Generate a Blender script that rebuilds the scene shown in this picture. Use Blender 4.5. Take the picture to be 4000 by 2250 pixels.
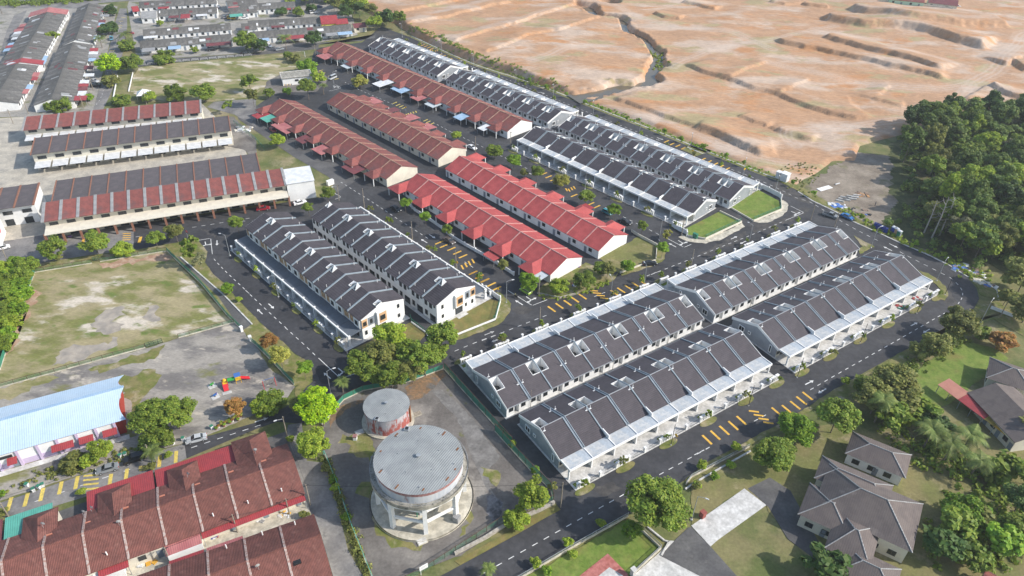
import bpy, bmesh, math, random
import numpy as np
from mathutils import Vector, Matrix
R_ = math.radians
random.seed(7); rng = np.random.default_rng(7)
scene = bpy.context.scene
for o in list(bpy.data.objects): bpy.data.objects.remove(o)
COL = scene.collection

# ------------------------------------------------------------ camera, sky, sun, exposure
CAM_H, CAM_F, PITCH, ROLL = 122.0, 2821.56, R_(36.0327), R_(1.4611)   # calibrated from parallel lines in the photograph
_cp, _sp, _cr, _sr = math.cos(PITCH), math.sin(PITCH), math.cos(ROLL), math.sin(ROLL)
FWD = np.array([0, _cp, -_sp]); _r = np.array([1.0, 0, 0]); _u = np.array([0, _sp, _cp])
RGT = _cr*_r + _sr*_u; UPV = -_sr*_r + _cr*_u
cam = bpy.data.cameras.new('camera'); camo = bpy.data.objects.new('camera', cam); COL.objects.link(camo)
cam.sensor_width = 36; cam.lens = CAM_F/4000*36; cam.clip_start = 1; cam.clip_end = 4000
mw = Matrix.Identity(4)
for i in range(3):
    mw[i][0] = RGT[i]; mw[i][1] = UPV[i]; mw[i][2] = -FWD[i]
mw[2][3] = CAM_H
camo.matrix_world = mw
scene.camera = camo
SUN_AZ, SUN_EL = R_(-9), R_(36)
world = bpy.data.worlds.new('World'); scene.world = world; world.use_nodes = True
nt = world.node_tree; bg = nt.nodes['Background']
sky = nt.nodes.new('ShaderNodeTexSky'); sky.sky_type = 'NISHITA'; sky.sun_disc = False
sky.sun_elevation = SUN_EL; sky.sun_rotation = R_(90)-SUN_AZ; sky.air_density = 1.3; sky.dust_density = 1.5; sky.ozone_density = 1.5
nt.links.new(sky.outputs[0], bg.inputs[0]); bg.inputs[1].default_value = 0.15
sl = bpy.data.lights.new('sun', 'SUN'); sl.energy = 4.2; sl.angle = R_(0.55); sl.color = (1.0, 0.94, 0.85)
so = bpy.data.objects.new('sun', sl); COL.objects.link(so)
sd = Vector((math.cos(SUN_EL)*math.cos(SUN_AZ), math.cos(SUN_EL)*math.sin(SUN_AZ), math.sin(SUN_EL)))
so.rotation_euler = (-sd).to_track_quat('-Z', 'Y').to_euler(); so.location = (150, 0, 150)
vs = scene.view_settings
vs.view_transform = 'Standard'; vs.look = 'None'; vs.gamma = 1; vs.exposure = 0.37; vs.use_curve_mapping = False

# ------------------------------------------------------------ survey: photo pixel -> point on the plane z
SC = .41408
CR = dict(a=(0,0),b=(1000,0),c=(2000,0),d=(3000,0),e=(0,560),f=(900,700),g=(1700,500),h=(2500,500),
          i=(0,1100),j=(0,1650),k=(800,1650),l=(1000,1200),m=(1800,1050),n=(1900,1650))
def P(c, x, y, z=0.0):
    if c == 'o': X, Y = x*1.5528, y*1.5528
    elif c == 'q': X, Y = 2700+x*.5383, 850+y*.5383
    elif c == 'r': X, Y = 2700+x*.5383, 1470+y*.5383
    else: X, Y = CR[c][0]+x*SC, CR[c][1]+y*SC
    d = FWD*CAM_F + RGT*(X-2000) - UPV*(Y-1125)
    t = (z-CAM_H)/d[2]
    return Vector((d[0]*t, d[1]*t, z))
def PP(spec, z=0.0):
    """'e:330,1215 1575,1015 i:2205,385' -> list of points"""
    out = []; c = None
    for tok in spec.split():
        if ':' in tok: c, tok = tok.split(':')
        x, y = tok.split(','); out.append(P(c, float(x), float(y), z))
    return out
def azv(a): return Vector((math.cos(a), math.sin(a), 0))

# ------------------------------------------------------------ materials
MATS = {}
def mat(name, c1, c2=None, scale=1.0, rough=.85, metal=0., bump=0., bscale=None, world=False, lo=.38, hi=.62,
        wave=None, detail=5., c3=None, s3=None, lo3=.55, hi3=.7, stretch=None, trans=0., rand=0., alpha=1., spec=.3, fine=None, fs=1.6, orand=0., c4=None, s4=1., lo4=.6, hi4=.66):
    """procedural material: two or three noise-blended colours, optional bands (axis, period, darkening, bump)"""
    if name in MATS: return MATS[name]
    m = bpy.data.materials.new(name); m.use_nodes = True; MATS[name] = m
    t = m.node_tree; N = t.nodes; L = t.links; b = N['Principled BSDF']
    b.inputs['Roughness'].default_value = rough; b.inputs['Metallic'].default_value = metal
    b.inputs['Specular IOR Level'].default_value = spec
    if world: co = N.new('ShaderNodeNewGeometry').outputs['Position']
    else: co = N.new('ShaderNodeTexCoord').outputs['Object']
    def nz(s, d=detail):
        n = N.new('ShaderNodeTexNoise'); n.inputs['Scale'].default_value = s; n.inputs['Detail'].default_value = d
        n.inputs['Roughness'].default_value = .6
        if stretch:
            mp = N.new('ShaderNodeMapping'); mp.inputs['Scale'].default_value = stretch[:3]
            if len(stretch) > 3: mp.inputs['Rotation'].default_value = (0, 0, stretch[3])
            L.new(co, mp.inputs[0]); L.new(mp.outputs[0], n.inputs['Vector'])
        else: L.new(co, n.inputs['Vector'])
        return n.outputs['Fac']
    def rng_(f, a, c):
        r = N.new('ShaderNodeMapRange'); r.inputs[1].default_value = a; r.inputs[2].default_value = c
        r.interpolation_type = 'SMOOTHSTEP'; L.new(f, r.inputs[0]); return r.outputs[0]
    def mix(f, A, B):
        x = N.new('ShaderNodeMix'); x.data_type = 'RGBA'
        if isinstance(f, float): x.inputs[0].default_value = f
        else: L.new(f, x.inputs[0])
        for s, v in ((6, A), (7, B)):
            if isinstance(v, tuple): x.inputs[s].default_value = (*v[:3], 1)
            else: L.new(v, x.inputs[s])
        return x.outputs[2]
    col = tuple(c1)
    if c2: col = mix(rng_(nz(scale), lo, hi), tuple(c1), tuple(c2))
    if c3: col = mix(rng_(nz(s3 or scale*.37), lo3, hi3), col, tuple(c3))
    if c4: col = mix(rng_(nz(s4), lo4, hi4), col, tuple(c4))
    if fine is None: fine = .2 if world else 0.
    def mulv(col, v):
        x = N.new('ShaderNodeMix'); x.data_type = 'RGBA'; x.blend_type = 'MULTIPLY'; x.inputs[0].default_value = 1
        if isinstance(col, tuple): x.inputs[6].default_value = (*col[:3], 1)
        else: L.new(col, x.inputs[6])
        L.new(v, x.inputs[7]); return x.outputs[2]
    if fine:
        for sc_, amt in ((fs, fine), (fs*.17, fine*.7)):
            g = N.new('ShaderNodeMapRange'); g.inputs[1].default_value = .28; g.inputs[2].default_value = .72; g.inputs[3].default_value = 1-amt; g.inputs[4].default_value = 1+amt
            L.new(nz(sc_, 8.), g.inputs[0]); col = mulv(col, g.outputs[0])
    if orand:
        oi = N.new('ShaderNodeObjectInfo'); g = N.new('ShaderNodeMapRange'); g.inputs[3].default_value = 1-orand; g.inputs[4].default_value = 1+orand
        L.new(oi.outputs['Random'], g.inputs[0]); col = mulv(col, g.outputs[0])
    bh = None
    if wave:
        ax, per, dark, wb = wave
        sx = N.new('ShaderNodeSeparateXYZ'); L.new(co, sx.inputs[0])
        ma = N.new('ShaderNodeMath'); ma.operation = 'MULTIPLY'; ma.inputs[1].default_value = 1/per; L.new(sx.outputs['XYZ'.index(ax)], ma.inputs[0])
        fr = N.new('ShaderNodeMath'); fr.operation = 'FRACT'; L.new(ma.outputs[0], fr.inputs[0])
        rr = rng_(fr.outputs[0], 0.0, 0.35)
        bh = rr
        if dark > 0:
            c_d = mix(1.0, col, col) if not isinstance(col, tuple) else col
            x = N.new('ShaderNodeMix'); x.data_type = 'RGBA'; x.blend_type = 'MULTIPLY'; x.inputs[0].default_value = 1
            if isinstance(col, tuple): x.inputs[6].default_value = (*col[:3], 1)
            else: L.new(col, x.inputs[6])
            g = N.new('ShaderNodeMapRange'); g.inputs[3].default_value = 1-dark; g.inputs[4].default_value = 1; L.new(rr, g.inputs[0])
            L.new(g.outputs[0], x.inputs[7]); col = x.outputs[2]
    if rand:
        oi = N.new('ShaderNodeObjectInfo'); h = N.new('ShaderNodeHueSaturation')
        ge = N.new('ShaderNodeNewGeometry')
        a = N.new('ShaderNodeMath'); a.operation = 'ADD'; L.new(oi.outputs['Random'], a.inputs[0]); L.new(ge.outputs['Random Per Island'], a.inputs[1])
        g = N.new('ShaderNodeMapRange'); g.inputs[2].default_value = 2; g.inputs[3].default_value = 1-rand; g.inputs[4].default_value = 1+rand; L.new(a.outputs[0], g.inputs[0])
        L.new(g.outputs[0], h.inputs['Value'])
        g2 = N.new('ShaderNodeMapRange'); g2.inputs[3].default_value = .5+rand*.06; g2.inputs[4].default_value = .5-rand*.06; L.new(ge.outputs['Random Per Island'], g2.inputs[0])
        L.new(g2.outputs[0], h.inputs['Hue'])
        if isinstance(col, tuple): h.inputs['Color'].default_value = (*col[:3], 1)
        else: L.new(col, h.inputs['Color'])
        col = h.outputs[0]
    if isinstance(col, tuple): b.inputs['Base Color'].default_value = (*col[:3], 1)
    else: L.new(col, b.inputs['Base Color'])
    if bump or (wave and wave[3]):
        bp = N.new('ShaderNodeBump'); bp.inputs['Strength'].default_value = 1.0
        if bump: bp.inputs['Distance'].default_value = bump; L.new(nz(bscale or scale*3), bp.inputs['Height'])
        else: bp.inputs['Distance'].default_value = wave[3]; L.new(bh, bp.inputs['Height'])
        L.new(bp.outputs[0], b.inputs['Normal'])
    out = N['Material Output']
    if trans:
        tb = N.new('ShaderNodeBsdfTranslucent'); ms = N.new('ShaderNodeMixShader'); ms.inputs[0].default_value = trans
        if isinstance(col, tuple): tb.inputs[0].default_value = (*col[:3], 1)
        else: L.new(col, tb.inputs[0])
        L.new(b.outputs[0], ms.inputs[1]); L.new(tb.outputs[0], ms.inputs[2]); L.new(ms.outputs[0], out.inputs[0])
    if alpha < 1: b.inputs['Alpha'].default_value = alpha
    return m
W = lambda *a, **k: mat(*a, world=True, **k)
# ground
m_ground = W('grass_mixed_ground', (.10,.125,.035), (.20,.18,.08), scale=.09, c3=(.30,.25,.16), s3=.05, bump=.05, bscale=2)
m_asph = W('fresh_asphalt', (.043,.043,.047), (.061,.061,.065), scale=.06, c3=(.088,.086,.086), s3=.13, lo3=.56, hi3=.8, bump=.006, bscale=18, rough=.8, fine=.26, fs=.9)
m_oldasph = W('worn_asphalt', (.15,.145,.145), (.23,.22,.21), scale=.15, c3=(.10,.10,.10), s3=.5, lo3=.6, hi3=.75, bump=.01, bscale=8)
m_midasph = W('grey_asphalt', (.085,.083,.085), (.12,.117,.115), scale=.12, c3=(.17,.16,.15), s3=.3, lo3=.6, hi3=.8, bump=.01, bscale=8)
m_gravel = W('gravel_yard', (.125,.113,.103), (.18,.165,.15), scale=.14, c3=(.26,.24,.215), s3=.07, lo3=.55, hi3=.68, c4=(.13,.13,.055), s4=.11, lo4=.64, hi4=.7, bump=.03, bscale=5)
m_conc = W('pale_concrete', (.46,.45,.43), (.58,.57,.55), scale=.5, c3=(.36,.36,.35), s3=.18, lo3=.55, hi3=.75, bump=.01, bscale=6)
m_conc2 = W('stained_concrete', (.40,.37,.30), (.55,.51,.42), scale=.6, c3=(.25,.24,.2), s3=.4, lo3=.58, hi3=.75)
m_field = W('patchy_field', (.17,.175,.055), (.31,.265,.15), scale=.12, lo=.40, hi=.58, c3=(.54,.48,.40), s3=.075, lo3=.53, hi3=.62, c4=(.13,.17,.04), s4=.2, lo4=.56, hi4=.66, stretch=(.7,1.3,1,.4), bump=.04, bscale=3, detail=9)
m_park = W('worn_park_ground', (.17,.158,.148), (.31,.285,.25), scale=.09, lo=.42, hi=.56, c3=(.17,.17,.06), s3=.06, lo3=.56, hi3=.64, c4=(.46,.41,.34), s4=.13, lo4=.58, hi4=.66, stretch=(.8,1.5,1,.45), bump=.03, bscale=3, detail=8)
m_lawn = W('lawn', (.12,.185,.028), (.17,.22,.045), scale=.5, c3=(.19,.17,.05), s3=.17, lo3=.5, hi3=.75, bump=.04, bscale=6)
m_drylawn = W('dry_lawn', (.20,.165,.055), (.15,.15,.045), scale=.4, c3=(.28,.21,.10), s3=.22, lo3=.5, hi3=.75, bump=.04, bscale=6)
m_garden = W('garden_grass', (.20,.175,.075), (.15,.155,.05), scale=.12, c3=(.30,.25,.15), s3=.2, lo3=.55, hi3=.75, bump=.04, bscale=5)
m_verge = W('verge_grass', (.13,.15,.035), (.21,.185,.075), scale=.35, c3=(.33,.28,.19), s3=.22, lo3=.52, hi3=.7, bump=.05, bscale=5)
m_soil = W('graded_soil', (.42,.252,.148), (.49,.375,.29), scale=.03, lo=.47, hi=.63, c3=(.44,.225,.105), s3=.05, lo3=.53, hi3=.66, c4=(.36,.285,.155), s4=.04, lo4=.55, hi4=.63, stretch=(.8,1.6,1,.5), bump=.35, bscale=.5, detail=13, fine=.17, fs=.5)
m_leaflitter = W('leaf_litter', (.26,.155,.085), (.17,.12,.075), scale=1.5, c3=(.14,.13,.12), s3=.35, lo3=.5, hi3=.65, bump=.05, bscale=8)
m_scrubsoil = W('grey_scrub_soil', (.19,.155,.12), (.29,.245,.195), scale=.12, c3=(.14,.135,.06), s3=.07, lo3=.55, hi3=.68, bump=.08, bscale=2)
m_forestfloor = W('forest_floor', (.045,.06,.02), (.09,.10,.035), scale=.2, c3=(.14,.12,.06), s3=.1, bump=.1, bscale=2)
m_redpave = W('red_paving', (.36,.12,.10), (.42,.16,.14), scale=.8)
m_water = mat('muddy_water', (.12,.10,.07), rough=.08, spec=.5)
m_paintw = W('white_road_paint', (.72,.72,.70), (.55,.55,.54), scale=3.)
m_painty = W('yellow_road_paint', (.72,.42,.06), (.60,.36,.07), scale=3.)
m_painty2 = W('faded_yellow_paint', (.66,.50,.10), (.50,.40,.12), scale=3.)
# buildings
m_white = mat('white_plaster', (.78,.78,.77), (.71,.715,.715), scale=.35, rough=.75, fine=.05)
m_offw = mat('cream_plaster', (.66,.62,.52), (.58,.54,.46), scale=.4)
m_greyp = mat('light_grey_plaster', (.30,.32,.345), (.26,.28,.305), scale=.4)
m_capb = mat('blue_grey_capping', (.27,.32,.36), (.22,.265,.30), scale=.8, rough=.6)
m_tile = mat('charcoal_roof_tiles', (.078,.068,.077), (.064,.056,.064), scale=.5, wave=('Y', .42, .28, .03), rough=.65, orand=.07, fine=.12, fs=1.2)
m_tileT = mat('charcoal_ribbed_tiles', (.080,.070,.078), (.062,.054,.061), scale=.5, wave=('Y', .62, .45, .05), rough=.65, orand=.07, fine=.12, fs=1.2)
m_slab = mat('stained_roof_slab', (.48,.485,.48), (.345,.385,.425), scale=.55, orand=.06, fine=.14, c3=(.40,.38,.33), s3=.25, lo3=.6, hi3=.8, lo=.42, hi=.6)
m_corr = mat('grey_corrugated_metal', (.13,.15,.18), (.11,.13,.155), scale=.6, wave=('Y', .30, .35, .04), rough=.45)
m_tan = mat('tan_panel', (.56,.36,.20), (.52,.33,.19), scale=.6)
m_bluegrey = mat('slate_panel', (.22,.25,.29), (.19,.22,.26), scale=.6)
m_glass = mat('window_glass', (.025,.03,.035), rough=.1, spec=.6)
m_frame = mat('dark_window_frame', (.05,.05,.05), rough=.5)
m_black = mat('black_plastic', (.02,.021,.023), rough=.5)
m_iron = mat('dark_iron', (.035,.037,.04), rough=.5, metal=.3)
m_steel = mat('galvanised_steel', (.42,.44,.46), (.33,.35,.37), scale=2, rough=.5, metal=.4)
m_red = mat('red_roof_tiles', (.42,.085,.08), (.36,.07,.068), scale=.4, wave=('Y', .40, .2, .03), rough=.6, orand=.07, fine=.14)
m_redrib = mat('pink_ridge_mortar', (.52,.30,.27), (.44,.22,.20), scale=1.2)
m_brown = mat('weathered_red_tiles', (.25,.082,.070), (.20,.07,.062), scale=.6, orand=.1, fine=.15, c3=(.16,.08,.075), s3=.25, lo3=.5, hi3=.7, wave=('Y', .40, .22, .03), rough=.75)
m_brownv = mat('weathered_red_pantiles', (.215,.085,.068), (.16,.066,.054), scale=.7, c3=(.27,.12,.095), s3=.35, lo3=.55, hi3=.75, wave=('X', .26, .4, .05), rough=.8, orand=.12, fine=.18, fs=1.1)
m_brownrib = mat('tan_ridge_mortar', (.40,.27,.20), (.30,.18,.13), scale=1.2)
m_greyroof = mat('grey_asbestos_roof', (.145,.14,.132), (.105,.103,.098), scale=.5, c3=(.20,.19,.18), s3=.16, lo3=.52, hi3=.72, wave=('X', .5, .3, .05), rough=.9, orand=.14, fine=.2)
m_dkroof = mat('dark_slate_roof', (.115,.10,.105), (.095,.085,.09), scale=.5, orand=.08, fine=.12, wave=('Y', .45, .25, .03))
m_orange = mat('orange_brown_trim', (.27,.13,.085), (.23,.11,.075), scale=1)
m_metred = mat('red_metal_sheet', (.36,.055,.06), (.30,.05,.055), scale=.5, wave=('X', .38, .25, .03), rough=.5)
m_metpink = mat('faded_pink_sheet', (.46,.18,.17), (.38,.13,.13), scale=.5, wave=('X', .38, .25, .03), rough=.6)
m_metmar = mat('maroon_metal_sheet', (.20,.06,.065), (.16,.055,.06), scale=.5, wave=('X', .38, .25, .03), rough=.6)
m_metblue = mat('pale_blue_metal_sheet', (.36,.50,.66), (.30,.44,.60), scale=.4, wave=('X', .34, .22, .03), rough=.45)
m_metwhite = mat('white_metal_sheet', (.72,.73,.74), (.6,.62,.64), scale=.6, wave=('X', .38, .2, .03), rough=.5)
m_metgreen = mat('green_metal_sheet', (.12,.42,.33), (.10,.36,.28), scale=.5, wave=('X', .38, .22, .03), rough=.5)
m_metgrey = mat('grey_metal_sheet', (.34,.34,.34), (.27,.27,.27), scale=.5, wave=('X', .38, .22, .03), rough=.5)
m_poly = mat('pale_polycarbonate', (.55,.60,.62), (.48,.53,.56), scale=.5, wave=('X', .5, .2, .02), rough=.3)
m_lilac = mat('lilac_plaster', (.55,.46,.62), (.50,.42,.57), scale=.5)
m_hallroof = mat('sky_blue_hall_roof', (.50,.62,.74), (.46,.59,.72), scale=.2, wave=('X', .42, .14, .03), rough=.45, fine=.06)
m_yellow = mat('yellow_plaster', (.75,.66,.12))
m_mint = mat('mint_plaster', (.45,.66,.52))
m_orangesheet = mat('amber_sheet', (.62,.34,.04), (.5,.28,.05), scale=.5)
m_woodpole = mat('grey_timber_pole', (.30,.26,.21), (.22,.19,.15), scale=3)
m_greenpaint = mat('green_painted_steel', (.04,.19,.12), rough=.5)
m_greenmesh = mat('green_fence_mesh', (.05,.25,.17), rough=.6, alpha=.78)
m_paleGreenmesh = mat('thin_green_mesh', (.07,.22,.13), rough=.6, alpha=.28)
m_wiremesh = mat('grey_wire_mesh', (.35,.37,.37), rough=.5, alpha=.3)
m_turq = mat('turquoise_fence_rail', (.10,.48,.38), (.14,.42,.34), scale=1., rough=.5)
m_rubble = mat('rubble_stone', (.32,.29,.25), (.42,.39,.35), scale=1.6, bump=.1, bscale=3)
m_bark = mat('bark', (.14,.11,.085), (.22,.19,.16), scale=4)
m_deadwood = mat('bleached_dead_wood', (.42,.39,.36), (.33,.30,.27), scale=3)
def leafmat(n, c): return mat('foliage_'+n, tuple(min(.9,x*1.55) for x in c), tuple(min(.9,x*2.1) for x in c), scale=.8, rough=.6, trans=.3, rand=.4)
LEAF = dict(mid=leafmat('mid_green', (.098,.138,.018)), dark=leafmat('dark_green', (.042,.075,.017)), olive=leafmat('olive', (.115,.125,.03)),
            lime=leafmat('lime', (.20,.31,.008)), light=leafmat('light_green', (.15,.20,.02)), rust=leafmat('rust', (.20,.11,.03)),
            pale=leafmat('pale_dusty', (.13,.135,.07)), grass=leafmat('grass_green', (.105,.178,.014)), forest=leafmat('forest', (.075,.112,.022)), yell=leafmat('yellow_green', (.19,.19,.035)), palm=leafmat('palm', (.09,.12,.03)))

# ------------------------------------------------------------ mesh helpers
def link(o, parent=None):
    COL.objects.link(o)
    if parent is not None: o.parent = parent
    return o
def tag(o, label, cat, group=None):
    o['label'] = label; o['category'] = cat
    if group: o['group'] = group
    return o
def thing(name, label, cat, loc=(0,0,0), rz=0., group=None):
    o = bpy.data.objects.new(name, None); link(o); o.location = loc; o.rotation_euler = (0,0,rz); o.empty_display_size = .5
    return tag(o, label, cat, group)
class MB:
    def __init__(s): s.v = []; s.f = []; s.mi = []; s.mats = []
    def m(s, mt):
        if mt not in s.mats: s.mats.append(mt)
        return s.mats.index(mt)
    def poly(s, pts, mt):
        n = len(s.v); s.v += [tuple(p) for p in pts]; s.f.append(tuple(range(n, n+len(pts)))); s.mi.append(s.m(mt)); return s
    def box(s, x0, x1, y0, y1, z0, z1, mt):
        n = len(s.v)
        s.v += [(x0,y0,z0),(x1,y0,z0),(x1,y1,z0),(x0,y1,z0),(x0,y0,z1),(x1,y0,z1),(x1,y1,z1),(x0,y1,z1)]
        s.f += [tuple(n+i for i in q) for q in ((0,3,2,1),(4,5,6,7),(0,1,5,4),(1,2,6,5),(2,3,7,6),(3,0,4,7))]
        s.mi += [s.m(mt)]*6; return s
    def hexa(s, b, t, mt):
        """bottom ring and top ring of equal length"""
        n = len(s.v); k = len(b); s.v += [tuple(p) for p in b]+[tuple(p) for p in t]
        s.f.append(tuple(n+i for i in reversed(range(k)))); s.f.append(tuple(n+k+i for i in range(k)))
        for i in range(k):
            j = (i+1) % k; s.f.append((n+i, n+j, n+k+j, n+k+i))
        s.mi += [s.m(mt)]*(k+2); return s
    def prism_x(s, prof, x0, x1, mt):
        """(y,z) profile extruded along x"""
        return s.hexa([(x0,y,z) for y,z in prof], [(x1,y,z) for y,z in prof], mt)
    def sheet(s, quad, th, mt):
        """slab: top quad with thickness downward"""
        return s.hexa([(p[0],p[1],p[2]-th) for p in quad], quad, mt)
    def cyl(s, x, y, z0, z1, r, mt, n=10, r1=None, cap=True):
        r1 = r if r1 is None else r1
        b = [(x+r*math.cos(2*math.pi*i/n), y+r*math.sin(2*math.pi*i/n), z0) for i in range(n)]
        t = [(x+r1*math.cos(2*math.pi*i/n), y+r1*math.sin(2*math.pi*i/n), z1) for i in range(n)]
        return s.hexa(b, t, mt)
    def tube(s, pts, rad, mt, n=6):
        pts = [Vector(p) for p in pts]
        if not hasattr(rad, '__len__'): rad = [rad]*len(pts)
        base = len(s.v); mi = s.m(mt)
        for i, p in enumerate(pts):
            d = (pts[min(i+1,len(pts)-1)]-pts[max(i-1,0)]).normalized()
            a = d.orthogonal().normalized(); b2 = d.cross(a)
            for q in range(n):
                an = 2*math.pi*q/n; s.v.append(tuple(p+(a*math.cos(an)+b2*math.sin(an))*rad[i]))
        for i in range(len(pts)-1):
            for q in range(n):
                q2 = (q+1) % n; s.f.append((base+i*n+q, base+i*n+q2, base+(i+1)*n+q2, base+(i+1)*n+q)); s.mi.append(mi)
        s.f.append(tuple(base+q for q in reversed(range(n)))); s.mi.append(mi)
        e = base+(len(pts)-1)*n; s.f.append(tuple(e+q for q in range(n))); s.mi.append(mi); return s
    def mesh(s, name):
        me = bpy.data.meshes.new(name); me.from_pydata(s.v, [], s.f)
        for x in s.mats: me.materials.append(x)
        if len(s.mats) > 1: me.polygons.foreach_set('material_index', s.mi)
        me.update(); return me
    def build(s, name, parent=None, loc=None, rz=0.):
        o = bpy.data.objects.new(name, s.mesh(name)); link(o, parent)
        if loc is not None: o.location = loc
        if rz: o.rotation_euler = (0,0,rz)
        return o
def piece(name, me, parent=None, loc=(0,0,0), rz=0., scale=None):
    o = bpy.data.objects.new(name, me); link(o, parent); o.location = loc; o.rotation_euler = (0,0,rz)
    if scale: o.scale = scale
    return o
def setmat(o, m, slot=0):
    o.material_slots[slot].link = 'OBJECT'; o.material_slots[slot].material = m; return o
def copy_tree(o, parent=None):
    c = o.copy(); COL.objects.link(c)
    if parent is not None: c.parent = parent
    for ch in list(o.children): copy_tree(ch, c)
    return c
def np_mesh(name, v, q, m):
    me = bpy.data.meshes.new(name); nv, nf, k = len(v), len(q), q.shape[1]
    me.vertices.add(nv); me.vertices.foreach_set('co', np.asarray(v, np.float32).ravel())
    me.loops.add(nf*k); me.loops.foreach_set('vertex_index', np.asarray(q, np.int32).ravel())
    me.polygons.add(nf); me.polygons.foreach_set('loop_start', np.arange(0, nf*k, k, dtype=np.int32))
    me.materials.append(m); me.update(calc_edges=True); me.validate(); return me
def struct(o): o['kind'] = 'structure'; return o
def sheet(name, pts, z, m, rise=0., parent=None, rag=0.):
    """flat ground sheet from an outline; rise > 0 gives it a real kerb edge"""
    pts = [Vector((p[0], p[1], 0)) for p in pts]
    a = sum(pts[i].x*pts[(i+1)%len(pts)].y-pts[(i+1)%len(pts)].x*pts[i].y for i in range(len(pts)))
    if a < 0: pts.reverse()
    if rag:
        out = []; rr = random.Random(len(pts)*7+int(abs(a)))
        for p, q in zip(pts, pts[1:]+pts[:1]):
            n = max(1, int((q-p).length/1.1)); d = (q-p).normalized(); nn = Vector((-d.y, d.x, 0)); w = 0.
            for k in range(n):
                w = .6*w+rr.uniform(-rag, rag); out.append(p.lerp(q, k/n)+nn*(w if k else 0))
        pts = out
    b = MB(); top = [(p.x,p.y,z) for p in pts]; b.poly(top, m)
    if rise:
        for i in range(len(pts)):
            p, q = pts[i], pts[(i+1)%len(pts)]; b.poly([(p.x,p.y,z-rise),(q.x,q.y,z-rise),(q.x,q.y,z),(p.x,p.y,z)], m)
    o = b.build(name, parent)
    if parent is None: struct(o)
    return o
def smooth_pts(pts, n=6):
    """Catmull-Rom through points (open)"""
    out = []; q = [pts[0]]+list(pts)+[pts[-1]]
    for i in range(1, len(q)-2):
        for k in range(n):
            t = k/n; a,b,c,d = q[i-1],q[i],q[i+1],q[i+2]
            out.append(.5*((2*b)+(c-a)*t+(2*a-5*b+4*c-d)*t*t+(3*b-a-3*c+d)*t**3))
    out.append(pts[-1]); return out
ORD = 'first second third fourth fifth sixth seventh eighth ninth tenth eleventh twelfth thirteenth fourteenth fifteenth sixteenth seventeenth eighteenth nineteenth twentieth'.split()+['%s-%s' % (d_, w) for d_ in ('twenty','thirty','forty','fifty') for w in 'first second third fourth fifth sixth seventh eighth ninth'.split()]
# ============================================================ THE SETTING
g = MB(); g.poly([(-1200,-300,-.06),(1200,-300,-.06),(1200,1500,-.06),(-1200,1500,-.06)], m_ground); struct(g.build('ground'))
road = sheet('road', PP('b:1180,250 1440,345 2010,600 2415,735 c:330,850 560,940 900,1075 1200,1190 1500,1310 1840,1449 h:450,165 860,330 1150,445 1280,490 1480,590 1620,680 1760,745 1900,815 2010,880 2190,960 2415,1060 q:1700,265 1850,340 2000,430 2070,510 2090,590 2050,660 1990,710 1720,870 1480,1000 1200,1155 1000,1270 r:850,220 600,365 350,500 100,630 n:1870,545 1370,850 800,1160 330,1449 0,1640 -300,1800 -900,1700 -250,1350 0,1215 300,1050 550,905 700,825 640,740 605,560 430,440 300,300 0,0 m:0,1080 l:1780,560 1700,600 1400,700 1000,765 830,850 700,960 430,1100 200,1080 0,1150 j:1760,340 1740,200 1960,130 2415,0 l:300,930 380,880 470,760 535,700 530,590 480,500 370,440 200,280 f:270,1340 120,1180 0,1060 e:2200,1390 2010,1230 1935,1120 1960,1020 1860,960 1870,905 1560,950 1300,1000 1260,1005 1260,765 2415,605 f:590,205 860,170 1000,130 930,-20 o:760,380 640,270 690,235 800,215 780,165 790,130 b:590,450 1000,400 1120,300'), 0, m_asph)
# older, paler carriageways
oldroads = [
 ('old_road', 'e:1262,1004 800,1060 330,1135 0,1165 -400,1215 -400,970 0,930 430,860 850,810 1262,762', m_oldasph),
 ('old_lane', 'l:300,1110 430,1090 480,1449 k:1130,380 1250,780 1350,1200 1490,1449 1600,1700 1300,1700 1210,1449 1095,1055 930,780 840,330 770,150', m_oldasph),
 ('old_street', 'j:1760,340 1740,200 1280,330 860,470 0,760 -300,850 -300,990 0,900 480,800 810,700 1450,480', m_oldasph),
 ('side_road', 'f:1000,125 930,-20 o:740,395 600,300 590,262 640,262 700,300 790,360 f:1230,-10', m_midasph),
 ('back_street', 'a:880,1040 930,850 990,700 1010,540 1090,200 1130,80 1195,80 1200,250 1170,420 1150,540 1060,850 960,1060', m_oldasph),
 ('park_lane', 'a:1290,600 1640,550 2415,500 b:300,430 620,400 1000,385 1130,320 1120,360 590,420 590,460 330,490 0,520 a:1640,590 1310,630', m_midasph),
 ('far_street', 'a:900,80 930,30 1450,-10 1450,-60 0,-60 0,80 250,75', m_oldasph),
 ('west_lane', 'a:0,500 60,300 130,150 260,90 200,200 120,370 20,470', m_oldasph),
 ('estate_lane', 'a:1950,1010 2020,960 2415,930 2415,1200 2210,1080', m_oldasph),
 ('hill_road', 'd:1800,130 2030,60 2300,30 2500,0 2500,60 2180,90 2060,150 1860,150', m_oldasph),
 ('driveway', 'r:2050,830 2415,950 2500,1010 2500,880 2415,880', m_oldasph)]
for k, (nme, sp, mm) in enumerate(oldroads): sheet(nme, PP(sp), .002+.001*k, mm)
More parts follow.
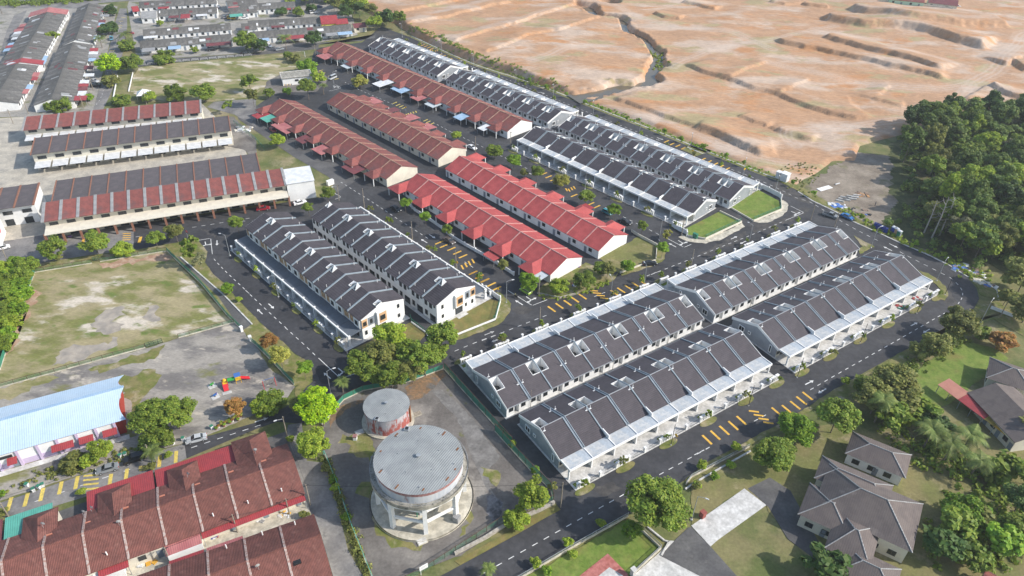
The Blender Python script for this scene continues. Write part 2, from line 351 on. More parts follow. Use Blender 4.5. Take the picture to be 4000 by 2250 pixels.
# ground covers
covers = [
 ('playing_field', 'e:330,1215 1575,1015 i:2205,385 1680,530 1370,625 0,1000 -250,1080 0,845 275,60', .02, m_field),
 ('park_ground', 'i:2207,392 2300,470 2415,600 l:110,560 370,750 300,850 0,1010 j:1960,120 1750,190 1280,320 860,460 0,740 -300,830 i:-300,1090 0,1005 1375,630 1685,535', .024, m_park),
 ('tank_yard', 'l:1765,565 2415,1315 n:0,5 300,305 430,445 600,565 640,740 200,930 0,1080 k:2415,1260 1900,1440 1700,1560 1580,1500 1500,1300 1380,960 1240,560 1130,300 l:640,1400 620,1100 830,870 1010,780 1400,705', .05, m_gravel),
 ('leaf_litter_patch', 'l:1400,760 1760,570 1800,640 1690,760 1560,860 1430,880', .056, m_leaflitter),
 ('west_verge', 'e:1580,1010 1562,955 1860,912 1955,1020 1930,1120 2010,1235 2200,1395 f:0,1065 120,1185 270,1345 l:200,285 370,445 480,505 528,595 532,700 470,755 380,870 372,750 0,340 i:2300,470 2210,380', .03, m_verge),
 ('footpath', 'e:1660,1060 1720,1080 2130,1449 i:2380,400 2290,460 2215,370 e:2060,1449', .036, m_midasph),
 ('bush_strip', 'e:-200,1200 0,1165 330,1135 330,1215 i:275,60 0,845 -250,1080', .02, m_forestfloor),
 ('street_verge', 'e:330,1137 800,1062 1300,1003 1560,958 1578,1012 330,1213', .022, m_verge),
 ('end_lawn', 'l:891,412 1458,145 1611,251 1400,480 1040,580', .12, m_drylawn),
 ('end_lawn', 'l:1751,172 2217,-75 2304,-48 2258,118 1864,272', .12, m_drylawn),
 ('corner_verge', 'l:1868,285 2262,128 2310,-50 m:330,220 400,250 475,330 470,390 380,510 200,600 0,665 l:1900,310', .10, m_verge),
 ('end_lawn', 'h:850,760 1070,612 1115,585 1310,690 1330,768 1068,878', .12, m_lawn),
 ('end_lawn', 'h:415,960 750,790 958,893 615,1050 432,1020', .12, m_lawn),
 ('corner_verge', 'h:395,1000 428,1022 612,1055 962,897 990,932 750,1062 620,1092 480,1075 360,1030', .08, m_conc2),
 ('corner_verge', 'h:1070,884 1334,772 1316,690 1345,680 1395,715 1385,790 1230,885 1120,895', .08, m_conc2),
 ('side_yard', 'g:1540,1230 1810,1090 1920,1022 2090,1112 2080,1240 1740,1372 1620,1300', .10, m_garden),
 ('corner_verge', 'g:1925,1005 2090,1095 2150,1120 2175,1180 2150,1250 2060,1300 1760,1395 1745,1378 2085,1245 2095,1108', .09, m_verge),
 ('side_garden', 'g:1090,1435 1420,1270 1700,1390 m:1490,10 1440,110 1280,190 1100,240 930,290 735,262 720,215', .10, m_verge),
 ('far_verge', 'h:1300,495 1480,588 1620,678 1760,743 1900,813 2010,878 2190,958 2415,1058 q:1700,262 1850,335 2005,425 2080,505 2100,560 2240,600 2230,540 2120,450 1900,350 1720,270 1540,170 h:2250,960 2050,850 1900,760 1760,690 1640,620 1480,535', .06, m_verge),
 ('corner_verge', 'q:1640,378 1720,405 1790,450 1850,515 1865,570 1840,603 1790,590 1775,545 1810,520 1740,455', .10, m_verge),
 ('corner_verge', 'q:1180,130 1215,150 1290,190 1330,215 1225,265 1215,235 1245,210', .10, m_verge),
 ('east_verge', 'q:2090,600 2240,610 2330,700 2415,860 2200,740 2090,770 2000,790 1900,770 1800,830 1720,875 1990,713 2050,662', .04, m_verge),
 ('south_verge', 'q:1720,873 1800,830 1880,900 1560,1080 1290,1210 1080,1330 r:880,240 620,400 360,540 110,665 n:1880,600 1870,550 r:100,635 350,503 600,368 850,223 q:1000,1275 1200,1158 1480,1003', .04, m_verge),
 ('south_verge', 'n:330,1452 800,1163 1370,853 1385,880 1330,905 820,1190 380,1449 0,1670 0,1645', .04, m_verge),
 ('stone_wall_verge', 'n:0,1212 300,1047 550,902 700,822 660,790 500,860 0,1150 -300,1310 -250,1347', .04, m_drylawn),
 ('villa_garden', 'r:0,760 420,520 700,400 1150,330 1500,500 2000,300 2415,100 2500,1600 1000,1500 560,980 545,935 380,820 0,1080', .03, m_garden),
 ('villa_lawn', 'r:1570,60 1700,-100 q:2000,900 2200,950 2300,1020 2150,1130 1900,1330 1700,1420 1500,1400', .036, m_lawn),
 ('front_garden', 'n:380,1449 0,1670 -100,1760 900,1700 1200,1560 1390,1425 1640,1200 1440,1010 1330,920', .06, m_lawn),
 ('red_terrace', 'n:880,1449 1145,1240 1340,1440 1200,1600 700,1600', .12, m_redpave),
 ('grey_terrace', 'n:1060,1449 1160,1370 1290,1449 1150,1600 950,1560', .126, m_conc),
 ('pale_driveway', 'r:0,1085 385,815 545,935 190,1190 140,1235', .05, m_conc),
 ('access_drive', 'n:1800,1090 1910,990 r:0,1095 140,1235 330,1449 500,1600 300,1600 60,1449 n:1640,1260', .045, m_midasph),
 ('forecourt', 'n:1640,1220 1730,1115 1800,1120 2100,1320 r:100,1449 150,1600 -300,1700 n:1390,1440', .04, m_conc),
 ('villa_court', 'r:410,815 570,735 720,830 950,1250 900,1330 700,1180 560,950', .05, m_midasph),
 ('scrap_ground', 'h:1480,590 1620,500 1850,330 2000,250 2415,250 2415,700 2300,900 2190,940 2010,870 1900,805 1760,740 1620,670', .03, m_scrubsoil),
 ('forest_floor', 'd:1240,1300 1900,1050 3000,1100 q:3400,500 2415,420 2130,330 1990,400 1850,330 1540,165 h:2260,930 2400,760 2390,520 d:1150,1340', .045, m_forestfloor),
 ('north_field', 'a:1310,640 1640,595 2415,540 b:250,510 300,610 440,640 230,700 130,780 a:2380,920 2000,960 1400,960 1230,860 1260,720', .02, m_field),
 ('yard_ground', 'a:1940,1120 2200,1100 2415,1300 e:2415,180 2300,60 2150,30', .02, m_gravel),
 ('pump_yard', 'b:100,770 250,690 560,660 700,740 560,870 350,870 70,900', .025, m_gravel),
 ('rear_lane', 'k:300,1040 660,930 1030,870 930,780 j:2415,900 1600,1280 1240,1420 900,1560 1100,1600 1560,1400', .015, m_midasph),
 ('grass_patch', 'i:1090,905 1300,880 1470,830 1480,960 1330,1120 1290,1280 1300,1449 1195,1449 1190,1100', .028, m_verge),
 ('grass_patch', 'i:830,830 1100,765 1480,625 1560,590 1500,690 1250,770 1000,850', .0282, m_verge),
 ('grass_patch', 'i:-200,1070 0,1010 500,885 560,905 300,990 150,1090 -200,1180', .0284, m_field),
 ('bare_soil', 'e:880,1140 1560,1035 1620,1085 1420,1110 1250,1150 1050,1180 960,1160', .0286, W('reddish_bare_soil', (.33,.20,.13), (.42,.30,.22), scale=.5)),
 ('bare_soil', 'i:285,75 365,95 340,210 250,265 290,330 200,400 150,500 160,590 80,700 60,690 120,520 170,400 200,230', .0288, W('reddish_bare_soil', (.33,.20,.13))),
 ('bare_soil', 'i:560,660 750,600 1020,590 1060,520 1100,560 1000,650 800,740 600,780 480,800', .0289, W('pale_bare_soil', (.37,.325,.27), (.27,.245,.215), scale=.4)),
 ('bare_soil', 'i:870,430 960,300 1150,230 1190,310 1050,380 1180,400 1080,480 900,480', .0291, W('pale_bare_soil', (.42,.39,.36))),
 ('bare_soil', 'i:1340,340 1400,230 1480,220 1470,320 1520,370 1440,380', .0292, W('pale_bare_soil', (.42,.39,.36))),
 ('grass_patch', 'k:1560,80 1300,110 1250,200 1350,290 1560,380 1640,300 1590,180', .058, m_verge),
 ('grass_patch', 'k:1560,560 1480,560 1500,700 1600,800 1600,950 1700,1080 1760,1190 1960,1210 2060,1150 1900,1130 1760,1060 1640,880 1590,760', .06, m_verge),
 ('grass_patch', 'n:-60,420 20,440 110,590 90,610 20,520', .058, m_verge),
 ('grass_patch', 'k:2440,900 2500,820 2540,900 2460,1000 2400,1080', .06, m_verge),
 ('leaf_litter_patch', 'l:700,1000 800,930 1010,860 1010,900 840,970 740,1070 700,1150', .058, m_leaflitter),
 ('wet_patch', 'n:0,700 60,680 160,760 120,900 60,940 0,860', .057, W('damp_ash_ground', (.07,.07,.075), (.19,.19,.20), scale=.4)),
 ('dry_track', 'l:1660,790 1760,780 2050,1050 2300,1400 n:0,480 90,700 40,700 -60,480 l:1900,1050', .054, W('pale_worn_track', (.21,.20,.19), (.15,.143,.135), scale=.5))]
for nme, sp, z, mm in covers:
    sheet(nme, PP(sp), z, mm, rise=.06 if z > .03 else 0, rag=(0. if mm in (m_conc, m_midasph, m_redpave, m_drylawn) or nme == 'end_lawn' else (1.1 if nme in ('scrap_ground','forest_floor','grass_patch','bare_soil') else (.3 if z > .05 else .22))))
# far street of the older estate, concrete yards round the old rows
sheet('estate_ground', PP('a:-200,1110 250,1100 1890,950 1900,1010 1250,1010 960,1060 880,1040 1000,560 1110,60 1000,40 0,60 -200,300'), -.02, W('old_yard_ground', (.24,.23,.21), (.33,.31,.28), scale=.2, c3=(.12,.13,.05), s3=.09, lo3=.55, hi3=.68))
sheet('estate_ground', PP('a:1200,60 1300,620 1640,545 2415,495 b:620,395 960,330 900,120 620,-40 a:1240,-60'), -.016, MATS['old_yard_ground'])
sheet('estate_ground', PP('a:-100,1120 250,1100 1890,960 e:2300,20 2380,250 2050,560 1262,760 0,925 -300,970 -300,0'), -.012, W('pale_yard_ground', (.46,.42,.35), (.37,.34,.29), scale=.3, c3=(.25,.24,.22), s3=.12, lo3=.55, hi3=.7))

# ------------------------------------------------------------ road markings (painted parts of the road)
def strip_mesh(L, w, m): return MB().poly([(-L/2,-w/2,0),(L/2,-w/2,0),(L/2,w/2,0),(-L/2,w/2,0)], m).mesh('marking')
ZM = .014
me_dash = strip_mesh(1.25, .17, m_paintw)
def dashes(spec, period=2.72, me=None, z=ZM, smooth=True, name='lane_dash', parent=road):
    pts = PP(spec); pts = smooth_pts(pts, 8) if smooth and len(pts) > 2 else pts
    acc = 0.; nxt = period*.5
    for a, b in zip(pts, pts[1:]):
        L = (b-a).length
        while nxt <= acc+L:
            t = (nxt-acc)/L; p = a.lerp(b, t)
            piece(name, me or me_dash, parent, (p.x, p.y, z), math.atan2(b.y-a.y, b.x-a.x)); nxt += period
        acc += L
dashes('n:-300,1575 50,1380 1340,655 2080,248 r:25,570 100,528')
dashes('r:440,335 570,265')
dashes('q:850,1258 1080,1125 1460,910 1800,715 1900,660 1955,600 1970,550 1955,510 1925,475 1880,437 1820,405 1690,340 1570,278 1500,240')
dashes('q:1350,165 h:2240,1060 2090,985 1900,880 1610,702 1490,665 1320,580 1085,475 870,393')
dashes('h:160,102 c:1400,1330 1260,1275 830,1105 470,960 200,850 50,785 b:2230,700 1960,600 1880,567')
dashes('l:1850,425 2100,322 2360,227 m:180,685 345,620 580,528 825,432')
dashes('m:1240,270 1360,222')
dashes('m:1735,76 1880,20 h:125,1375 500,1228 780,1115 1065,1003 1330,890')
dashes('e:2010,1080 2110,1190 2355,1420 f:140,1045 310,1205 535,1413 l:290,205 440,340 560,455')
dashes('f:1030,20 1165,105 1375,240 1600,390 1790,512 1900,583')
dashes('f:2195,770 2300,840')
dashes('b:830,770 960,840 1215,950 1300,990'); dashes('b:1660,1150 1850,1250 g:170,45 430,170 625,265 870,385'); dashes('g:1590,740 1790,845 2020,960 2110,1005')
dashes('e:1790,797 2050,755 2390,700'); dashes('e:1255,887 1375,868')
dashes('j:1770,252 2035,162 2415,38 l:130,1080'); dashes('j:250,775 590,657 755,600 1020,510 1200,452', 4.1)
dashes('a:900,1000 960,900 1010,700 1090,420 1140,200', 4.0)
dashes('f:380,395 100,395', 3.5)
def solid(spec, w=.17, name='edge_line'):
    pts = PP(spec)
    for a, b in zip(pts, pts[1:]):
        L = (b-a).length; c = (a+b)/2
        piece(name, strip_mesh(L, w, m_paintw), road, (c.x, c.y, ZM+.004), math.atan2(b.y-a.y, b.x-a.x))
for s in ('l:590,480 800,675', 'l:808,672 945,622', 'm:445,205 668,343', 'm:678,345 815,292', 'g:2185,1040 2340,1122', 'g:2350,1125 2415,1098', 'h:1420,735 1545,798', 'h:1370,872 1540,802', 'e:1870,915 1980,897', 'e:1988,900 2003,1045', 'b:750,800 805,828', 'b:690,860 800,832', 'b:380,487 455,484', 'b:456,486 465,540', 'f:970,125 1040,165', 'f:985,190 1040,170'): solid(s)
def bars(spec, ref, w=.55, L=3.1, m=m_painty, tick=True):
    a, b = PP(ref); an = math.atan2(b.y-a.y, b.x-a.x); me = strip_mesh(L, w, m)
    for p in PP(spec):
        piece('yellow_bar', me, road, (p.x, p.y, ZM+.006), an)
bars('m:857,380 930,350 1008,322 1078,292 1150,263 1450,227 1513,203 1583,178 1652,152 1740,142', 'm:820,352 895,405')
bars('m:1255,207 1287,230 1320,253 1352,278', 'm:1215,205 1295,212', .5, 2.3)
bars('f:1970,598 2015,630 2085,658 2140,693 2195,727 2290,883 2350,920 2400,955 m:115,38 175,75 230,110 290,148 340,185', 'f:2040,678 2130,640')
bars('f:2188,830 2222,810 2255,792 2290,773', 'f:2178,808 2200,850', .5, 2.3)
bars('r:115,460 175,427 240,392 305,357 365,320 620,257 695,240 755,210 800,176 845,143', 'r:75,425 150,497')
bars('r:455,255 490,283 525,310 560,338', 'r:415,250 495,260', .5, 2.3)
bars('g:1025,432 1070,460 1115,488 1310,637 1470,715 1525,743', 'g:1280,650 1345,623')
bars('g:1238,582 1263,586 1288,573 1312,563', 'g:1280,560 1298,588', .5, 2.1)
bars('h:250,127 305,150 357,168 410,190 462,212 597,295 653,318 713,340 768,362 825,385', 'h:330,180 385,155')
bars('h:507,258 523,250 539,245 555,238', 'h:500,248 515,268', .5, 2.2)
bars('b:1545,413 1575,425 1602,436 1632,448 1660,460 1740,515 1772,528 1802,543 1835,557', 'b:1560,424 1592,412')
bars('b:1645,472 1668,476 1690,480 1710,477', 'b:1640,466 1652,480', .5, 2.0)
bars('j:90,770 247,730 395,680 570,618 722,568 1040,545 1192,495 1505,365 1660,325', 'j:560,665 580,575', .75, 3.4, m_painty2)
bars('j:860,500 858,540 858,582 858,627', 'j:820,505 900,498', .5, 3.0, m_painty2)
bars('j:1347,415 1347,432 1350,450', 'j:1330,432 1365,428', .4, 1.6, m_painty2)
bars('e:780,935 1320,910 1680,835', 'e:1310,945 1330,880', .9, 3.6)
bars('e:1197,850 1197,870 1195,890 1193,910', 'e:1175,852 1222,850', .45, 2.4)
bars('b:1310,970 1340,990 1370,1003 1395,1018 1600,1135 1625,1150 1660,1168', 'b:1380,1025 1412,1012', .5, 2.6, m_painty2)
bars('b:1420,1083 1440,1076 1462,1070 1485,1062 1510,1055', 'b:1415,1075 1425,1090', .45, 1.9, m_painty2)
bars('b:595,672 615,664 635,690 700,715 760,745', 'b:680,722 720,712', .5, 2.2, m_painty2)
bars('a:1165,165 1140,200 1135,240 1130,260 1060,480 1050,500 1050,545 1120,395', 'a:1115,200 1160,200', .5, 2.2, m_painty2)
def arrow_mesh(fork=False):
    b = MB(); m = m_paintw
    b.poly([(-1.5,-.14,0),(.5,-.14,0),(.5,.14,0),(-1.5,.14,0)], m)
    b.poly([(.5,-.5,0),(1.5,0,0),(.5,.5,0)], m) if not fork else None
    if fork:
        for s in (-1, 1):
            pts = [(.45,s*.14,0),(.85,s*.1,0),(.95,s*1.1,0),(.6,s*1.1,0)]; b.poly(pts if s < 0 else pts[::-1], m)
            h = [(1.25,s*1.1,.001),(.3,s*1.1,.001),(.78,s*1.9,.001)]; b.poly(h if s > 0 else h[::-1], m)
    return b.mesh('arrow')
me_arr, me_fork = arrow_mesh(), arrow_mesh(True)
for sp in ('f:1880,525 1930,555','f:1855,600 1800,567','f:360,1175 410,1220','f:300,1270 255,1228','l:2160,262 2245,228','l:2305,295 2230,325','m:225,625 315,590','m:375,658 300,688','m:583,340 515,298','g:2270,1122 2205,1088','h:860,1048 915,1023','h:1000,1067 945,1093','q:1595,785 1640,762','q:1730,810 1685,835','q:828,1212 887,1182','q:978,1242 922,1275','q:1440,190 1497,218','q:1455,240 1395,210','l:702,672 642,620','e:2047,915 2047,965','l:0,1080 105,1047','h:165,93 215,110','c:1375,1300 1425,1318','c:265,870 305,882','b:1900,575 1945,575','g:890,428 870,418'):
    a, b = PP(sp); c = (a+b)/2; piece('lane_arrow', me_arr, road, (c.x, c.y, ZM+.009), math.atan2(b.y-a.y, b.x-a.x))
for sp in ('l:780,580 835,625','m:620,265 680,305','g:2300,1065 2350,1095','h:1435,790 1490,815','e:1935,930 1945,970','b:730,830 760,815'):
    a, b = PP(sp); c = (a+b)/2; piece('turn_arrow', me_fork, road, (c.x, c.y, ZM+.009), math.atan2(b.y-a.y, b.x-a.x))
m_patch = W('dusty_worn_asphalt', (.085,.079,.074), (.055,.053,.053), scale=.5); m_patch2 = W('repair_asphalt', (.028,.028,.03), (.038,.038,.04), scale=.5)
for k, (sp, mm) in enumerate((('h:1290,500 1480,600 1640,690 1600,720 1380,640 1250,560',m_patch),('h:1040,900 1240,900 1400,830 1560,740 1620,760 1480,860 1250,960 1080,1000',m_patch),('h:560,1180 800,1060 1000,970 1020,1010 820,1120 600,1230',m_patch),('m:560,330 700,380 640,420 520,420 480,380',m_patch),('l:560,600 700,560 880,640 800,720 620,720',m_patch2),('n:1000,640 1200,560 1280,620 1100,700',m_patch),('h:705,1075 760,1060 785,1085 735,1100',m_patch2),('f:560,640 620,690 600,700 545,660',m_patch2),('e:1880,800 2050,830 2050,900 1950,860',m_patch),('q:1850,500 1960,640 1900,690 1800,560',m_patch),('b:1150,260 1350,330 1300,345 1120,310',m_patch))):
    sheet('worn_patch', PP(sp), .004+.0004*k, mm, parent=road, rag=.5)
# manhole covers
mh = MB().cyl(0,0,0,.02,.42,m_iron,12).mesh('manhole')
for sp in ('h:745,1080','m:1500,690','n:1060,1020','f:620,1180'):
    p = PP(sp)[0]; piece('manhole_cover', mh, road, (p.x,p.y,ZM))

# ------------------------------------------------------------ earthworks: graded terraces, cut channel, scarps
bnd = PP('b:560,-60 640,-30 900,60 1180,190 1300,235 1445,335 2010,585 2415,715 c:330,832 560,915 900,1050 1200,1165 1500,1285 1840,1424 h:450,140 860,305 1150,420 1290,470 1480,570 1650,480 1850,330 2050,330 d:900,1380 1250,1290 1500,1180 1900,1060 3200,1080')
poly = [(p.x,p.y) for p in bnd]+[(470,330),(470,640),(-170,640)]
X0,X1,Y0,Y1,ST = -170,440,200,560,.8
xs = np.arange(X0, X1+.1, ST); ys = np.arange(Y0, Y1+.1, ST); GX, GY = np.meshgrid(xs, ys); q = np.stack([GX.ravel(), GY.ravel()], 1)
def inside(q, poly):
    r = np.zeros(len(q), bool); n = len(poly)
    for i in range(n):
        x1,y1 = poly[i]; x2,y2 = poly[(i+1)%n]
        c = ((y1 > q[:,1]) != (y2 > q[:,1])); xi = (x2-x1)*(q[:,1]-y1)/((y2-y1) if y2 != y1 else 1e-9)+x1
        r ^= c & (q[:,0] < xi)
    return r
def seg_dist(q, pts):
    """distance, side (+1 left of travel), arclength fraction"""
    D = np.full(len(q), 1e9); S = np.zeros(len(q)); T = np.zeros(len(q)); tot = sum((b-a).length for a,b in zip(pts,pts[1:])); acc = 0
    for a, b in zip(pts, pts[1:]):
        d = np.array([b.x-a.x, b.y-a.y]); L = np.hypot(*d); w = q-np.array([a.x,a.y])
        t = np.clip((w@d)/(L*L), 0, 1); e = w-t[:,None]*d; ds = np.hypot(e[:,0], e[:,1]); k = ds < D
        D[k] = ds[k]; S[k] = np.sign(d[0]*w[k,1]-d[1]*w[k,0]); T[k] = (acc+t[k]*L)/tot; acc += L
    return D, S, T
def vnoise(q, f, seed):
    r = np.random.default_rng(seed).random((256,256)); x = q[:,0]*f+100; y = q[:,1]*f+100
    xi = np.floor(x).astype(int); yi = np.floor(y).astype(int); u = x-xi; v = y-yi; u = u*u*(3-2*u); v = v*v*(3-2*v)
    g = lambda a, b: r[a % 256, b % 256]
    return (g(xi,yi)*(1-u)+g(xi+1,yi)*u)*(1-v)+(g(xi,yi+1)*(1-u)+g(xi+1,yi+1)*u)*v-.5
sst = lambda t: (lambda t: t*t*(3-2*t))(np.clip(t, 0, 1))
ctrl = [('b',1700,250,3.2),('b',2200,100,3.5),('c',200,300,3.6),('c',600,600,3.6),('c',1000,500,3.5),('c',1200,700,3.2),('c',300,650,3.2),('c',800,760,3.3),('b',1300,120,2.5),('c',500,60,3.6),
        ('c',900,930,.7),('c',720,960,.5),('c',1500,1050,1.1),('c',2000,1000,1.6),('h',700,300,.7),('h',1200,400,.5),('h',1600,500,.4),('c',1650,620,2.3),('c',1550,400,2.8),('c',1500,250,3.),('d',500,600,2.4),('d',1000,900,1.6),('d',700,1200,.9),('d',1500,300,3.6),('d',2200,400,3.4),('d',1300,50,4.2),('d',2300,900,1.6),('c',2200,200,3.2),('d',200,300,3.0)]
cp_ = np.array([[*P(c,x,y,z)[:2], z] for c,x,y,z in ctrl]); wsum = 0; hz = 0
for x,y,z in cp_:
    w_ = 1/(((q[:,0]-x)**2+(q[:,1]-y)**2)+60)**1.6; wsum = wsum+w_; hz = hz+w_*z
hz = hz/wsum
warp = q + np.stack([vnoise(q,.12,1), vnoise(q,.12,2)],1)*2.2 + np.stack([vnoise(q,.35,11), vnoise(q,.35,12)],1)*.8
# scarps: (polyline with the high side on the left of travel, height, slope width, back-slope length)
scarps = [('c:920,905 1100,985 1520,1125 1900,1265 2150,1365 2400,1449',1.0,1.2,22),('c:1585,630 1800,710 2050,765 2250,840 2415,880 d:130,910 400,1010 820,1110 1020,1105',1.3,1.5,30),
 ('d:40,400 130,440 520,510 900,590 1320,690 1690,770',1.7,2.0,16),('d:500,380 750,440 1050,520 1380,600 1660,690',1.9,2.5,18),('d:480,180 560,225 900,285 1250,300 1500,350 1800,440 2070,500',3.2,5,30),
 ('d:720,110 900,170 1300,250 1800,290 2300,290',3.0,6,40),('d:2060,820 2200,880 2415,950',1.6,2,15),('d:2240,640 2300,610 2415,690',1.6,2,15),('d:0,1185 150,1250 400,1325',.7,1,12),
 ('c:2130,1090 2260,1150 2415,1190',.8,1,12),('d:960,940 1100,975 1285,1010',.8,1,10),('d:110,900 250,825 400,765',.6,1,8),('d:950,940 1060,880 1165,825',.6,1,8),('c:1330,150 1450,195 1600,215',1.2,1.5,12),
 ('c:1600,45 1760,85 1920,120',1.2,1.5,14),('d:310,75 440,95 570,105',1.2,1.5,12),('b:1310,145 1700,75 2415,-60',.9,1.5,20),('b:1420,255 1800,190 2415,45',.9,1.5,20),('b:1850,420 2100,350 2415,260',.8,1.2,15),('b:2130,530 2415,440 c:150,370 420,320',.7,1.2,14),
 ('c:0,280 220,185 500,105 700,55',.9,1.2,16),('c:420,330 620,260 850,190',.8,1.2,14),('d:2060,800 1960,870 1860,950',.8,1.5,8),('c:2050,770 2220,680 2415,600',.6,1,9),('d:0,40 150,75 330,70',1.,1.5,12),('h:480,0 700,70 920,150 1130,235 1330,240',.9,1.2,14),('h:1270,10 1440,60 1620,115',.6,1,10)]
gul = 0
for sp, h, w_, bk in scarps:
    D, S, T = seg_dist(warp, PP(sp, 1.5)); sd_ = D*S; end = sst(T/.06)*sst((1-T)/.06)
    far = np.where(D < bk*1.2, 1, 0)
    hz = hz + h*1.25*sst(sd_/(w_*.75)+.5)*(1-sst((sd_-w_)/bk))*end*far
    gul = np.maximum(gul, np.exp(-(sd_/w_)**2)*end)
# channel with water
chan = smooth_pts(PP('c:690,70 800,150 1000,205 1110,300 1250,420 1370,540 1370,640 1335,740 1250,812 1050,850 860,885 700,912 580,935', .6), 6)
D, S, T = seg_dist(warp+np.stack([vnoise(q,.09,31), vnoise(q,.09,32)],1)*7, chan)
wid = 2.0
hz = np.where(D < wid+5, np.minimum(hz, .1+sst((D-wid)/5)*8), hz)
pond = PP('c:880,30 940,45', 1)
D2, _, _ = seg_dist(warp, pond); hz = np.where(D2 < 9, np.minimum(hz, .1+sst((D2-4)/5)*6), hz)
steep = np.exp(-((D-wid-2)/2.5)**2)
hz = hz+vnoise(q,.05,3)*.7+vnoise(q,.2,4)*.22+vnoise(q,.45,5)*.06+gul*(vnoise(q,.6,6)*.35)+steep*(vnoise(q,.5,16)*.9+vnoise(q,.25,7)*.5)
# tie to the verge along the boundary
bpts = bnd; Db, Sb, Tb = seg_dist(q+np.stack([vnoise(q,.15,8), vnoise(q,.15,9)],1)*2, bpts); ins = inside(q, poly)
hz = np.where(ins, -.3+np.maximum(hz+.3, .1)*sst((Db-.6)/3.0), -.6)
keep = ins | (Db < 2.5)
nx, ny = len(xs), len(ys); idx = np.arange(nx*ny).reshape(ny, nx)
fq = np.stack([idx[:-1,:-1], idx[:-1,1:], idx[1:,1:], idx[1:,:-1]], -1).reshape(-1,4)
fq = fq[keep[fq].all(1)]
used = np.unique(fq); rem = -np.ones(nx*ny, int); rem[used] = np.arange(len(used))
V = np.stack([q[:,0], q[:,1], hz], 1)[used]
te = bpy.data.objects.new('earthworks_terrain', np_mesh('earthworks_terrain', V, rem[fq], m_soil)); link(te); struct(te)
tr_ = np.zeros(len(q))
for sp, wd_ in (('d:2600,250 2415,380 2200,600 1950,790 1500,840 1000,800 500,700 0,610',5.),('d:1950,800 1700,1000 1300,1110 1000,1150 600,1210 200,1250 h:1500,150',4.),('d:0,480 c:2100,330 1700,290 1350,225 1100,150 950,70 700,30',4.),('c:1490,650 1700,560 2100,440 2415,400 d:300,330 600,270',3.),('c:720,980 1000,1010 1500,1170 1900,1310 h:700,120 1100,260 1500,330',3.),('b:1500,200 2000,80 2415,-20',3.),('b:1900,380 2415,240 c:300,160 600,120',3.),('c:200,600 600,480 1000,500 1200,560',3.),('d:2300,250 1900,250 1500,210 1100,190 800,140',4.),('d:1750,620 1450,540 1050,450 760,400 500,330',4.)):
    D_, S_, T_ = seg_dist(q+np.stack([vnoise(q,.05,21), vnoise(q,.05,22)],1)*5, smooth_pts(PP(sp,1.5),5))
    tr_ = np.maximum(tr_, np.exp(-(D_/wd_)**4)*(.45+.55*(np.cos(D_*2.6) > .2)))
at = te.data.attributes.new('track', 'FLOAT', 'POINT'); at.data.foreach_set('value', tr_[used].astype(np.float32))
_n = m_soil.node_tree; _b = _n.nodes['Principled BSDF']; _src = _b.inputs['Base Color'].links[0].from_socket
_a = _n.nodes.new('ShaderNodeAttribute'); _a.attribute_name = 'track'; _x = _n.nodes.new('ShaderNodeMix'); _x.data_type = 'RGBA'; _m = _n.nodes.new('ShaderNodeMath'); _m.operation = 'MULTIPLY'; _m.inputs[1].default_value = .5
_n.links.new(_a.outputs['Fac'], _m.inputs[0]); _n.links.new(_m.outputs[0], _x.inputs[0]); _n.links.new(_src, _x.inputs[6]); _x.inputs[7].default_value = (.54,.45,.38,1); _n.links.new(_x.outputs[2], _b.inputs['Base Color'])
te.data.polygons.foreach_set('use_smooth', np.ones(len(te.data.polygons), bool))
cw = MB(); L_, Rr_ = [], []
for i, p in enumerate(chan):
    d = (chan[min(i+1,len(chan)-1)]-chan[max(i-1,0)]).normalized(); n_ = Vector((-d.y, d.x, 0))*5.5
    L_.append((p.x+n_.x, p.y+n_.y, .55)); Rr_.append((p.x-n_.x, p.y-n_.y, .55))
for i in range(len(L_)-1): cw.poly([Rr_[i], Rr_[i+1], L_[i+1], L_[i]], m_water)
struct(cw.build('stream_water'))
pw = MB(); pc = (pond[0]+pond[1])/2; pw.poly([(pc.x+9*math.cos(a*.5236), pc.y+6*math.sin(a*.5236), .55) for a in range(12)], m_water); struct(pw.build('pond_water'))
def hat(x, y):
    i = int(round((y-Y0)/ST)); j = int(round((x-X0)/ST))
    if 0 <= i < ny and 0 <= j < nx: return float(hz[i*nx+j])
    return 0.
# verge strip and kerbed drain between the perimeter road and the earthworks
vb = smooth_pts(PP('b:1445,346 2010,602 2415,737 c:330,852 560,942 900,1077 1200,1192 1500,1312 1840,1449 h:450,167 860,332 1150,447 1280,492'), 4)
st_ = MB(); dr = MB()
def offs(pts, d):
    o = []
    for i, p in enumerate(pts):
        t = (pts[min(i+1,len(pts)-1)]-pts[max(i-1,0)]).normalized(); o.append(Vector((p.x-t.y*d, p.y+t.x*d, 0)))
    return o
e0, e1, e2, e3 = offs(vb,0), offs(vb,5.0), offs(vb,1.3), offs(vb,1.75)
for i in range(len(vb)-1):
    st_.poly([(e0[i].x,e0[i].y,.07),(e0[i+1].x,e0[i+1].y,.07),(e1[i+1].x,e1[i+1].y,.07),(e1[i].x,e1[i].y,.07)], m_verge)
    st_.poly([(e0[i].x,e0[i].y,-.05),(e0[i+1].x,e0[i+1].y,-.05),(e0[i+1].x,e0[i+1].y,.07),(e0[i].x,e0[i].y,.07)], m_conc)
    a, b, c, d = e2[i], e2[i+1], e3[i+1], e3[i]
    dr.hexa([(a.x,a.y,.0),(b.x,b.y,.0),(c.x,c.y,.0),(d.x,d.y,.0)], [(a.x,a.y,.16),(b.x,b.y,.16),(c.x,c.y,.16),(d.x,d.y,.16)], m_conc)
struct(st_.build('roadside_verge')); struct(dr.build('roadside_drain'))
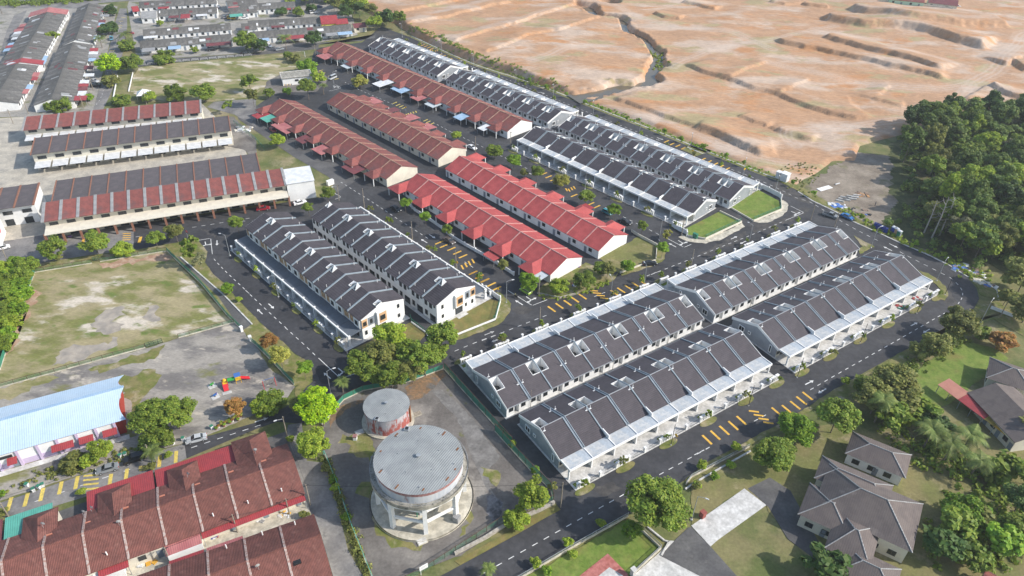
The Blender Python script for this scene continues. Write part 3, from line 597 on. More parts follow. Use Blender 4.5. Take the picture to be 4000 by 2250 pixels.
# ============================================================ BUILDINGS
def window_mesh(w, h, fw=.09, fm=None, depth=.10, mull=1):
    """window in the x-z plane facing -y, origin at its lower left; returns (frame mesh, pane mesh)"""
    fm = fm or m_frame; b = MB()
    b.box(0, w, -depth, .0, 0, fw, fm); b.box(0, w, -depth, .0, h-fw, h, fm)
    b.box(0, fw, -depth, .0, fw, h-fw, fm); b.box(w-fw, w, -depth, .0, fw, h-fw, fm)
    for k in range(mull):
        x = w*(k+1)/(mull+1); b.box(x-.03, x+.03, -depth+.01, -.01, fw, h-fw, fm)
    p = MB().box(fw-.01, w-fw+.01, -.05, -.02, fw-.01, h-fw+.01, m_glass)
    return b.mesh('window'), p.mesh('pane')
WN = {}
def window(parent, x, y, z, w, h, facing, kind='dark', mull=1):
    """facing: 'b' -y, 'f' +y, 'l' -x, 'r' +x (local)"""
    key = (w, h, kind, mull)
    if key not in WN: WN[key] = window_mesh(w, h, .09 if kind == 'dark' else .16, m_frame if kind == 'dark' else m_white, .1 if kind == 'dark' else .16, mull)
    fm, pm = WN[key]; rz = {'b':0,'f':math.pi,'l':-math.pi/2,'r':math.pi/2}[facing]
    o = piece('window', fm, parent, (x,y,z), rz); piece('pane', pm, o); return o
me_pipe = MB().cyl(0,0,0,.95,.07,m_white,6).mesh('vent_pipe')
me_pipe2 = MB().cyl(0,0,0,.95,.07,m_white,6).box(-.3,.3,-.16,.16,-.03,.05,m_white).mesh('vent_pipe')
me_wtank = MB().cyl(0,0,0,1.25,.66,m_black,14).cyl(0,0,1.25,1.45,.55,m_black,14,.2).mesh('water_tank')
def door_mesh(w=1.0, h=2.1, m=None): return MB().box(0,w,-.06,.0,0,h,m or m_bluegrey).mesh('door')
me_door = door_mesh(); me_doorw = door_mesh(1.0, 2.1, m_greyp); me_slide = door_mesh(2.4, 2.2, m_glass)

def terrace_single(label, O, az, n, w=6.25, D=15.2, zr=6.05, ze=3.3, group='new single-storey terraces', fence_label='', tree_label='', end_gable=True):
    t = thing('terrace_house_row', label, 'terrace', (O[0],O[1],0), az, group)
    L = n*w; yr = D*.505; wd, wl = 2.35, 3.3
    sl_r = (zr-ze)/yr; sl_f = (zr-ze)/(D-yr)
    zz = lambda y: zr-(yr-y)*sl_r if y < yr else zr-(y-yr)*sl_f
    ya = yr-wl
    def slope_r(left):
        b = MB(); x0,x1 = .16, w-.16
        b.sheet([(x0,-.35,zz(-.35)),(x1,-.35,zz(-.35)),(x1,ya,zz(ya)),(x0,ya,zz(ya))], .14, m_tile)
        a, c = (wd, x1) if left else (x0, w-wd)
        b.sheet([(a,ya,zz(ya)),(c,ya,zz(ya)),(c,yr,zr),(a,yr,zr)], .14, m_tile)
        b.prism_x([(-.4,ze-.36),(-.32,ze-.36),(-.32,ze-.08),(-.4,ze-.08)], x0, x1, m_greyp)
        return b.mesh('roof_slope')
    sf = MB().sheet([(.16,yr,zr),(w-.16,yr,zr),(w-.16,D+.05,zz(D+.05)),(.16,D+.05,zz(D+.05))], .14, m_tile)
    sf.prism_x([(yr-.1,zr-.04),(yr,zr-.02),(yr+.1,zr-.04),(yr+.06,zr+.06),(yr-.06,zr+.06)], .16, w-.16, m_greyp)
    sf = sf.mesh('roof_slope'); sr = {True: slope_r(True), False: slope_r(False)}
    def well(left):
        b = MB(); x0, x1 = (.05, wd) if left else (w-wd, w-.05); z0 = 2.6
        b.poly([(x0,ya,z0),(x1,ya,z0),(x1,yr,z0),(x0,yr,z0)], m_conc)
        b.box(x0,x1,yr-.03,yr+.12,z0,zr-.15,m_white); b.box(x0,x1,ya-.14,ya,z0,zz(ya)+.1,m_white)
        for x in ((x0,x1)):
            s = .1 if x == x0 else -.1
            b.hexa([(x,ya,z0),(x+s,ya,z0),(x+s,yr,z0),(x,yr,z0)] , [(x,ya,zz(ya)+.04),(x+s,ya,zz(ya)+.04),(x+s,yr,zr-.1),(x,yr,zr-.1)], m_white)
        return b.mesh('light_well')
    wm = {True: well(True), False: well(False)}
    def party(odd):
        b = MB(); th = .3 if odd else .2; up = .16 if odd else .22
        for ya_, yb_ in ((-.4, yr), (yr, D+.1)):
            for s in ((-1, 1) if odd else (0,)):
                xa, xb = (s*th-.08, s*th+.08) if odd else (-.14, .14)
                b.hexa([(xa,ya_,zz(ya_)-.5),(xb,ya_,zz(ya_)-.5),(xb,yb_,zz(yb_)-.5),(xa,yb_,zz(yb_)-.5)], [(xa,ya_,zz(ya_)+up),(xb,ya_,zz(ya_)+up),(xb,yb_,zz(yb_)+up),(xa,yb_,zz(yb_)+up)], m_capb)
        if odd: b.hexa([(-.24,-.4,zz(-.4)-.4),(.24,-.4,zz(-.4)-.4),(.24,yr,zr-.4),(-.24,yr,zr-.4)], [(-.24,-.4,zz(-.4)-.02),(.24,-.4,zz(-.4)-.02),(.24,yr,zr-.02),(-.24,yr,zr-.02)], m_bluegrey)
        if odd: b.hexa([(-.24,yr,zr-.4),(.24,yr,zr-.4),(.24,D,zz(D)-.4),(-.24,D,zz(D)-.4)], [(-.24,yr,zr-.02),(.24,yr,zr-.02),(.24,D,zz(D)-.02),(-.24,D,zz(D)-.02)], m_bluegrey)
        return b.mesh('party_wall_capping')
    pm = {True: party(True), False: party(False)}
    ups = MB().hexa([(-.12,D-1.3,ze-.1),(.12,D-1.3,ze-.1),(.12,D+1.0,ze-.1),(-.12,D+1.0,ze-.1)], [(-.12,D-1.3,ze+1.15),(.12,D-1.3,ze+1.15),(.12,D+1.0,ze+.95),(-.12,D+1.0,ze+.95)], m_white).mesh('fire_wall_upstand')
    cb = MB().box(.12,w-.12,D+.02,D+3.3,2.98,3.2,m_slab); cs = cb.mesh('carport_slab')
    beam = MB().box(.0,w,D+3.3,D+3.55,2.80,3.34,m_white).mesh('front_beam')
    rib = MB().box(-.11,.11,D+.1,D+3.3,2.9,3.36,m_white).mesh('slab_curb')
    colm = MB().box(-.15,.15,D+2.9,D+3.28,0,2.9,m_white).mesh('porch_column')
    lowp = MB().box(-.09,.09,D-.4,D+2.85,.1,2.95,m_white).mesh('carport_screen_wall')
    for k in range(n):
        x0 = k*w; left = (k % 2 == 0)
        piece('roof_slope', sf, t, (x0,0,0)); piece('roof_slope', sr[left], t, (x0,0,0))
        piece('light_well', wm[left], t, (x0,0,0))
        piece('water_tank', me_wtank, t, (x0+(1.25 if left else w-1.25), ya+1.7, 2.7))
        piece('carport_slab', cs, t, (x0,0,0)); piece('front_beam', beam, t, (x0,0,0.02*(k%2)))
        # rear windows, front door and window
        window(t, x0+.75, -.005, 1.35, 1.15, 1.15, 'b'); window(t, x0+w*.66, -.005, 1.35, 1.15, 1.15, 'b')
        piece('door', me_doorw, t, (x0+2.35, .95, .15)) if True else None
        piece('sliding_door', me_slide, t, (x0+4.4, D-.44, .12), math.pi)
        window(t, x0+5.9, D-.44, .9, 1.2, 1.3, 'f')
    for k in range(n+1):
        x = k*w
        if 0 < k < n: piece('party_wall_capping', pm[k % 2 == 1], t, (x,0,0))
        if k % 2 == 0 and 0 < k < n: piece('fire_wall_upstand', ups, t, (x,0,0))
        if 0 < k < n: piece('slab_curb', rib, t, (x,0,0)); piece('carport_screen_wall', lowp, t, (x,0,0))
        else: piece('slab_curb', rib, t, (x+(.11 if k == 0 else -.11),0,.015))
        xc = min(max(x,.2),L-.2); piece('porch_column', colm, t, (xc,0,0))
        if k % 2 == 0:
            for s in (-.5, .5):
                if 0 < x+s < L: piece('vent_pipe', me_pipe2, t, (x+s, yr+.9, zz(yr+.9)))
        elif 0 < k < n:
            for s in (-.65, .65): piece('vent_pipe', me_pipe2, t, (x+s, yr-3.9, zz(yr-3.9)))
    # walls: rear wall with yard recesses, front wall, gables
    b = MB()
    for k in range(n):
        x0 = k*w; g0 = .12 if k == 0 else 0; g1 = .12 if k == n-1 else 0
        b.box(x0+g0,x0+2.2,0,1.0,.0,ze-.12,m_white); b.box(x0+3.5,x0+w-g1,0,1.0,.0,ze-.12,m_white); b.box(x0+2.2,x0+3.5,1.0,1.15,.0,ze-.12,m_white)
    b.box(.12,L-.12,D-.6,D-.42,0,ze-.12,m_offw)
    b.build('wall', t)
    def gable(x, s):
        g_ = MB(); prof = [(0,0),(D-.4,0),(D-.4,zz(D-.4)-.16),(yr,zr-.16),(0,zz(0)-.16)]
        g_.prism_x(prof, x, x+.12*s, m_greyp) if s > 0 else g_.prism_x(prof, x+.12*s, x, m_greyp)
        go = g_.build('gable_wall', t)
        bb = MB(); xa, xb = (x-.1, x-.003) if s > 0 else (x+.003, x+.1)
        for ya_, yb_ in ((-.35, yr), (yr, D+.1)):
            bb.hexa([(xa,ya_,zz(ya_)-.75),(xb,ya_,zz(ya_)-.75),(xb,yb_,zz(yb_)-.75),(xa,yb_,zz(yb_)-.75)], [(xa,ya_,zz(ya_)+.04),(xb,ya_,zz(ya_)+.04),(xb,yb_,zz(yb_)+.04),(xa,yb_,zz(yb_)+.04)], m_white)
        bb.build('bargeboard', t)
        f = 'l' if s > 0 else 'r'; q = (1 if s > 0 else -1)
        for yy, z, ww, hh in ((3.3,.9,1.9,1.7),(5.9,1.6,.9,.9),(12.9,.6,.75,2.3)):
            window(t, x-.005*q, yy+(ww/2 if s > 0 else -ww/2), z, ww, hh, f, 'white', 1 if ww > 1 else 0)
    gable(0, 1); gable(L, -1)
    MB().box(-.35,L+.35,-.45,D+6.35,-.02,.1,m_conc).build('floor_apron', t)
    # ---- front boundary: pillars, meter frames, grilles
    fy = D+6.1
    f = thing('front_fence', fence_label, 'fence', (O[0],O[1],.1), az, 'white front boundary fences')
    meter = MB()
    for xx in (-1.2,-.45,.3,1.05): meter.box(xx,xx+.16,-.35,.1,0,1.45,m_white)
    meter.box(-1.3,1.31,-.4,.14,1.45,1.62,m_white); meter.box(-1.3,-.25,-.45,.2,1.62,1.72,m_white); meter.box(-1.04,1.05,-.3,-.2,0,.5,m_white)
    meter = meter.mesh('meter_frame')
    pil = MB().box(-.22,.22,-.22,.22,0,1.5,m_white).box(-.3,.3,-.3,.3,1.5,1.62,m_white).mesh('pillar')
    def grille(Lg):
        b = MB(); b.box(0,Lg,-.02,.02,.1,.15,m_iron); b.box(0,Lg,-.02,.02,1.15,1.2,m_iron)
        nb = max(2,int(Lg/.33))
        for i in range(nb+1): x = Lg*i/nb; b.box(x-.014,x+.014,-.014,.014,.05,1.3,m_iron)
        return b.mesh('gate_grille')
    gr = grille(w-3.5)
    for k in range(n+1):
        x = min(max(k*w,1.35),L-1.35) if k % 2 == 0 else k*w
        if k % 2 == 0:
            piece('meter_frame', meter, f, (x,fy,0))
            for s in (-1.75,1.75):
                if 0 <= x+s <= L: piece('pillar', pil, f, (x+s,fy,0))
        else: piece('pillar', pil, f, (min(k*w,L-.3),fy,0))
    for k in range(n):
        xs_ = k*w+2.2 if k % 2 == 0 else k*w+.4
        piece('gate_grille', gr, f, (xs_,fy,0)); 
    # ---- verge islands with young trees
    isl = MB(); pts = [(2.6*math.cos(a*math.pi/8), .95*math.sin(a*math.pi/8), 0) for a in range(16)]
    isl.hexa([(p[0],p[1],-.1) for p in pts], pts, m_verge); im = isl.mesh('verge_island')
    ca, sa = math.cos(az), math.sin(az); loc = lambda x, y: (O[0]+ca*x-sa*y, O[1]+sa*x+ca*y)
    for k in range(0, n+1, 2):
        x = min(max(k*w,1.5),L-1.5); px, py = loc(x, fy+1.0)
        struct(piece('verge_island', im, None, (px,py,.09), az)); ISL.append((px, py, k//2, tree_label))
    px_, py_ = 0, 0
    pg = MB().box(-1.3,1.3,-1.4,-.35,0,.03,m_lawn).mesh('planter_bed')
    for k in range(0, n+1, 2):
        x = min(max(k*w,1.4),L-1.4); piece('planter_bed', pg, t, (x, fy-.1, .1))
    return t
ISL = []
AZA, AZB = R_(34.05), R_(134.5)
ua, va = azv(AZA), azv(AZA+math.pi/2); ub, vb_ = azv(AZB), azv(AZB+math.pi/2)
S1 = Vector((-.58,116.89,0)); S2 = Vector((54.75,153.89,0)); S3 = Vector((10.95,102.06,0)); S4 = Vector((67.52,139.61,0))
terrace_single('single-storey terrace with charcoal roof, nearest the green fence of the round water tanks', S1, AZA, 10, fence_label='white front fence of the terrace nearest the water tanks', tree_label='fronting the terrace nearest the water tanks')
terrace_single('single-storey charcoal-roofed terrace behind, facing the avenue and ending by the blue car', S2, AZA, 10, fence_label='white front fence of the terrace facing the two end lawns', tree_label='fronting the terrace ending by the blue car')
terrace_single('single-storey terrace with open white carports in the foreground, next to the big round tree', S3+ua*62.6+va*15.2, AZA+math.pi, 10, fence_label='white gates and pillars of the foreground terrace beside the big round tree', tree_label='in front of the foreground terrace')
terrace_single('single-storey white-carport terrace on the front road, at the bend beside the forest', S4+ua*63.0+va*15.2, AZA+math.pi, 10, fence_label='white gates and pillars of the terrace at the road bend', tree_label='in front of the terrace at the road bend')
U1 = Vector((73.39,217.34,0)); AU = R_(134.25)
uu, vv = azv(AU), azv(AU+math.pi/2)
UL = ['charcoal-roofed terrace beside the earthworks road, nearest of three in line, ending at the corner lawn','charcoal-roofed terrace beside the earthworks road, middle of three in line','charcoal-roofed terrace beside the earthworks road, farthest of three in line']
for k, (u0, u1, n) in enumerate(((0,80.5,13),(86.5,152.2,11),(158.4,214.8,9))):
    nm = ('nearest','middle','farthest')[k]
    terrace_single(UL[k], U1+uu*u1, AU+math.pi, n, w=(u1-u0)/n, fence_label='white roadside fence of the %s terrace by the earthworks' % nm, tree_label='by the %s terrace along the earthworks road' % nm)
terrace_single('charcoal-roofed terrace with a long white carport slab facing the bright red roofs', Vector((58.95,207.68,0))-vv*13.6, R_(135.1), 12, w=79.5/12, D=13.6, fence_label='white fence and gate frames facing the bright red roofed terrace', tree_label='in front of the carports facing the bright red roofs')

def terrace_double(label, O, az, n, w, flip, fence_label, tree_label, near0):
    """two-storey row; local y: 0 rear eave .. D front eave; visible light wells on the slope given by flip"""
    t = thing('terrace_house_row', label, 'terrace', (O[0],O[1],0), az, 'new two-storey terraces')
    D, ze, zr = 13.4, 6.55, 8.75; yr = 6.75; L = n*w
    zz = lambda y: zr-abs(y-yr)*(zr-ze)/(yr if y < yr else D-yr)
    def slope(y0, y1, notch, left):
        b = MB(); x0, x1 = .2, w-.2; ye, yi = (y0, y1)
        s = 1 if yi > ye else -1
        ya = yr-s*1.75
        def sh(a, c, p, r):
            qd = [(a,p,zz(p)),(c,p,zz(p)),(c,r,zz(r)),(a,r,zz(r))]
            if s < 0: qd = [qd[3],qd[2],qd[1],qd[0]]
            b.sheet(qd, .15, m_tileT)
        if notch:
            sh(x0, x1, ye, ya); wd = 1.6
            a, c = (wd, x1) if left else (x0, w-wd); sh(a, c, ya, yi)
        else: sh(x0, x1, ye, yi)
        return b.mesh('roof_slope')
    def well(left):
        b = MB(); s = 1 if not flip else -1; ya = yr-s*1.75; x0, x1 = (.05,1.6) if left else (w-1.6,w-.05); z0 = 7.2
        lo, hi_ = min(ya,yr), max(ya,yr)
        b.poly([(x0,lo,z0),(x1,lo,z0),(x1,hi_,z0),(x0,hi_,z0)], m_conc)
        b.box(x0,x1,yr-.05,yr+.05,z0,zr+.12,m_white)
        b.box(x0,x1,ya-.06,ya+.06,z0,zz(ya)+.12,m_capb)
        for x, dx in ((x0,.12),(x1,-.12)):
            b.hexa([(x,lo,z0),(x+dx,lo,z0),(x+dx,hi_,z0),(x,hi_,z0)], [(x,lo,zz(lo)+.2),(x+dx,lo,zz(lo)+.2),(x+dx,hi_,zz(hi_)+.2),(x,hi_,zz(hi_)+.2)], m_white)
        # white raking hood over the opening
        xm = x1 if left else x0
        b.poly([(x0 if left else x1,yr,zr+.5),(xm,yr,zr+.1),(xm,ya,zz(ya)+.1)], m_white)
        return b.mesh('light_well')
    wm = {True: well(True), False: well(False)}
    def pcap():
        b = MB()
        for a, c in ((-.45,yr),(yr,D+.45)):
            b.hexa([(-.2,a,zz(a)-.4),(.2,a,zz(a)-.4),(.2,c,zz(c)-.4),(-.2,c,zz(c)-.4)], [(-.2,a,zz(a)+.28),(.2,a,zz(a)+.28),(.2,c,zz(c)+.28),(-.2,c,zz(c)+.28)], m_capb)
        return b.mesh('party_wall_capping')
    pc_ = pcap()
    S_ = {}
    for side in (0, 1):
        for left in (True, False):
            y0 = -.45 if side == 0 else D+.45
            S_[side,left] = slope(y0, yr, (side == 1) == flip, left)
    carp = MB().sheet([(.05,D+.2,3.35),(w-.05,D+.2,3.35),(w-.05,D+3.95,3.05),(.05,D+3.95,3.05)], .1, m_corr).mesh('carport_roof')
    beam = MB().box(.15,w-.15,D+3.95,D+4.3,2.85,3.35,m_white).mesh('front_beam')
    colm = MB().box(-.22,.22,D+3.6,D+4.28,0,3.3,m_white).mesh('porch_column')
    for k in range(n):
        x0 = k*w; left = (k % 2 == 0)
        for side in (0,1): piece('roof_slope', S_[side,left], t, (x0,0,0))
        piece('light_well', wm[left], t, (x0,0,0))
        piece('carport_roof', carp, t, (x0,0,0)); piece('front_beam', beam, t, (x0,0,0))
        # rear wall openings, two storeys
        for xx, z, ww, hh in ((.5,4.3,1.1,1.6),(2.5,4.3,1.1,1.6),(.5,1.0,1.1,1.6)): window(t, x0+xx, -.005, z, ww, hh, 'b')
        window(t, x0+4.3, -.005, 5.2, .6, .6, 'b', 'dark', 0)
        piece('sliding_door', me_slide, t, (x0+2.6, -.005, .12))
        # front upper bay
        bay = MB().box(x0+(.35 if left else w-3.05),x0+(3.05 if left else w-.35),D,D+.42,3.5,ze-.2,m_white).build('bay', t)
        window(t, x0+(2.4 if left else w-1.1), D+.425, 4.2, 1.3, 1.4, 'f')
        window(t, x0+(w-.7 if left else 1.9), D+.005, 4.2, 1.3, 1.4, 'f')
        MB().box(x0+(3.2 if left else .3),x0+(w-.3 if left else w-3.2),D+.003,D+.06,3.6,ze-.2,m_tan).build('tan_panel', t)
        piece('sliding_door', me_slide, t, (x0+4.2, D+.005, .12), math.pi)
    for k in range(n+1):
        x = k*w
        if 0 < k < n:
            piece('party_wall_capping', pc_, t, (x,0,0))
            for yy in (1.0, D-1.0): piece('vent_pipe', me_pipe, t, (x+.75*(1 if k%2 else -1), yy, zz(yy)-.05))
        piece('porch_column', colm, t, (min(max(x,.22),L-.22),0,0))
    b = MB(); b.box(.12,L-.12,0,.18,0,ze-.1,m_white); b.box(.12,L-.12,D-.18,D,0,ze-.1,m_white); b.build('wall', t)
    for x, s in ((0,1),(L,-1)):
        xa, xb = (x,x+.12) if s > 0 else (x-.12,x)
        MB().prism_x([(0,0),(D,0),(D,zz(D)-.12),(yr,zr-.12),(0,zz(0)-.12)], xa, xb, m_white).build('gable_wall', t)
        f = 'l' if s > 0 else 'r'; q = -1 if s > 0 else 1
        def win(yc, z, ww, hh, off=.005, mull=0): window(t, x+off*q, yc+(ww/2 if s > 0 else -ww/2), z, ww, hh, f, 'dark', mull)
        def slabx(y0, y1, z0, z1, d0, d1, m, nm):
            a, c = sorted((x+q*d0, x+q*d1)); MB().box(a,c,y0,y1,z0,z1,m).build(nm, t)
        win(1.9,4.6,.7,1.2); win(1.9,1.5,.7,1.1)
        slabx(5.9,9.0,2.9,6.9,.003,.75,m_white,'bay'); slabx(6.15,8.4,3.25,6.4,.753,.80,m_tan,'tan_panel'); win(7.4,4.1,1.5,1.5,.80,2)
        slabx(9.6,11.4,3.6,6.1,.003,.10,m_bluegrey,'slate_panel'); win(10.5,4.1,.7,1.4,.10)
        slabx(11.7,13.35,3.6,6.2,.003,.10,m_tan,'tan_panel'); win(12.5,4.2,1.0,1.3,.10,1)
        win(10.0,1.3,.6,1.1); win(12.3,1.2,.7,1.3)
        slabx(6.2,8.8,.1,2.5,.003,.05,m_glass,'sliding_door')
        slabx(5.8,9.2,-.02,.16,.06,2.0,m_conc,'step')
    MB().box(-.9,L+.9,-1.0,D+5.9,-.03,.1,m_conc).build('floor_apron', t)
    fy = D+5.6
    f = thing('front_fence', fence_label, 'fence', (O[0],O[1],.1), az, 'white front boundary fences')
    wallp = MB()
    for xx in (-1.5,-.5,.5,1.5): wallp.box(xx-.2,xx+.2,-.25,.25,0,1.5,m_white)
    wallp.box(-1.7,1.7,-.2,.2,1.2,1.45,m_white); wallp.box(-.75,-.25,-.3,.3,1.5,1.75,m_white).box(.25,.75,-.3,.3,1.5,1.75,m_white)
    wallp = wallp.mesh('meter_frame')
    pil = MB().box(-.22,.22,-.22,.22,0,1.6,m_white).box(-.3,.3,-.3,.3,1.6,1.72,m_white).mesh('pillar')
    gl = MB(); Lg = w-2.4
    gl.box(0,Lg,-.02,.02,.1,.15,m_iron); gl.box(0,Lg,-.02,.02,1.2,1.25,m_iron)
    for i in range(11): gl.box(Lg*i/10-.014,Lg*i/10+.014,-.014,.014,.05,1.35,m_iron)
    gl = gl.mesh('gate_grille')
    solidw = MB().box(0,w-2.4,-.1,.1,0,1.3,m_white).mesh('fence_wall')
    for k in range(n+1):
        if k % 2 == 0: piece('meter_frame', wallp, f, (min(max(k*w,1.7),L-1.7),fy,0))
        else: piece('pillar', pil, f, (k*w,fy,0))
    for k in range(n): piece('gate_grille', gl, f, (k*w+(1.85 if k%2==0 else .5),fy,0))
    isl = MB(); pts = [(1.9*math.cos(a*math.pi/8), .95*math.sin(a*math.pi/8), 0) for a in range(16)]
    isl.hexa([(p[0],p[1],-.1) for p in pts], pts, m_verge); im = isl.mesh('verge_island')
    ca, sa = math.cos(az), math.sin(az)
    for k in range(0, n+1, 2):
        x = min(max(k*w,1.5),L-1.5); px, py = O[0]+ca*x-sa*(fy+1.0), O[1]+sa*x+ca*(fy+1.0)
        struct(piece('verge_island', im, None, (px,py,.09), az)); ISL.append((px,py,k//2,tree_label))
    return t
T1 = Vector((-38.2,143.2,0)); T2 = Vector((-19.64,150.06,0))
terrace_double('two-storey white terrace with charcoal roof and shaded carports beside the playing field road', T1-vb_*13.4, AZB, 11, 61.6/11, True, 'white front wall and pillars beside the playing field road', 'beside the playing field road', True)
terrace_double('two-storey white terrace with charcoal roof, backing the other and facing the yellow road bars', T2+ub*61.8, AZB+math.pi, 11, 61.8/11, False, 'white front wall facing the yellow barred road', 'facing the yellow barred road', False)

# ---------------- generic gabled rows (older housing)
def gable_row(label, a, b, zr, ze, hl, hr, n, roof, wall, rib, cat='terrace', group=None, ribw=.35, porches=None, awn=(), ext=(), win=True, name='house_row', vents=0, gablewall=None, ribends=False, capm=None, z0=0.):
    """ridge from point a to b; y>0 left of travel. awn: (x0,x1,side,depth,z,material); porches: (side, depth, every)"""
    a = Vector((a[0],a[1],0)); b = Vector((b[0],b[1],0)); d = b-a; L = d.length; az = math.atan2(d.y,d.x)
    t = thing(name, label, cat, (a.x,a.y,z0), az, group); w = L/n
    ov = .35; zl = ze-ov*(zr-ze)/hl; zrr = ze-ov*(zr-ze)/hr
    s1 = MB().sheet([(0,0,zr),(w,0,zr),(w,hl+ov,zl),(0,hl+ov,zl)], .14, roof).mesh('roof_slope')
    s2 = MB().sheet([(0,-hr-ov,zrr),(w,-hr-ov,zrr),(w,0,zr),(0,0,zr)], .14, roof).mesh('roof_slope')
    for k in range(n): piece('roof_slope', s1, t, (k*w,0,0)); piece('roof_slope', s2, t, (k*w,0,0))
    if rib:
        rb = MB()
        for y0, y1, z0, z1 in ((0,hl+ov,zr,zl),(-hr-ov,0,zrr,zr)):
            rb.hexa([(-ribw/2,y0,z0-.1),(ribw/2,y0,z0-.1),(ribw/2,y1,z1-.1),(-ribw/2,y1,z1-.1)], [(-ribw/2,y0,z0+.14),(ribw/2,y0,z0+.14),(ribw/2,y1,z1+.14),(-ribw/2,y1,z1+.14)], rib)
        rb = rb.mesh('roof_rib')
        for k in range(0 if ribends else 1, n+1 if ribends else n): piece('roof_rib', rb, t, (k*w,0,0))
        MB().prism_x([(-.2,zr-.06),(.2,zr-.06),(.12,zr+.1),(-.12,zr+.1)], 0, L, capm or rib).build('ridge_cap', t)
    wb = MB().prism_x([(-hr,0),(hl,0),(hl,ze-.16),(0,zr-.16),(-hr,ze-.16)], .15, L-.15, wall); wb.build('wall', t)
    if roof is m_greyroof:
        r = random.Random(int(L*10)+n)
        for k in range(n*2):
            sd_ = r.choice((1,-1)); hh = hl if sd_ > 0 else hr; x0 = r.uniform(.2,L-3); w_ = r.uniform(.6,3.2); f0 = r.uniform(.05,.6); f1 = min(.98,f0+r.uniform(.15,.5))
            zf = lambda f: zr+(ze-zr)*f+.035+.004*(k%7); pts = [(x0,sd_*hh*f0,zf(f0)),(x0+w_,sd_*hh*f0,zf(f0)),(x0+w_,sd_*hh*f1,zf(f1)),(x0,sd_*hh*f1,zf(f1))]
            MB().sheet(pts if sd_ > 0 else pts[::-1], .03, r.choice((m_metgrey,m_metmar,m_greyroof,m_greyroof,m_metwhite,m_metgrey))).build('roof_patch', t)
    if win:
        for k in range(n):
            for side in (1,-1):
                y = hl if side > 0 else -hr; f = 'f' if side > 0 else 'b'; x = k*w
                window(t, x+(w*.62 if side > 0 else w*.2), y+.005*side, 1.2, 1.3, 1.2, f)
                piece('door', me_door, t, (x+(w*.9 if side > 0 else w*.68), y+.005*side, .05), math.pi if side > 0 else 0)
                if ze > 5: window(t, x+(w*.7 if side > 0 else w*.3), y+.005*side, 4.2, 1.6, 1.3, f)
    for (x0,x1,side,dep,z,m) in awn:
        y0 = (hl if side > 0 else -hr)-.3*side; y1 = y0+side*dep
        A = MB(); pts = [(x0,y0,z),(x1,y0,z),(x1,y1,z-.35),(x0,y1,z-.35)]
        if side < 0: pts = [pts[3],pts[2],pts[1],pts[0]]
        A.sheet(pts, .07, m); o = A.build('awning', t)
        for xx in (x0+.15, x1-.15): MB().box(xx-.05,xx+.05,min(y1-side*.2,y1-side*.1),max(y1-side*.2,y1-side*.1),0,z-.4,m_steel).build('awning_post', o)
    for (x0,x1,side,dep,h,m) in ext:     # lean-to rear extension with a low wall
        y0 = (hl if side > 0 else -hr); y1 = y0+side*dep
        MB().box(x0,x1,min(y0+side*.01,y1),max(y0+side*.01,y1),0,h,m).build('extension', t)
    if porches:
        side, dep, every, pw, pm_ = porches
        for k in range(0, n, every):
            xc = (k+every/2)*w; y0 = (hl-.8 if side > 0 else -hr+.8); y1 = (hl+dep if side > 0 else -hr-dep)
            zt = ze+ (zr-ze)*.45; zb = ze-.35; hb = pw/2; yt = y1-side*hb*.85
            yk = side*(hl if side > 0 else hr)*(1-(zt-ze)/(zr-ze))
            H = MB()
            ring = [(xc-hb,y0,zb),(xc+hb,y0,zb),(xc+hb,y1,zb),(xc-hb,y1,zb)]
            A_, B_ = (xc,yk,zt),(xc,yt,zt)
            for qd in ([(xc-hb,y0,zb),(xc-hb,y1,zb),B_,A_],[(xc+hb,y1,zb),(xc+hb,y0,zb),A_,B_],[(xc-hb,y1,zb),(xc+hb,y1,zb),B_]):
                H.poly(qd if side < 0 else qd, pm_)
            po = H.build('porch_roof', t)
            for xx in (xc-hb+.3, xc+hb-.3): MB().box(xx-.12,xx+.12,min(y1-side*.5,y1-side*.26),max(y1-side*.5,y1-side*.26),0,zb-.02,m_white).build('porch_post', po)
    return t
def GR(label, s, zr, *a, **k):
    p, q_ = PP(s, zr); return gable_row(label, p, q_, zr, *a, **k)
R1a = Vector((15.8,175.0,0)); R1b = R1a+ub*71
gable_row('bright red tiled terrace facing the yellow barred road', R1a, R1b, 6.0, 3.3, 6.6, 6.9, 11, m_red, m_white, m_redrib, group='bright red roofed terraces', porches=(1,4.0,2,6.4,m_red), awn=((.5,5.5,1,7.0,2.9,m_poly),(17,22,1,7.0,2.7,m_red)))
gable_row('bright red tiled terrace behind, facing the carport slab terrace', Vector((30.8,188.3,0)), Vector((30.8,188.3,0))+ub*73, 6.0, 3.3, 6.6, 7.0, 11, m_red, m_white, m_redrib, group='bright red roofed terraces', porches=(-1,3.6,2,6.0,m_red), awn=((19,23,-1,6.5,2.8,m_metred),))
q1a = Vector((-40,231,0))
gable_row('long weathered red-brown terrace nearest the builders yard', q1a, q1a+azv(R_(135.2))*84, 6.0, 3.3, 6.8, 6.8, 13, m_brown, m_offw, m_brownrib, group='weathered red-brown terraces', porches=(1,3.5,2,6.0,m_brown), awn=((73,79,1,6,2.8,m_metgreen),(79,84,1,7,2.8,m_metred),(58,70,1,6,2.8,m_metpink),(33,40,1,6,2.8,m_metpink),(12,20,1,6,2.8,m_metmar),(46,52,1,6,2.8,m_metmar)))
q2a = Vector((-23.5,247.5,0))
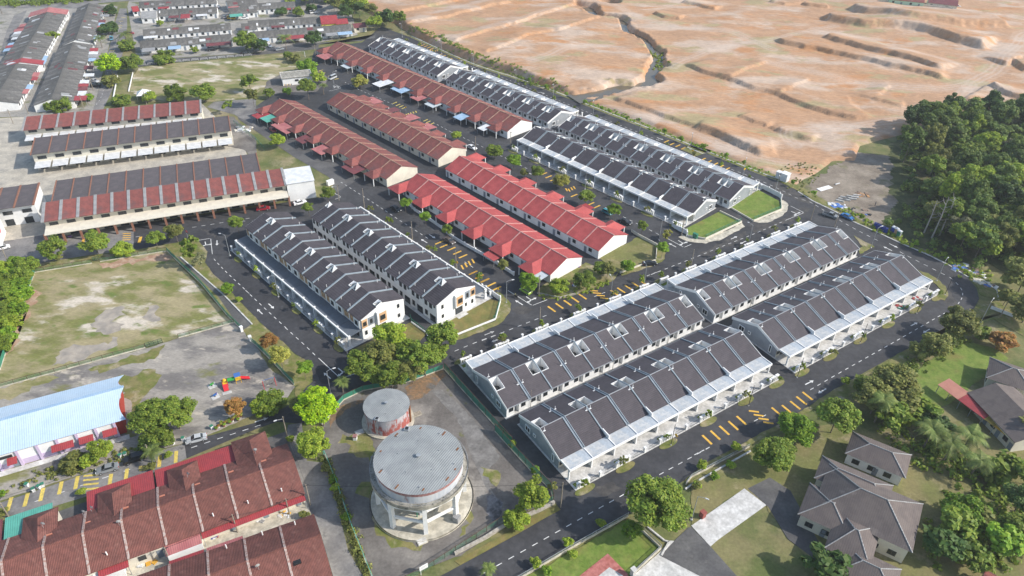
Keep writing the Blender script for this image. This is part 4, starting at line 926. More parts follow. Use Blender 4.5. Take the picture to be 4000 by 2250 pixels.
gable_row('weathered red-brown terrace in the middle of the three, with pale porch gables', q2a, q2a+azv(R_(135.4))*74, 6.0, 3.3, 6.8, 6.8, 12, m_brown, m_offw, m_brownrib, group='weathered red-brown terraces', porches=(-1,3.4,2,6.0,m_brown), awn=((60,68,-1,6,2.8,m_metpink),(36,42,-1,7,2.8,m_metpink),(48,52,-1,6,2.8,m_metmar),(24,30,-1,6,2.8,m_metpink)))
q3a = Vector((2.1,274.5,0))
gable_row('long weathered red-brown terrace backing onto the charcoal roofs by the earthworks', q3a, q3a+azv(R_(135.2))*132, 6.0, 3.3, 7.6, 6.4, 21, m_brown, m_white, m_brownrib, group='weathered red-brown terraces', porches=(1,3.4,2,6.0,m_brown), awn=((8,12,1,6,2.8,m_metwhite),(22,27,1,6,2.8,m_metblue),(40,46,1,6,2.8,m_poly),(62,70,1,6,2.8,m_metblue),(74,80,1,9,3.,m_metwhite),(104,110,1,6,2.8,m_poly),(122,130,1,7,2.8,m_metpink),(50,56,1,6,2.8,m_metpink)))
# shop-style rows on the left
m4 = Vector((-146.5,195.5,0)); u4 = azv(R_(22.3)); v4 = azv(R_(112.3))
gable_row('dark red roofed row with orange pillars along the street, white gable wall at its right end', m4, m4+u4*63, 8.0, 6.4, 9.0, .4, 14, m_brown, m_offw, m_brownrib, group='rows north of the playing field', ribw=.9) if False else None
def mono_row(label, O, az, n, w, dep, z_hi, z_lo, roof, ribm, wall, ribw, extra=None, group='rows north of the playing field', gableends=None):
    """single pitch roof: high edge at y=0, falling to y=-dep (towards the viewer)"""
    t = thing('shophouse_row', label, 'terrace', (O[0],O[1],0), az, group); L = n*w
    sm = MB().sheet([(0,-dep,z_lo),(w,-dep,z_lo),(w,0,z_hi),(0,0,z_hi)], .16, roof).mesh('roof_slope')
    rm = MB().hexa([(-ribw/2,-dep-.1,z_lo-.2),(ribw/2,-dep-.1,z_lo-.2),(ribw/2,.1,z_hi-.2),(-ribw/2,.1,z_hi-.2)], [(-ribw/2,-dep-.1,z_lo+.16),(ribw/2,-dep-.1,z_lo+.16),(ribw/2,.1,z_hi+.16),(-ribw/2,.1,z_hi+.16)], ribm).mesh('roof_rib')
    for k in range(n):
        piece('roof_slope', sm, t, (k*w,0,0))
        window(t, k*w+w*.25, -dep+1.5-.005, 3.9, w*.5, 1.2, 'b', 'dark', 2); piece('sliding_door', me_slide, t, (k*w+w*.2,-dep+1.5-.005,.1))
    for k in range(n+1): piece('roof_rib', rm, t, (k*w,0,0))
    MB().prism_x([(-dep+1.5,0),(-.1,0),(-.1,z_hi-.2),(-dep+1.5,z_lo-.05)], .05, L-.05, wall).build('wall', t)
    if extra == 'pillars':
        pl = MB().box(-.3,.3,-dep-3.3,-dep-2.8,0,3.6,m_orange).mesh('pillar'); cn = MB().sheet([(0,-dep-3.4,3.6),(w,-dep-3.4,3.6),(w,-dep+1.5,4.0),(0,-dep+1.5,4.0)], .2, m_offw).mesh('canopy')
        for k in range(n+1): piece('pillar', pl, t, (k*w,0,0))
        for k in range(n): piece('canopy', cn, t, (k*w,0,0))
    if extra == 'lean':
        ln = MB().sheet([(.3,-dep-3.2,2.7),(w-.3,-dep-3.2,2.7),(w-.3,-dep+1.5,3.1),(.3,-dep+1.5,3.1)], .1, m_metwhite).mesh('awning')
        for k in range(n):
            o = piece('awning', ln, t, (k*w,0,0)); 
            if k % 3 == 1: pass
    return t
mr = mono_row('dark red roofed shophouse row with orange pillars along the street', m4+v4*.2, R_(22.3), 15, 4.8, 9.6, 8.0, 6.3, m_brown, m_metgrey, m_offw, .9, 'pillars')
eb = thing('end_building', 'plain white windowless building at the right end of the orange pillared row', 'building', m4+u4*72.2, R_(22.3))
MB().box(0,9.0,-9.3,-.3,0,6.6,m_white).build('wall', eb); MB().sheet([(-.1,-9.6,6.7),(9.2,-9.6,6.7),(9.2,0,7.6),(-.1,0,7.6)],.15,m_metwhite).build('roof', eb)
mono_row('dark slate roofed row with orange ribs, behind the orange pillared row', m4+v4*17.2+u4*1.5, R_(22.3), 12, 5.3, 15.0, 7.0, 6.9, m_dkroof, m_orange, m_offw, .36)
m2 = P('e',60,10,7.0); 
mono_row('dark slate roofed row across the pale lane, with white awnings', Vector((-172,234,0))+v4*10, R_(21.5), 12, 5.6, 13.0, 7.4, 6.6, m_dkroof, m_orange, m_offw, .36, 'lean')
m1 = Vector((-190.0,262.4,0))
mono_row('dark red roofed row with pale ribs below the north field trees', m1, R_(19.7), 11, 5.78, 9.8, 7.2, 5.6, m_brown, m_metgrey, m_offw, .7, 'lean')
p = P('e',-40,600,5); mono_row('dark red roofed row end with a white gable at the left edge', m4-u4*42, R_(22.3), 6, 4.75, 9.6, 8.0, 6.3, m_brown, m_metgrey, m_offw, .9)
gb = thing('gable_end_wall', 'white gable wall with a round red sign at the left edge row', 'wall', m4-u4*13.4, R_(22.3)); MB().prism_x([(-9.4,0),(-.2,0),(-.2,7.8),(-9.4,6.1)], .15, .45, m_white).build('wall', gb)
rd = MB(); rd.prism_x([(-5+1.3*math.cos(i*math.pi/8), 4+1.3*math.sin(i*math.pi/8)) for i in range(16)], .45, .5, mat('red_sign', (.6,.06,.04))); rd.build('round_sign', gb)
mono_row('dark slate roofed row end at the left edge', m4+v4*17.2-u4*46, R_(22.3), 8, 5.3, 15.0, 7.0, 6.9, m_dkroof, m_orange, m_white, .55)

# foreground brown-red rows bottom left
fa = Vector((-88.9,73.5,0)); fu = azv(R_(28.6)); fv = azv(R_(118.6))
rowF = gable_row('weathered red-brown pantile terrace in the lower left foreground', fa-fu*13, fa+fu*51.5, 6.0, 3.3, 7.2, 6.9, 10, m_brownv, m_offw, mat('flaking_white_parapet', (.42,.36,.33), (.30,.17,.14), scale=2.5), ribw=.42, capm=m_brownv, porches=None, win=True,
   awn=((12,20,1,6.5,3.0,m_metgreen),(7,11.6,1,6.5,3.0,m_metmar),(26,38.2,1,6.3,3.0,m_metred),(38.6,58,1,6.0,3.0,m_metred),(38.2,44.5,-1,2.6,2.9,m_metpink),(44.7,64.3,-1,1.8,2.95,m_metred),(27,32,-1,1.8,2.9,m_metred)), ext=((38.4,44.4,-1,2.3,2.4,m_white),(26,31,-1,1.4,2.2,m_white)), group='weathered pantile terraces')
hip = []
for k, xx in enumerate((18.2, 31.0, 43.8, 57.5)):
    # small hipped front roofs breaking the front slope
    zt, zb, hb = 5.2, 3.2, 3.0 if k < 3 else 3.6; y1 = 11.3 if k < 3 else 13.2; yt = y1-3.2; yk = 7.2*(1-(zt-3.3)/2.7)
    H = MB(); A_, B_ = (xx,yk,zt), (xx,yt,zt)
    H.poly([(xx-hb,5.5,zb+.8),(xx-hb,y1,zb),B_,A_][::-1], m_brownv); H.poly([(xx+hb,y1,zb),(xx+hb,5.5,zb+.8),A_,B_][::-1], m_brownv); H.poly([(xx-hb,y1,zb),(xx+hb,y1,zb),B_][::-1], m_brownv)
    H.box(xx-hb+.3,xx+hb-.3,7.25,y1-.4,0,zb-.05,m_offw); H.build('porch_roof', rowF)
for (xx,yy) in ((20,3.5),(26.4,3.2),(33,3.6),(39.5,3.4),(46,3.3),(52.5,3.5),(59,3.4)):
    MB().box(xx-.5,xx+.5,yy-.14,yy+.14,4.55,4.9,mat('terracotta_vent',(.45,.18,.12))).build('roof_vent', rowF)
for xx in (29.0, 47.5, 54.0, 60.5): piece('vent_pipe', me_pipe, rowF, (xx,-5.2,3.7), 0, (1.6,1.6,1.2))
f2a = P('k',0,1450,6); f2b = P('k',1095,1055,6); f2d = (f2b-f2a).normalized()
rowG = gable_row('weathered red-brown pantile terrace cut by the bottom edge of the picture', f2a-f2d*19, f2b, 6.0, 3.3, 6.9, 7.4, 6, m_brownv, m_offw, MATS['flaking_white_parapet'], ribw=.42, capm=m_brownv, awn=((19.5,26,1,1.8,2.95,m_metpink),(13,19,1,1.8,2.95,m_metred)), group='weathered pantile terraces')
for xx,yy in ((23,6),(29.5,6.2),(35.5,5.8)): piece('vent_pipe', me_pipe, rowG, (xx,yy,3.6), 0, (1.6,1.6,1.2))
MB().box(33.5,34.8,-3.6,-2.6,4.2,5.0,m_black).build('roof_opening', rowG)
sheet('forecourt', [fa+fu*x+fv*y for x,y in ((-14,6.5),(52.2,6.5),(52.2,14.2),(-14,12.6))], .019, m_midasph)
sheet('rear_yard', [fa+fu*x+fv*y for x,y in ((-14,-17),(51.5,-17),(51.5,-6.0),(-14,-6.0))], .0195, m_conc2)
# ---------------- old grey rows, top left
OLD = dict(group='old grey roofed rows')
def rnd_awn(L, sides, seed, dens=.6, dep=(3,5)):
    r = random.Random(seed); out = []; ms = [m_metred, m_metblue, m_metwhite, m_metmar, m_metpink, m_metgrey, m_metred, m_metblue]
    for s in sides:
        x = 1.
        while x < L-7:
            w = r.uniform(4,6.5)
            if r.random() < dens: out.append((x, x+w, s, r.uniform(*dep), 2.9+r.random()*.25, r.choice(ms)))
            x += w+.3
    return tuple(out)
GR('long grey roofed row at the far left, with a red roofed far end', 'a:-60,950 258,430', 4.9, 3.0, 8.5, 8.0, 11, m_greyroof, m_white, None, awn=rnd_awn(78,(-1,),3,.4,(2,3)), **OLD)
GR('grey roofed row at the far left behind the one with the red cross gable', 'a:262,424 460,92', 5.2, 3.1, 8.5, 8.0, 10, m_greyroof, m_white, None, awn=rnd_awn(56,(1,),4,.7), **OLD)
GR('red cross gable between the grey roofs at the far left', 'a:190,585 208,545', 5.3, 3.25, 8.7, 8.2, 1, m_metred, m_white, None, **OLD)
GR('red roof capping the far end of the leftmost grey row', 'a:440,110 462,66', 5.4, 3.3, 9.5, 9.0, 1, m_metpink, m_white, None, **OLD)
GR('grey roofed row beside the back street, nearer half with red and blue awnings', 'a:480,935 690,395', 5.0, 3.0, 7.0, 8.0, 12, m_greyroof, m_white, None, awn=rnd_awn(79,(-1,),5,.85,(3.5,5)), **OLD)
GR('grey roofed row beside the back street, farther half', 'a:712,375 842,28', 5.2, 3.0, 6.5, 7.0, 11, m_greyroof, m_white, None, awn=rnd_awn(70,(-1,),6,.7,(3,4.5)), **OLD)
GR('grey roofed row facing the north field from the left, with a white awning house', 'a:1315,385 2180,318', 5.0, 3.0, 4.5, 5.2, 8, m_greyroof, m_white, None, awn=((1,7,-1,5.5,2.9,m_metgrey),(13,19,-1,5,2.9,m_metblue),(31,43,-1,5,2.9,m_metmar)), **OLD)
GR('grey roofed row directly behind the row facing the north field on the left', 'a:1345,278 2172,216', 5.0, 3.0, 5, 4.5, 8, m_greyroof, m_white, None, awn=((0,7,-1,3.5,2.9,m_metwhite),(22,28,1,3,2.9,m_metwhite),(30,40,1,3,2.9,m_metmar)), **OLD)
GR('grey roofed row with a maroon roofed house in it, third from the north field', 'a:1490,92 2045,62', 5.0, 3.0, 5, 5.2, 6, m_greyroof, m_white, None, awn=((5.6,11,-1,4,2.9,m_metmar),(12,17,-1,7.5,3.2,m_metred),(20,26,-1,3.5,2.9,m_metwhite)), **OLD)
GR('pale hipped roof house at the corner beside the back street', 'a:1330,108 1478,100', 5.2, 3.1, 5, 5.5, 1, m_metgrey, m_white, None, cat='house', name='house')
GR('grey roofed row at the top edge behind the maroon roofed house', 'a:1310,15 2040,-28', 5.0, 3.0, 4.5, 5.2, 7, m_greyroof, m_white, None, awn=((10,16,-1,3.5,2.8,m_metred),), **OLD)
GR('small red roofed shed at the street corner by the top rows', 'a:1235,62 1300,55', 4.6, 2.8, 3.5, 3.5, 1, m_metred, m_white, None, cat='shed', name='shed')
GR('grey roofed row facing the north field on the right, with a maroon awning', 'a:2270,345 2415,330 ', 5.0, 3.0, 4.5, 5.2, 2, m_greyroof, m_white, None, **OLD) if False else None
GR('grey roofed row facing the field lane on the right, maroon and blue awnings in front', 'b:-60,300 890,226', 5.0, 3.0, 4.5, 5.2, 9, m_greyroof, m_white, None, awn=((3,9,-1,5,2.9,m_metblue),(15,27,-1,5.5,3.0,m_metred),(38,44,-1,5,2.9,m_metgrey),(44.3,52,-1,5,2.9,m_metblue)), **OLD)
GR('grey roofed row behind the field lane row, with a brown roofed unit', 'b:-80,195 605,157', 5.0, 3.0, 5, 4.8, 7, m_greyroof, m_white, None, awn=((12,19,-1,3,3,m_metmar),), **OLD)
GR('big red roofed yellow house at the end of the grey rows', 'b:600,150 760,140', 6.2, 3.4, 5.5, 5.5, 2, m_metred, m_yellow, None, cat='house', name='house')
GR('red annex roof beside the yellow house', 'b:740,180 860,172', 4.6, 3.2, 4, 4.5, 1, m_metred, m_yellow, None, cat='house', name='house')
GR('grey roofed row near the top edge right of the car park gap', 'b:-150,40 365,12', 5.0, 3.0, 5, 5.0, 6, m_greyroof, m_white, None, awn=((22,28,-1,3,2.8,m_metred),(29,33,-1,3,2.8,m_metpink)), **OLD)
GR('grey roofed row at the very top right of the car park gap', 'a:2130,5 2415,-20', 5.0, 3.0, 5, 5, 3, m_greyroof, m_white, None, awn=((0,6,-1,4,2.8,m_metpink),), **OLD)
GR('grey roofed row with a turquoise awning right of the car park gap', 'a:2150,75 2415,55', 5.0, 3.0, 5, 5, 3, m_greyroof, m_white, None, awn=((0,7,-1,5,2.9,m_metgreen),), **OLD)
GR('grey roofed row end behind the field trees near the car park gap', 'a:2270,222 2415,212', 5.0, 3.0, 4.5, 4.5, 1, m_greyroof, m_white, None, awn=((0,6,1,4,2.9,m_metblue),), **OLD)
GR('small maroon roofed shed at the end of the field lane row', 'b:910,222 1030,212', 4.0, 2.8, 3, 3.5, 1, m_metmar, m_offw, None, cat='shed', name='shed')
GR('red and white house behind the pale wall beyond the earthworks', 'd:1560,-25 1850,10', 9.5, 3.3, 4, 4, 2, m_brown, m_offw, None, cat='house', name='house', z0=3.6) if False else None
for lb_, a_, b_, rm_, wm_ in (('mint walled house behind the pale wall beyond the earthworks','d:1150,-60','d:1480,-28',m_brown,m_mint),('red roofed house behind the pale wall beyond the earthworks','d:1520,-30','d:1800,2',m_metmar,m_offw)):
    pa, pb = PP(a_+' '+b_.split(':')[0]+':'+b_.split(':')[1], 9.0); gable_row(lb_, pa, pb, 5.4, 3.3, 5, 5, 2, rm_, wm_, None, cat='house', name='house', z0=3.6)
GR('low carport roof beside the hill road', 'd:1750,35 1930,5', 6.6, 2.6, 2.5, 2.5, 1, m_metwhite, m_white, None, cat='carport', name='carport', win=False) if False else None

# ---------------- community hall with upswept blue roof
h0 = P('i',0,1305,6.5); h1 = P('i',1160,990,6.5); hd = (h1-h0).normalized(); hz_ = math.atan2(hd.y, hd.x)
hall = thing('community_hall', 'community hall with sky blue upswept metal roof and lilac walls beside the park', 'hall', (h0.x,h0.y,0), hz_)
HL = (h1-h0).length; xs0 = -8.0
def hallroof(side, y1, z1, name):
    b = MB(); n = 10
    def row(t):     # slightly concave slope, flaring end
        y = side*y1*t; z = 6.5+(z1-6.5)*(t**.8); fl = HL+.2-1.4*math.sin(math.pi*t)*.9-(.6*t if side < 0 else 0)
        return (xs0,y,z), (fl,y,z)
    for k in range(n):
        a, b_ = row(k/n); c, d = row((k+1)/n)
        qd = [a,b_,d,c]; b.poly(qd if side < 0 else qd[::-1], m_hallroof)
    return b.build(name, hall)
hallroof(1, 6.0, 5.0, 'roof_slope'); hallroof(-1, 8.8, 4.5, 'roof_slope')
MB().box(xs0,HL+.1,-.3,.3,6.48,6.62,m_metblue).build('ridge_cap', hall)
MB().box(xs0,21.0,-8.4,5.4,0,4.35,m_white).build('wall', hall)
MB().box(xs0,21.05,-8.46,-8.402,0,1.5,m_lilac).build('wall_band', hall)
for k in range(7): MB().box(-1.2+k*3.7-.25,-1.2+k*3.7+.25,-8.75,-8.47,0,4.3,m_lilac).build('pier', hall)
MB().box(21.05,22.6,-8.0,5.0,0,4.3,mat('brick_red_gable',(.33,.045,.03))).build('gable_panel', hall)
MB().box(22.0,22.9,-1.2,.2,4.4,4.75,m_metwhite).build('gable_vent', hall)
for k, xx in enumerate((.5,8.6,13.8,18.4)):
    ww = 1.8 if k == 0 else (4.2 if k == 1 else 2.8)
    MB().sheet([(xx,-10.3,2.5),(xx+ww,-10.3,2.5),(xx+ww,-8.75,3.1),(xx,-8.75,3.1)],.08,m_metred).build('awning', hall)
    piece('door', me_door, hall, (xx+.5,-8.47,.05), 0, (1.2,1.5,1))
window(hall, -1.0, -8.47, 3.0, 2.6, .7, 'b', 'dark', 2)
MB().box(xs0,23,-10.2,-8.8,-.02,.12,m_conc).build('floor_apron', hall)

# ---------------- steel water tank and elevated tank
def tank_side(name, R, z0, z1, m, n=64):
    b = MB(); c = [(R*math.cos(2*math.pi*i/n), R*math.sin(2*math.pi*i/n)) for i in range(n)]
    for i in range(n):
        j = (i+1) % n; b.poly([(*c[i],z0),(*c[j],z0),(*c[j],z1),(*c[i],z1)], m)
    return b
m_tankred = mat('flaking_red_tank_paint', (.44,.42,.45), (.34,.10,.085), scale=.6, lo=.46, hi=.56, c3=(.36,.37,.40), s3=1.1, lo3=.52, hi3=.62, stretch=(1,1,.45))
m_tankblue = mat('weathered_tank_panels', (.42,.45,.50), (.52,.53,.55), scale=.8, c3=(.30,.16,.15), s3=.6, lo3=.57, hi3=.68, stretch=(1,1,.3))
m_tankrim = mat('dull_red_rim', (.28,.13,.12), (.36,.24,.24), scale=1.2)
m_tankroof = mat('grey_ribbed_tank_roof', (.33,.345,.345), (.28,.295,.295), scale=.4, wave=('X',.42,.28,.05), c3=(.39,.40,.40), s3=.15, rough=.7)
m_rust = mat('rust', (.24,.10,.04), (.16,.07,.03), scale=2)
m_grime = mat('grimy_concrete_ring', (.38,.36,.31), (.22,.21,.18), scale=.8, c3=(.10,.10,.09), s3=1.3, lo3=.55, hi3=.65)
def roof_disc(b, R, z, apex, m, n=64):
    c = [(R*math.cos(2*math.pi*i/n), R*math.sin(2*math.pi*i/n), z) for i in range(n)]
    for i in range(n): b.poly([c[i], c[(i+1)%n], (0,0,apex)], m)
    return b
tk = thing('steel_water_tank', 'squat round water tank with flaking red and white sides behind the elevated tank', 'water tank', (-27.45,115.0,.05), R_(-28))
tank_side('wall',5.05,.4,5.1,m_tankred).build('tank_wall', tk)
rb = MB(); roof_disc(rb,5.2,5.1,5.45,m_tankroof); tank_side('',5.2,4.95,5.1,m_steel)
rb.build('tank_roof', tk)
MB().cyl(0,0,0,.4,5.9,m_conc2,48).build('concrete_base', tk)
MB().cyl(0,0,5.45,5.85,.22,m_steel,10).cyl(0,0,5.85,5.95,.4,m_steel,10).build('roof_vent', tk)
for a in range(4): MB().cyl(2.9*math.cos(a*1.57+.6),2.9*math.sin(a*1.57+.6),5.2,5.42,.09,m_steel,6).build('roof_bolt', tk)
MB().box(-.45,.45,-.5,.5,0,.35,m_steel).box(-.3,.3,-.35,.35,.35,.37,m_black).build('access_hatch', tk, (.9,-4.6,5.1), R_(10))
hl_ = MB()
for s in (-.25,.25): hl_.tube([(s,0,.3),(s,0,5.2)],.04,m_steel)
for k in range(12): hl_.tube([(-.25,0,.6+k*.38),(.25,0,.6+k*.38)],.025,m_steel,4)
hl_.build('ladder', tk, (1.0,-5.25,0), R_(10))
MB().box(4.9,5.35,-.4,.4,.3,5.0,m_rust).build('rusty_pipe_duct', tk, (0,0,0), R_(25))

tw = thing('elevated_water_tank', 'large elevated round water tank on white concrete columns with grey ribbed roof', 'water tank', (-17.35,94.1,.05), R_(-28))
MB().cyl(0,0,-.02,.22,10.3,m_conc2,64).build('concrete_base', tw)
tank_side('',10.6,-.02,.34,m_conc2).build('base_kerb', tw)
CRd = 8.75
colb = MB().box(-.42,.42,-.42,.42,.2,8.7,m_white).mesh('column')
angs = [R_(-78+28+45*k) for k in range(8)]
for a in angs: piece('column', colb, tw, (CRd*math.cos(a),CRd*math.sin(a),0), a)
for k in range(4):
    a = R_(-55+90*k); piece('inner_column', colb, tw, (4.2*math.cos(a),4.2*math.sin(a),0), a)
ch = 2*CRd*math.sin(math.pi/8)
bm = MB().box(-ch/2+.44,ch/2-.44,-.2,.2,0,.55,m_white).mesh('brace_beam')
for k in range(8):
    a = (angs[k]+math.pi/8); rr = CRd*math.cos(math.pi/8)
    for z in (3.2, 6.4): piece('brace_beam', bm, tw, (rr*math.cos(a),rr*math.sin(a),z), a+math.pi/2)
for k in range(4):
    b_ = MB().box(-8.2,8.2,-.2,.2,0,.5,m_white).mesh('cross_beam') if k == 0 else b_
    piece('cross_beam', b_, tw, (0,0,6.0+k*.004+k*.51*0), angs[k]) if k < 2 else None
MB().cyl(0,0,8.7,9.2,9.7,m_grime,64).build('ring_slab', tw)
tank_side('',9.72,8.55,9.45,m_grime).build('ring_upstand', tw)
tank_side('',8.6,9.2,11.4,m_tankblue).build('tank_wall', tw); tank_side('',8.62,11.1,11.95,m_tankrim).build('tank_rim', tw)
# lighter upper wall panels
rb = MB(); roof_disc(rb,8.75,11.95,12.45,m_tankroof); rb.build('tank_roof', tw)
MB().cyl(0,0,12.45,12.8,.26,m_steel,10).cyl(0,0,12.8,12.92,.48,m_steel,10).build('roof_vent', tw)
for k in range(10):
    a = k*.63+.3; r_ = 4.2 if k % 2 else 7.2; MB().cyl(r_*math.cos(a),r_*math.sin(a),12.05,12.4,.1,m_steel,6).build('roof_bolt', tw)
MB().box(-.5,.5,-.55,.55,0,.4,m_steel).box(-.32,.32,-.4,.4,.4,.42,m_black).build('access_hatch', tw, (-6.3,4.9,12.0), R_(20))
for k in range(10):
    a = k*.66+.15; r_ = 8.0; L_r = .25+.35*((k*37)%5)/4
    MB().box(-.16,.16,-L_r,L_r,0,.02,m_rust).build('rust_patch', tw, (r_*math.cos(a)*.97,r_*math.sin(a)*.97,12.03), R_(0))
rl = MB(); n = 40
for z in (.55,1.05): rl.tube([(9.6*math.cos(2*math.pi*i/n),9.6*math.sin(2*math.pi*i/n),9.4+z) for i in range(n+1)],.03,m_steel,4)
rl.build('guard_rail', tw)
ps = MB().cyl(0,0,9.4,10.5,.035,m_steel,5).mesh('rail_post')
for i in range(28): piece('rail_post', ps, tw, (9.6*math.cos(2*math.pi*i/28),9.6*math.sin(2*math.pi*i/28),0))
MB().box(-.6,.6,-.6,.6,.2,1.7,m_metgrey).build('control_box', tw, tuple(Matrix.Rotation(R_(28),3,'Z')@Vector((7.6,-5.6,0))))
MB().tube([(2.0,-4.5,.2),(2.0,-4.5,8.7)],.12,m_greenpaint).build('riser_pipe', tw)
MB().hexa([(-1.2,-1,0),(1.2,-1,0),(1.2,1,0),(-1.2,1,0)],[(-1.2,-1,2.0),(1.2,-1,2.0),(.3,1,3.0),(-.3,1,3.0)],m_conc).build('stair_block', tw, tuple(Matrix.Rotation(R_(28),3,'Z')@Vector((-7.2,9.0,0))))
kb = P('k',1420,160,.05); kx = thing('meter_cabinet', 'small white cabinet with rusty red top between the two water tanks', 'cabinet', kb); MB().box(-.4,.4,-.4,.4,0,1.0,m_white).build('cabinet', kx); MB().box(-.45,.45,-.45,.45,1.0,1.25,m_tankrim).build('lid', kx)
for sp, lb in (('k:1460,95','rusty valve chamber frame beside the squat tank'),('l:1520,1010','dark wooden pallet lying right of the squat tank'),('k:2050,1125','concrete step block at the front of the elevated tank'),):
    p = PP(sp,.05)[0]; c = thing('valve_chamber', lb, 'chamber', p, R_(30)); MB().box(-1,1,-.7,.7,0,.16,m_conc2).build('slab', c)
    for k in range(3): MB().box(-.9,.9,-.55+k*.42,-.25+k*.42,.16,.24,m_woodpole if 'pallet' in lb else m_conc).build('plank', c)
# notice board in the tank yard
p = P('k',2040,1440,.05); nb = thing('notice_board', 'white notice board on a post inside the tank yard fence', 'sign', p, R_(34))
MB().cyl(0,0,0,2.6,.06,m_white,8).build('post', nb); MB().box(-.2,1.5,-.05,.05,1.4,2.6,m_white).build('board', nb)
for k in range(3): MB().box(.1,1.2-.2*k,-.06,-.052,2.25-.25*k,2.33-.25*k,mat('grey_print',(.3,.32,.36))).build('print_line', nb)

# ---------------- villas and other buildings, right
def hip_house(label, c, az, lx, ly, ze, zr, roof, wall, name='house'):
    t = thing(name, label, 'house', (c[0],c[1],0), az)
    hx, hy = lx/2, ly/2; r = max(hx-hy, .3)
    e = .6; A = [(-hx-e,-hy-e,ze),(hx+e,-hy-e,ze),(hx+e,hy+e,ze),(-hx-e,hy+e,ze)]; p0, p1 = (-r,0,zr), (r,0,zr)
    MB().poly([A[0],A[1],p1,p0], roof).build('roof_slope', t); MB().poly([A[2],A[3],p0,p1], roof).build('roof_slope', t)
    MB().poly([A[1],A[2],p1], roof).build('roof_hip', t); MB().poly([A[3],A[0],p0], roof).build('roof_hip', t)
    rc = MB(); 
    for q1, q2 in ((p0,p1),(A[0],p0),(A[3],p0),(A[1],p1),(A[2],p1)): rc.tube([q1,q2],.13,m_metgrey,5)
    rc.build('ridge_cap', t)
    MB().box(-hx,hx,-hy,hy,0,ze-.02,wall).build('wall', t)
    for xx in np.arange(-hx+1.2,hx-2,3.2): window(t, float(xx), -hy-.005, 1.0, 1.5, 1.3, 'b'); window(t, float(xx)+1.5, hy+.005, 1.0, 1.5, 1.3, 'f')
    for yy in (-hy/2, hy/2): window(t, -hx-.005, yy+.7, 1.0, 1.4, 1.3, 'l'); window(t, hx+.005, yy-.7, 1.0, 1.4, 1.3, 'r')
    piece('door', me_door, t, (0,-hy-.01,.05))
    return t
m_villa = mat('brown_grey_shingles', (.15,.125,.115), (.12,.10,.095), scale=.4, wave=('X',.4,.15,.02), c3=(.20,.17,.155), s3=.2)
hip_house('main wing of the brown hipped roof villa on the lower right', P('r',1290,930,5), R_(-32), 17, 12, 4.6, 8.2, m_villa, m_offw)
hip_house('left wing of the brown hipped roof villa near the dark court', P('r',1000,960,4), R_(-32), 8.5, 8, 3.8, 6.0, m_villa, m_offw)
hip_house('rear wing of the brown hipped roof villa', P('r',1180,760,4), R_(-32), 13, 6, 3.8, 5.6, m_villa, m_offw)
hip_house('front wing of the brown hipped roof villa nearest the bottom edge', P('r',1180,1160,4), R_(-32), 7, 10, 3.8, 6.0, m_villa, m_offw)
hip_house('detached brown roofed outbuilding right behind the villa', P('r',1360,560,3.5), R_(-32), 11, 6.5, 3.3, 5.2, m_villa, m_white)
hip_house('brown roofed gatehouse at the bottom edge below the villa', P('r',1290,1400,3.5), R_(-32), 9, 6, 3.2, 5, m_villa, m_offw)
gable_row('grey roofed bungalow with pink lean-to roof at the right edge', P('r',2200,60,5), P('r',2560,420,5), 5.6, 3.4, 6, 6, 4, m_villa, m_offw, None, cat='house', name='house')
ln = thing('lean_to', 'pink, red and amber lean-to roofs along the right edge bungalow', 'lean-to', P('r',1980,190,0), math.atan2(*(lambda d:(d.y,d.x))(P('r',2330,450,0)-P('r',1980,190,0))))
LL = (P('r',2330,450,0)-P('r',1980,190,0)).length
for x0,x1,mm in ((-5.5,0,mat('salmon_sheet',(.5,.23,.17),(.45,.2,.15),scale=.5)),(0.05,LL*.55,m_metred),(LL*.55+.05,LL*.75,mat('ochre_sheet',(.36,.25,.05),(.3,.2,.05),scale=.5)),(LL*.75+.05,LL,m_orangesheet)):
    MB().sheet([(x0,-3.6,2.5),(x1,-3.6,2.5),(x1,0,3.2),(x0,0,3.2)],.08,mm).build('roof_sheet', ln)
for k in range(7): MB().box(-5.2+k*(LL+5)/6-.06,-5.2+k*(LL+5)/6+.06,-3.5,-3.38,0,2.45,m_steel).build('post', ln)
hip_house('grey roofed house at the right edge behind the bright lawn', P('r',2330,-20,4), R_(-32), 9, 8, 3.5, 5.6, m_villa, m_offw)
gable_row('small red roofed hut at the bottom right corner', P('r',2120,1440,3), P('r',2260,1520,3), 3.4, 2.4, 2, 2, 1, m_brown, m_offw, None, cat='hut', name='hut')
# pump house by the north field
c = P('b',375,700,3.6); ph = thing('pump_house', 'white flat roofed pump house with painted yellow stripes beside the north field', 'building', (c.x,c.y,0), R_(21))
MB().box(-6.5,6.5,-3.6,3.6,0,3.4,m_white).build('wall', ph); MB().box(-6.9,6.9,-4.0,4.0,3.4,3.7,m_grime).build('roof', ph)
for a in ((-6.9,6.9,-4.0,-3.8),(-6.9,6.9,3.8,4.0),(-6.9,-6.7,-3.79,3.79),(6.7,6.9,-3.79,3.79)): MB().box(*a,3.7,3.95,m_conc).build('parapet', ph)
for k in range(6): MB().box(-6+k*.6,-5.7+k*.6,-3.66,-3.605,.0,.7,m_painty if k % 2 == 0 else m_black).build('warning_stripe', ph)
window(ph,-1,-3.605,1.6,1.6,.9,'b'); piece('door',me_door,ph,(3,-3.605,0))
MB().box(1.2,2.9,-3.66,-3.605,.3,1.5,mat('blue_mural',(.2,.35,.6))).build('mural', ph)
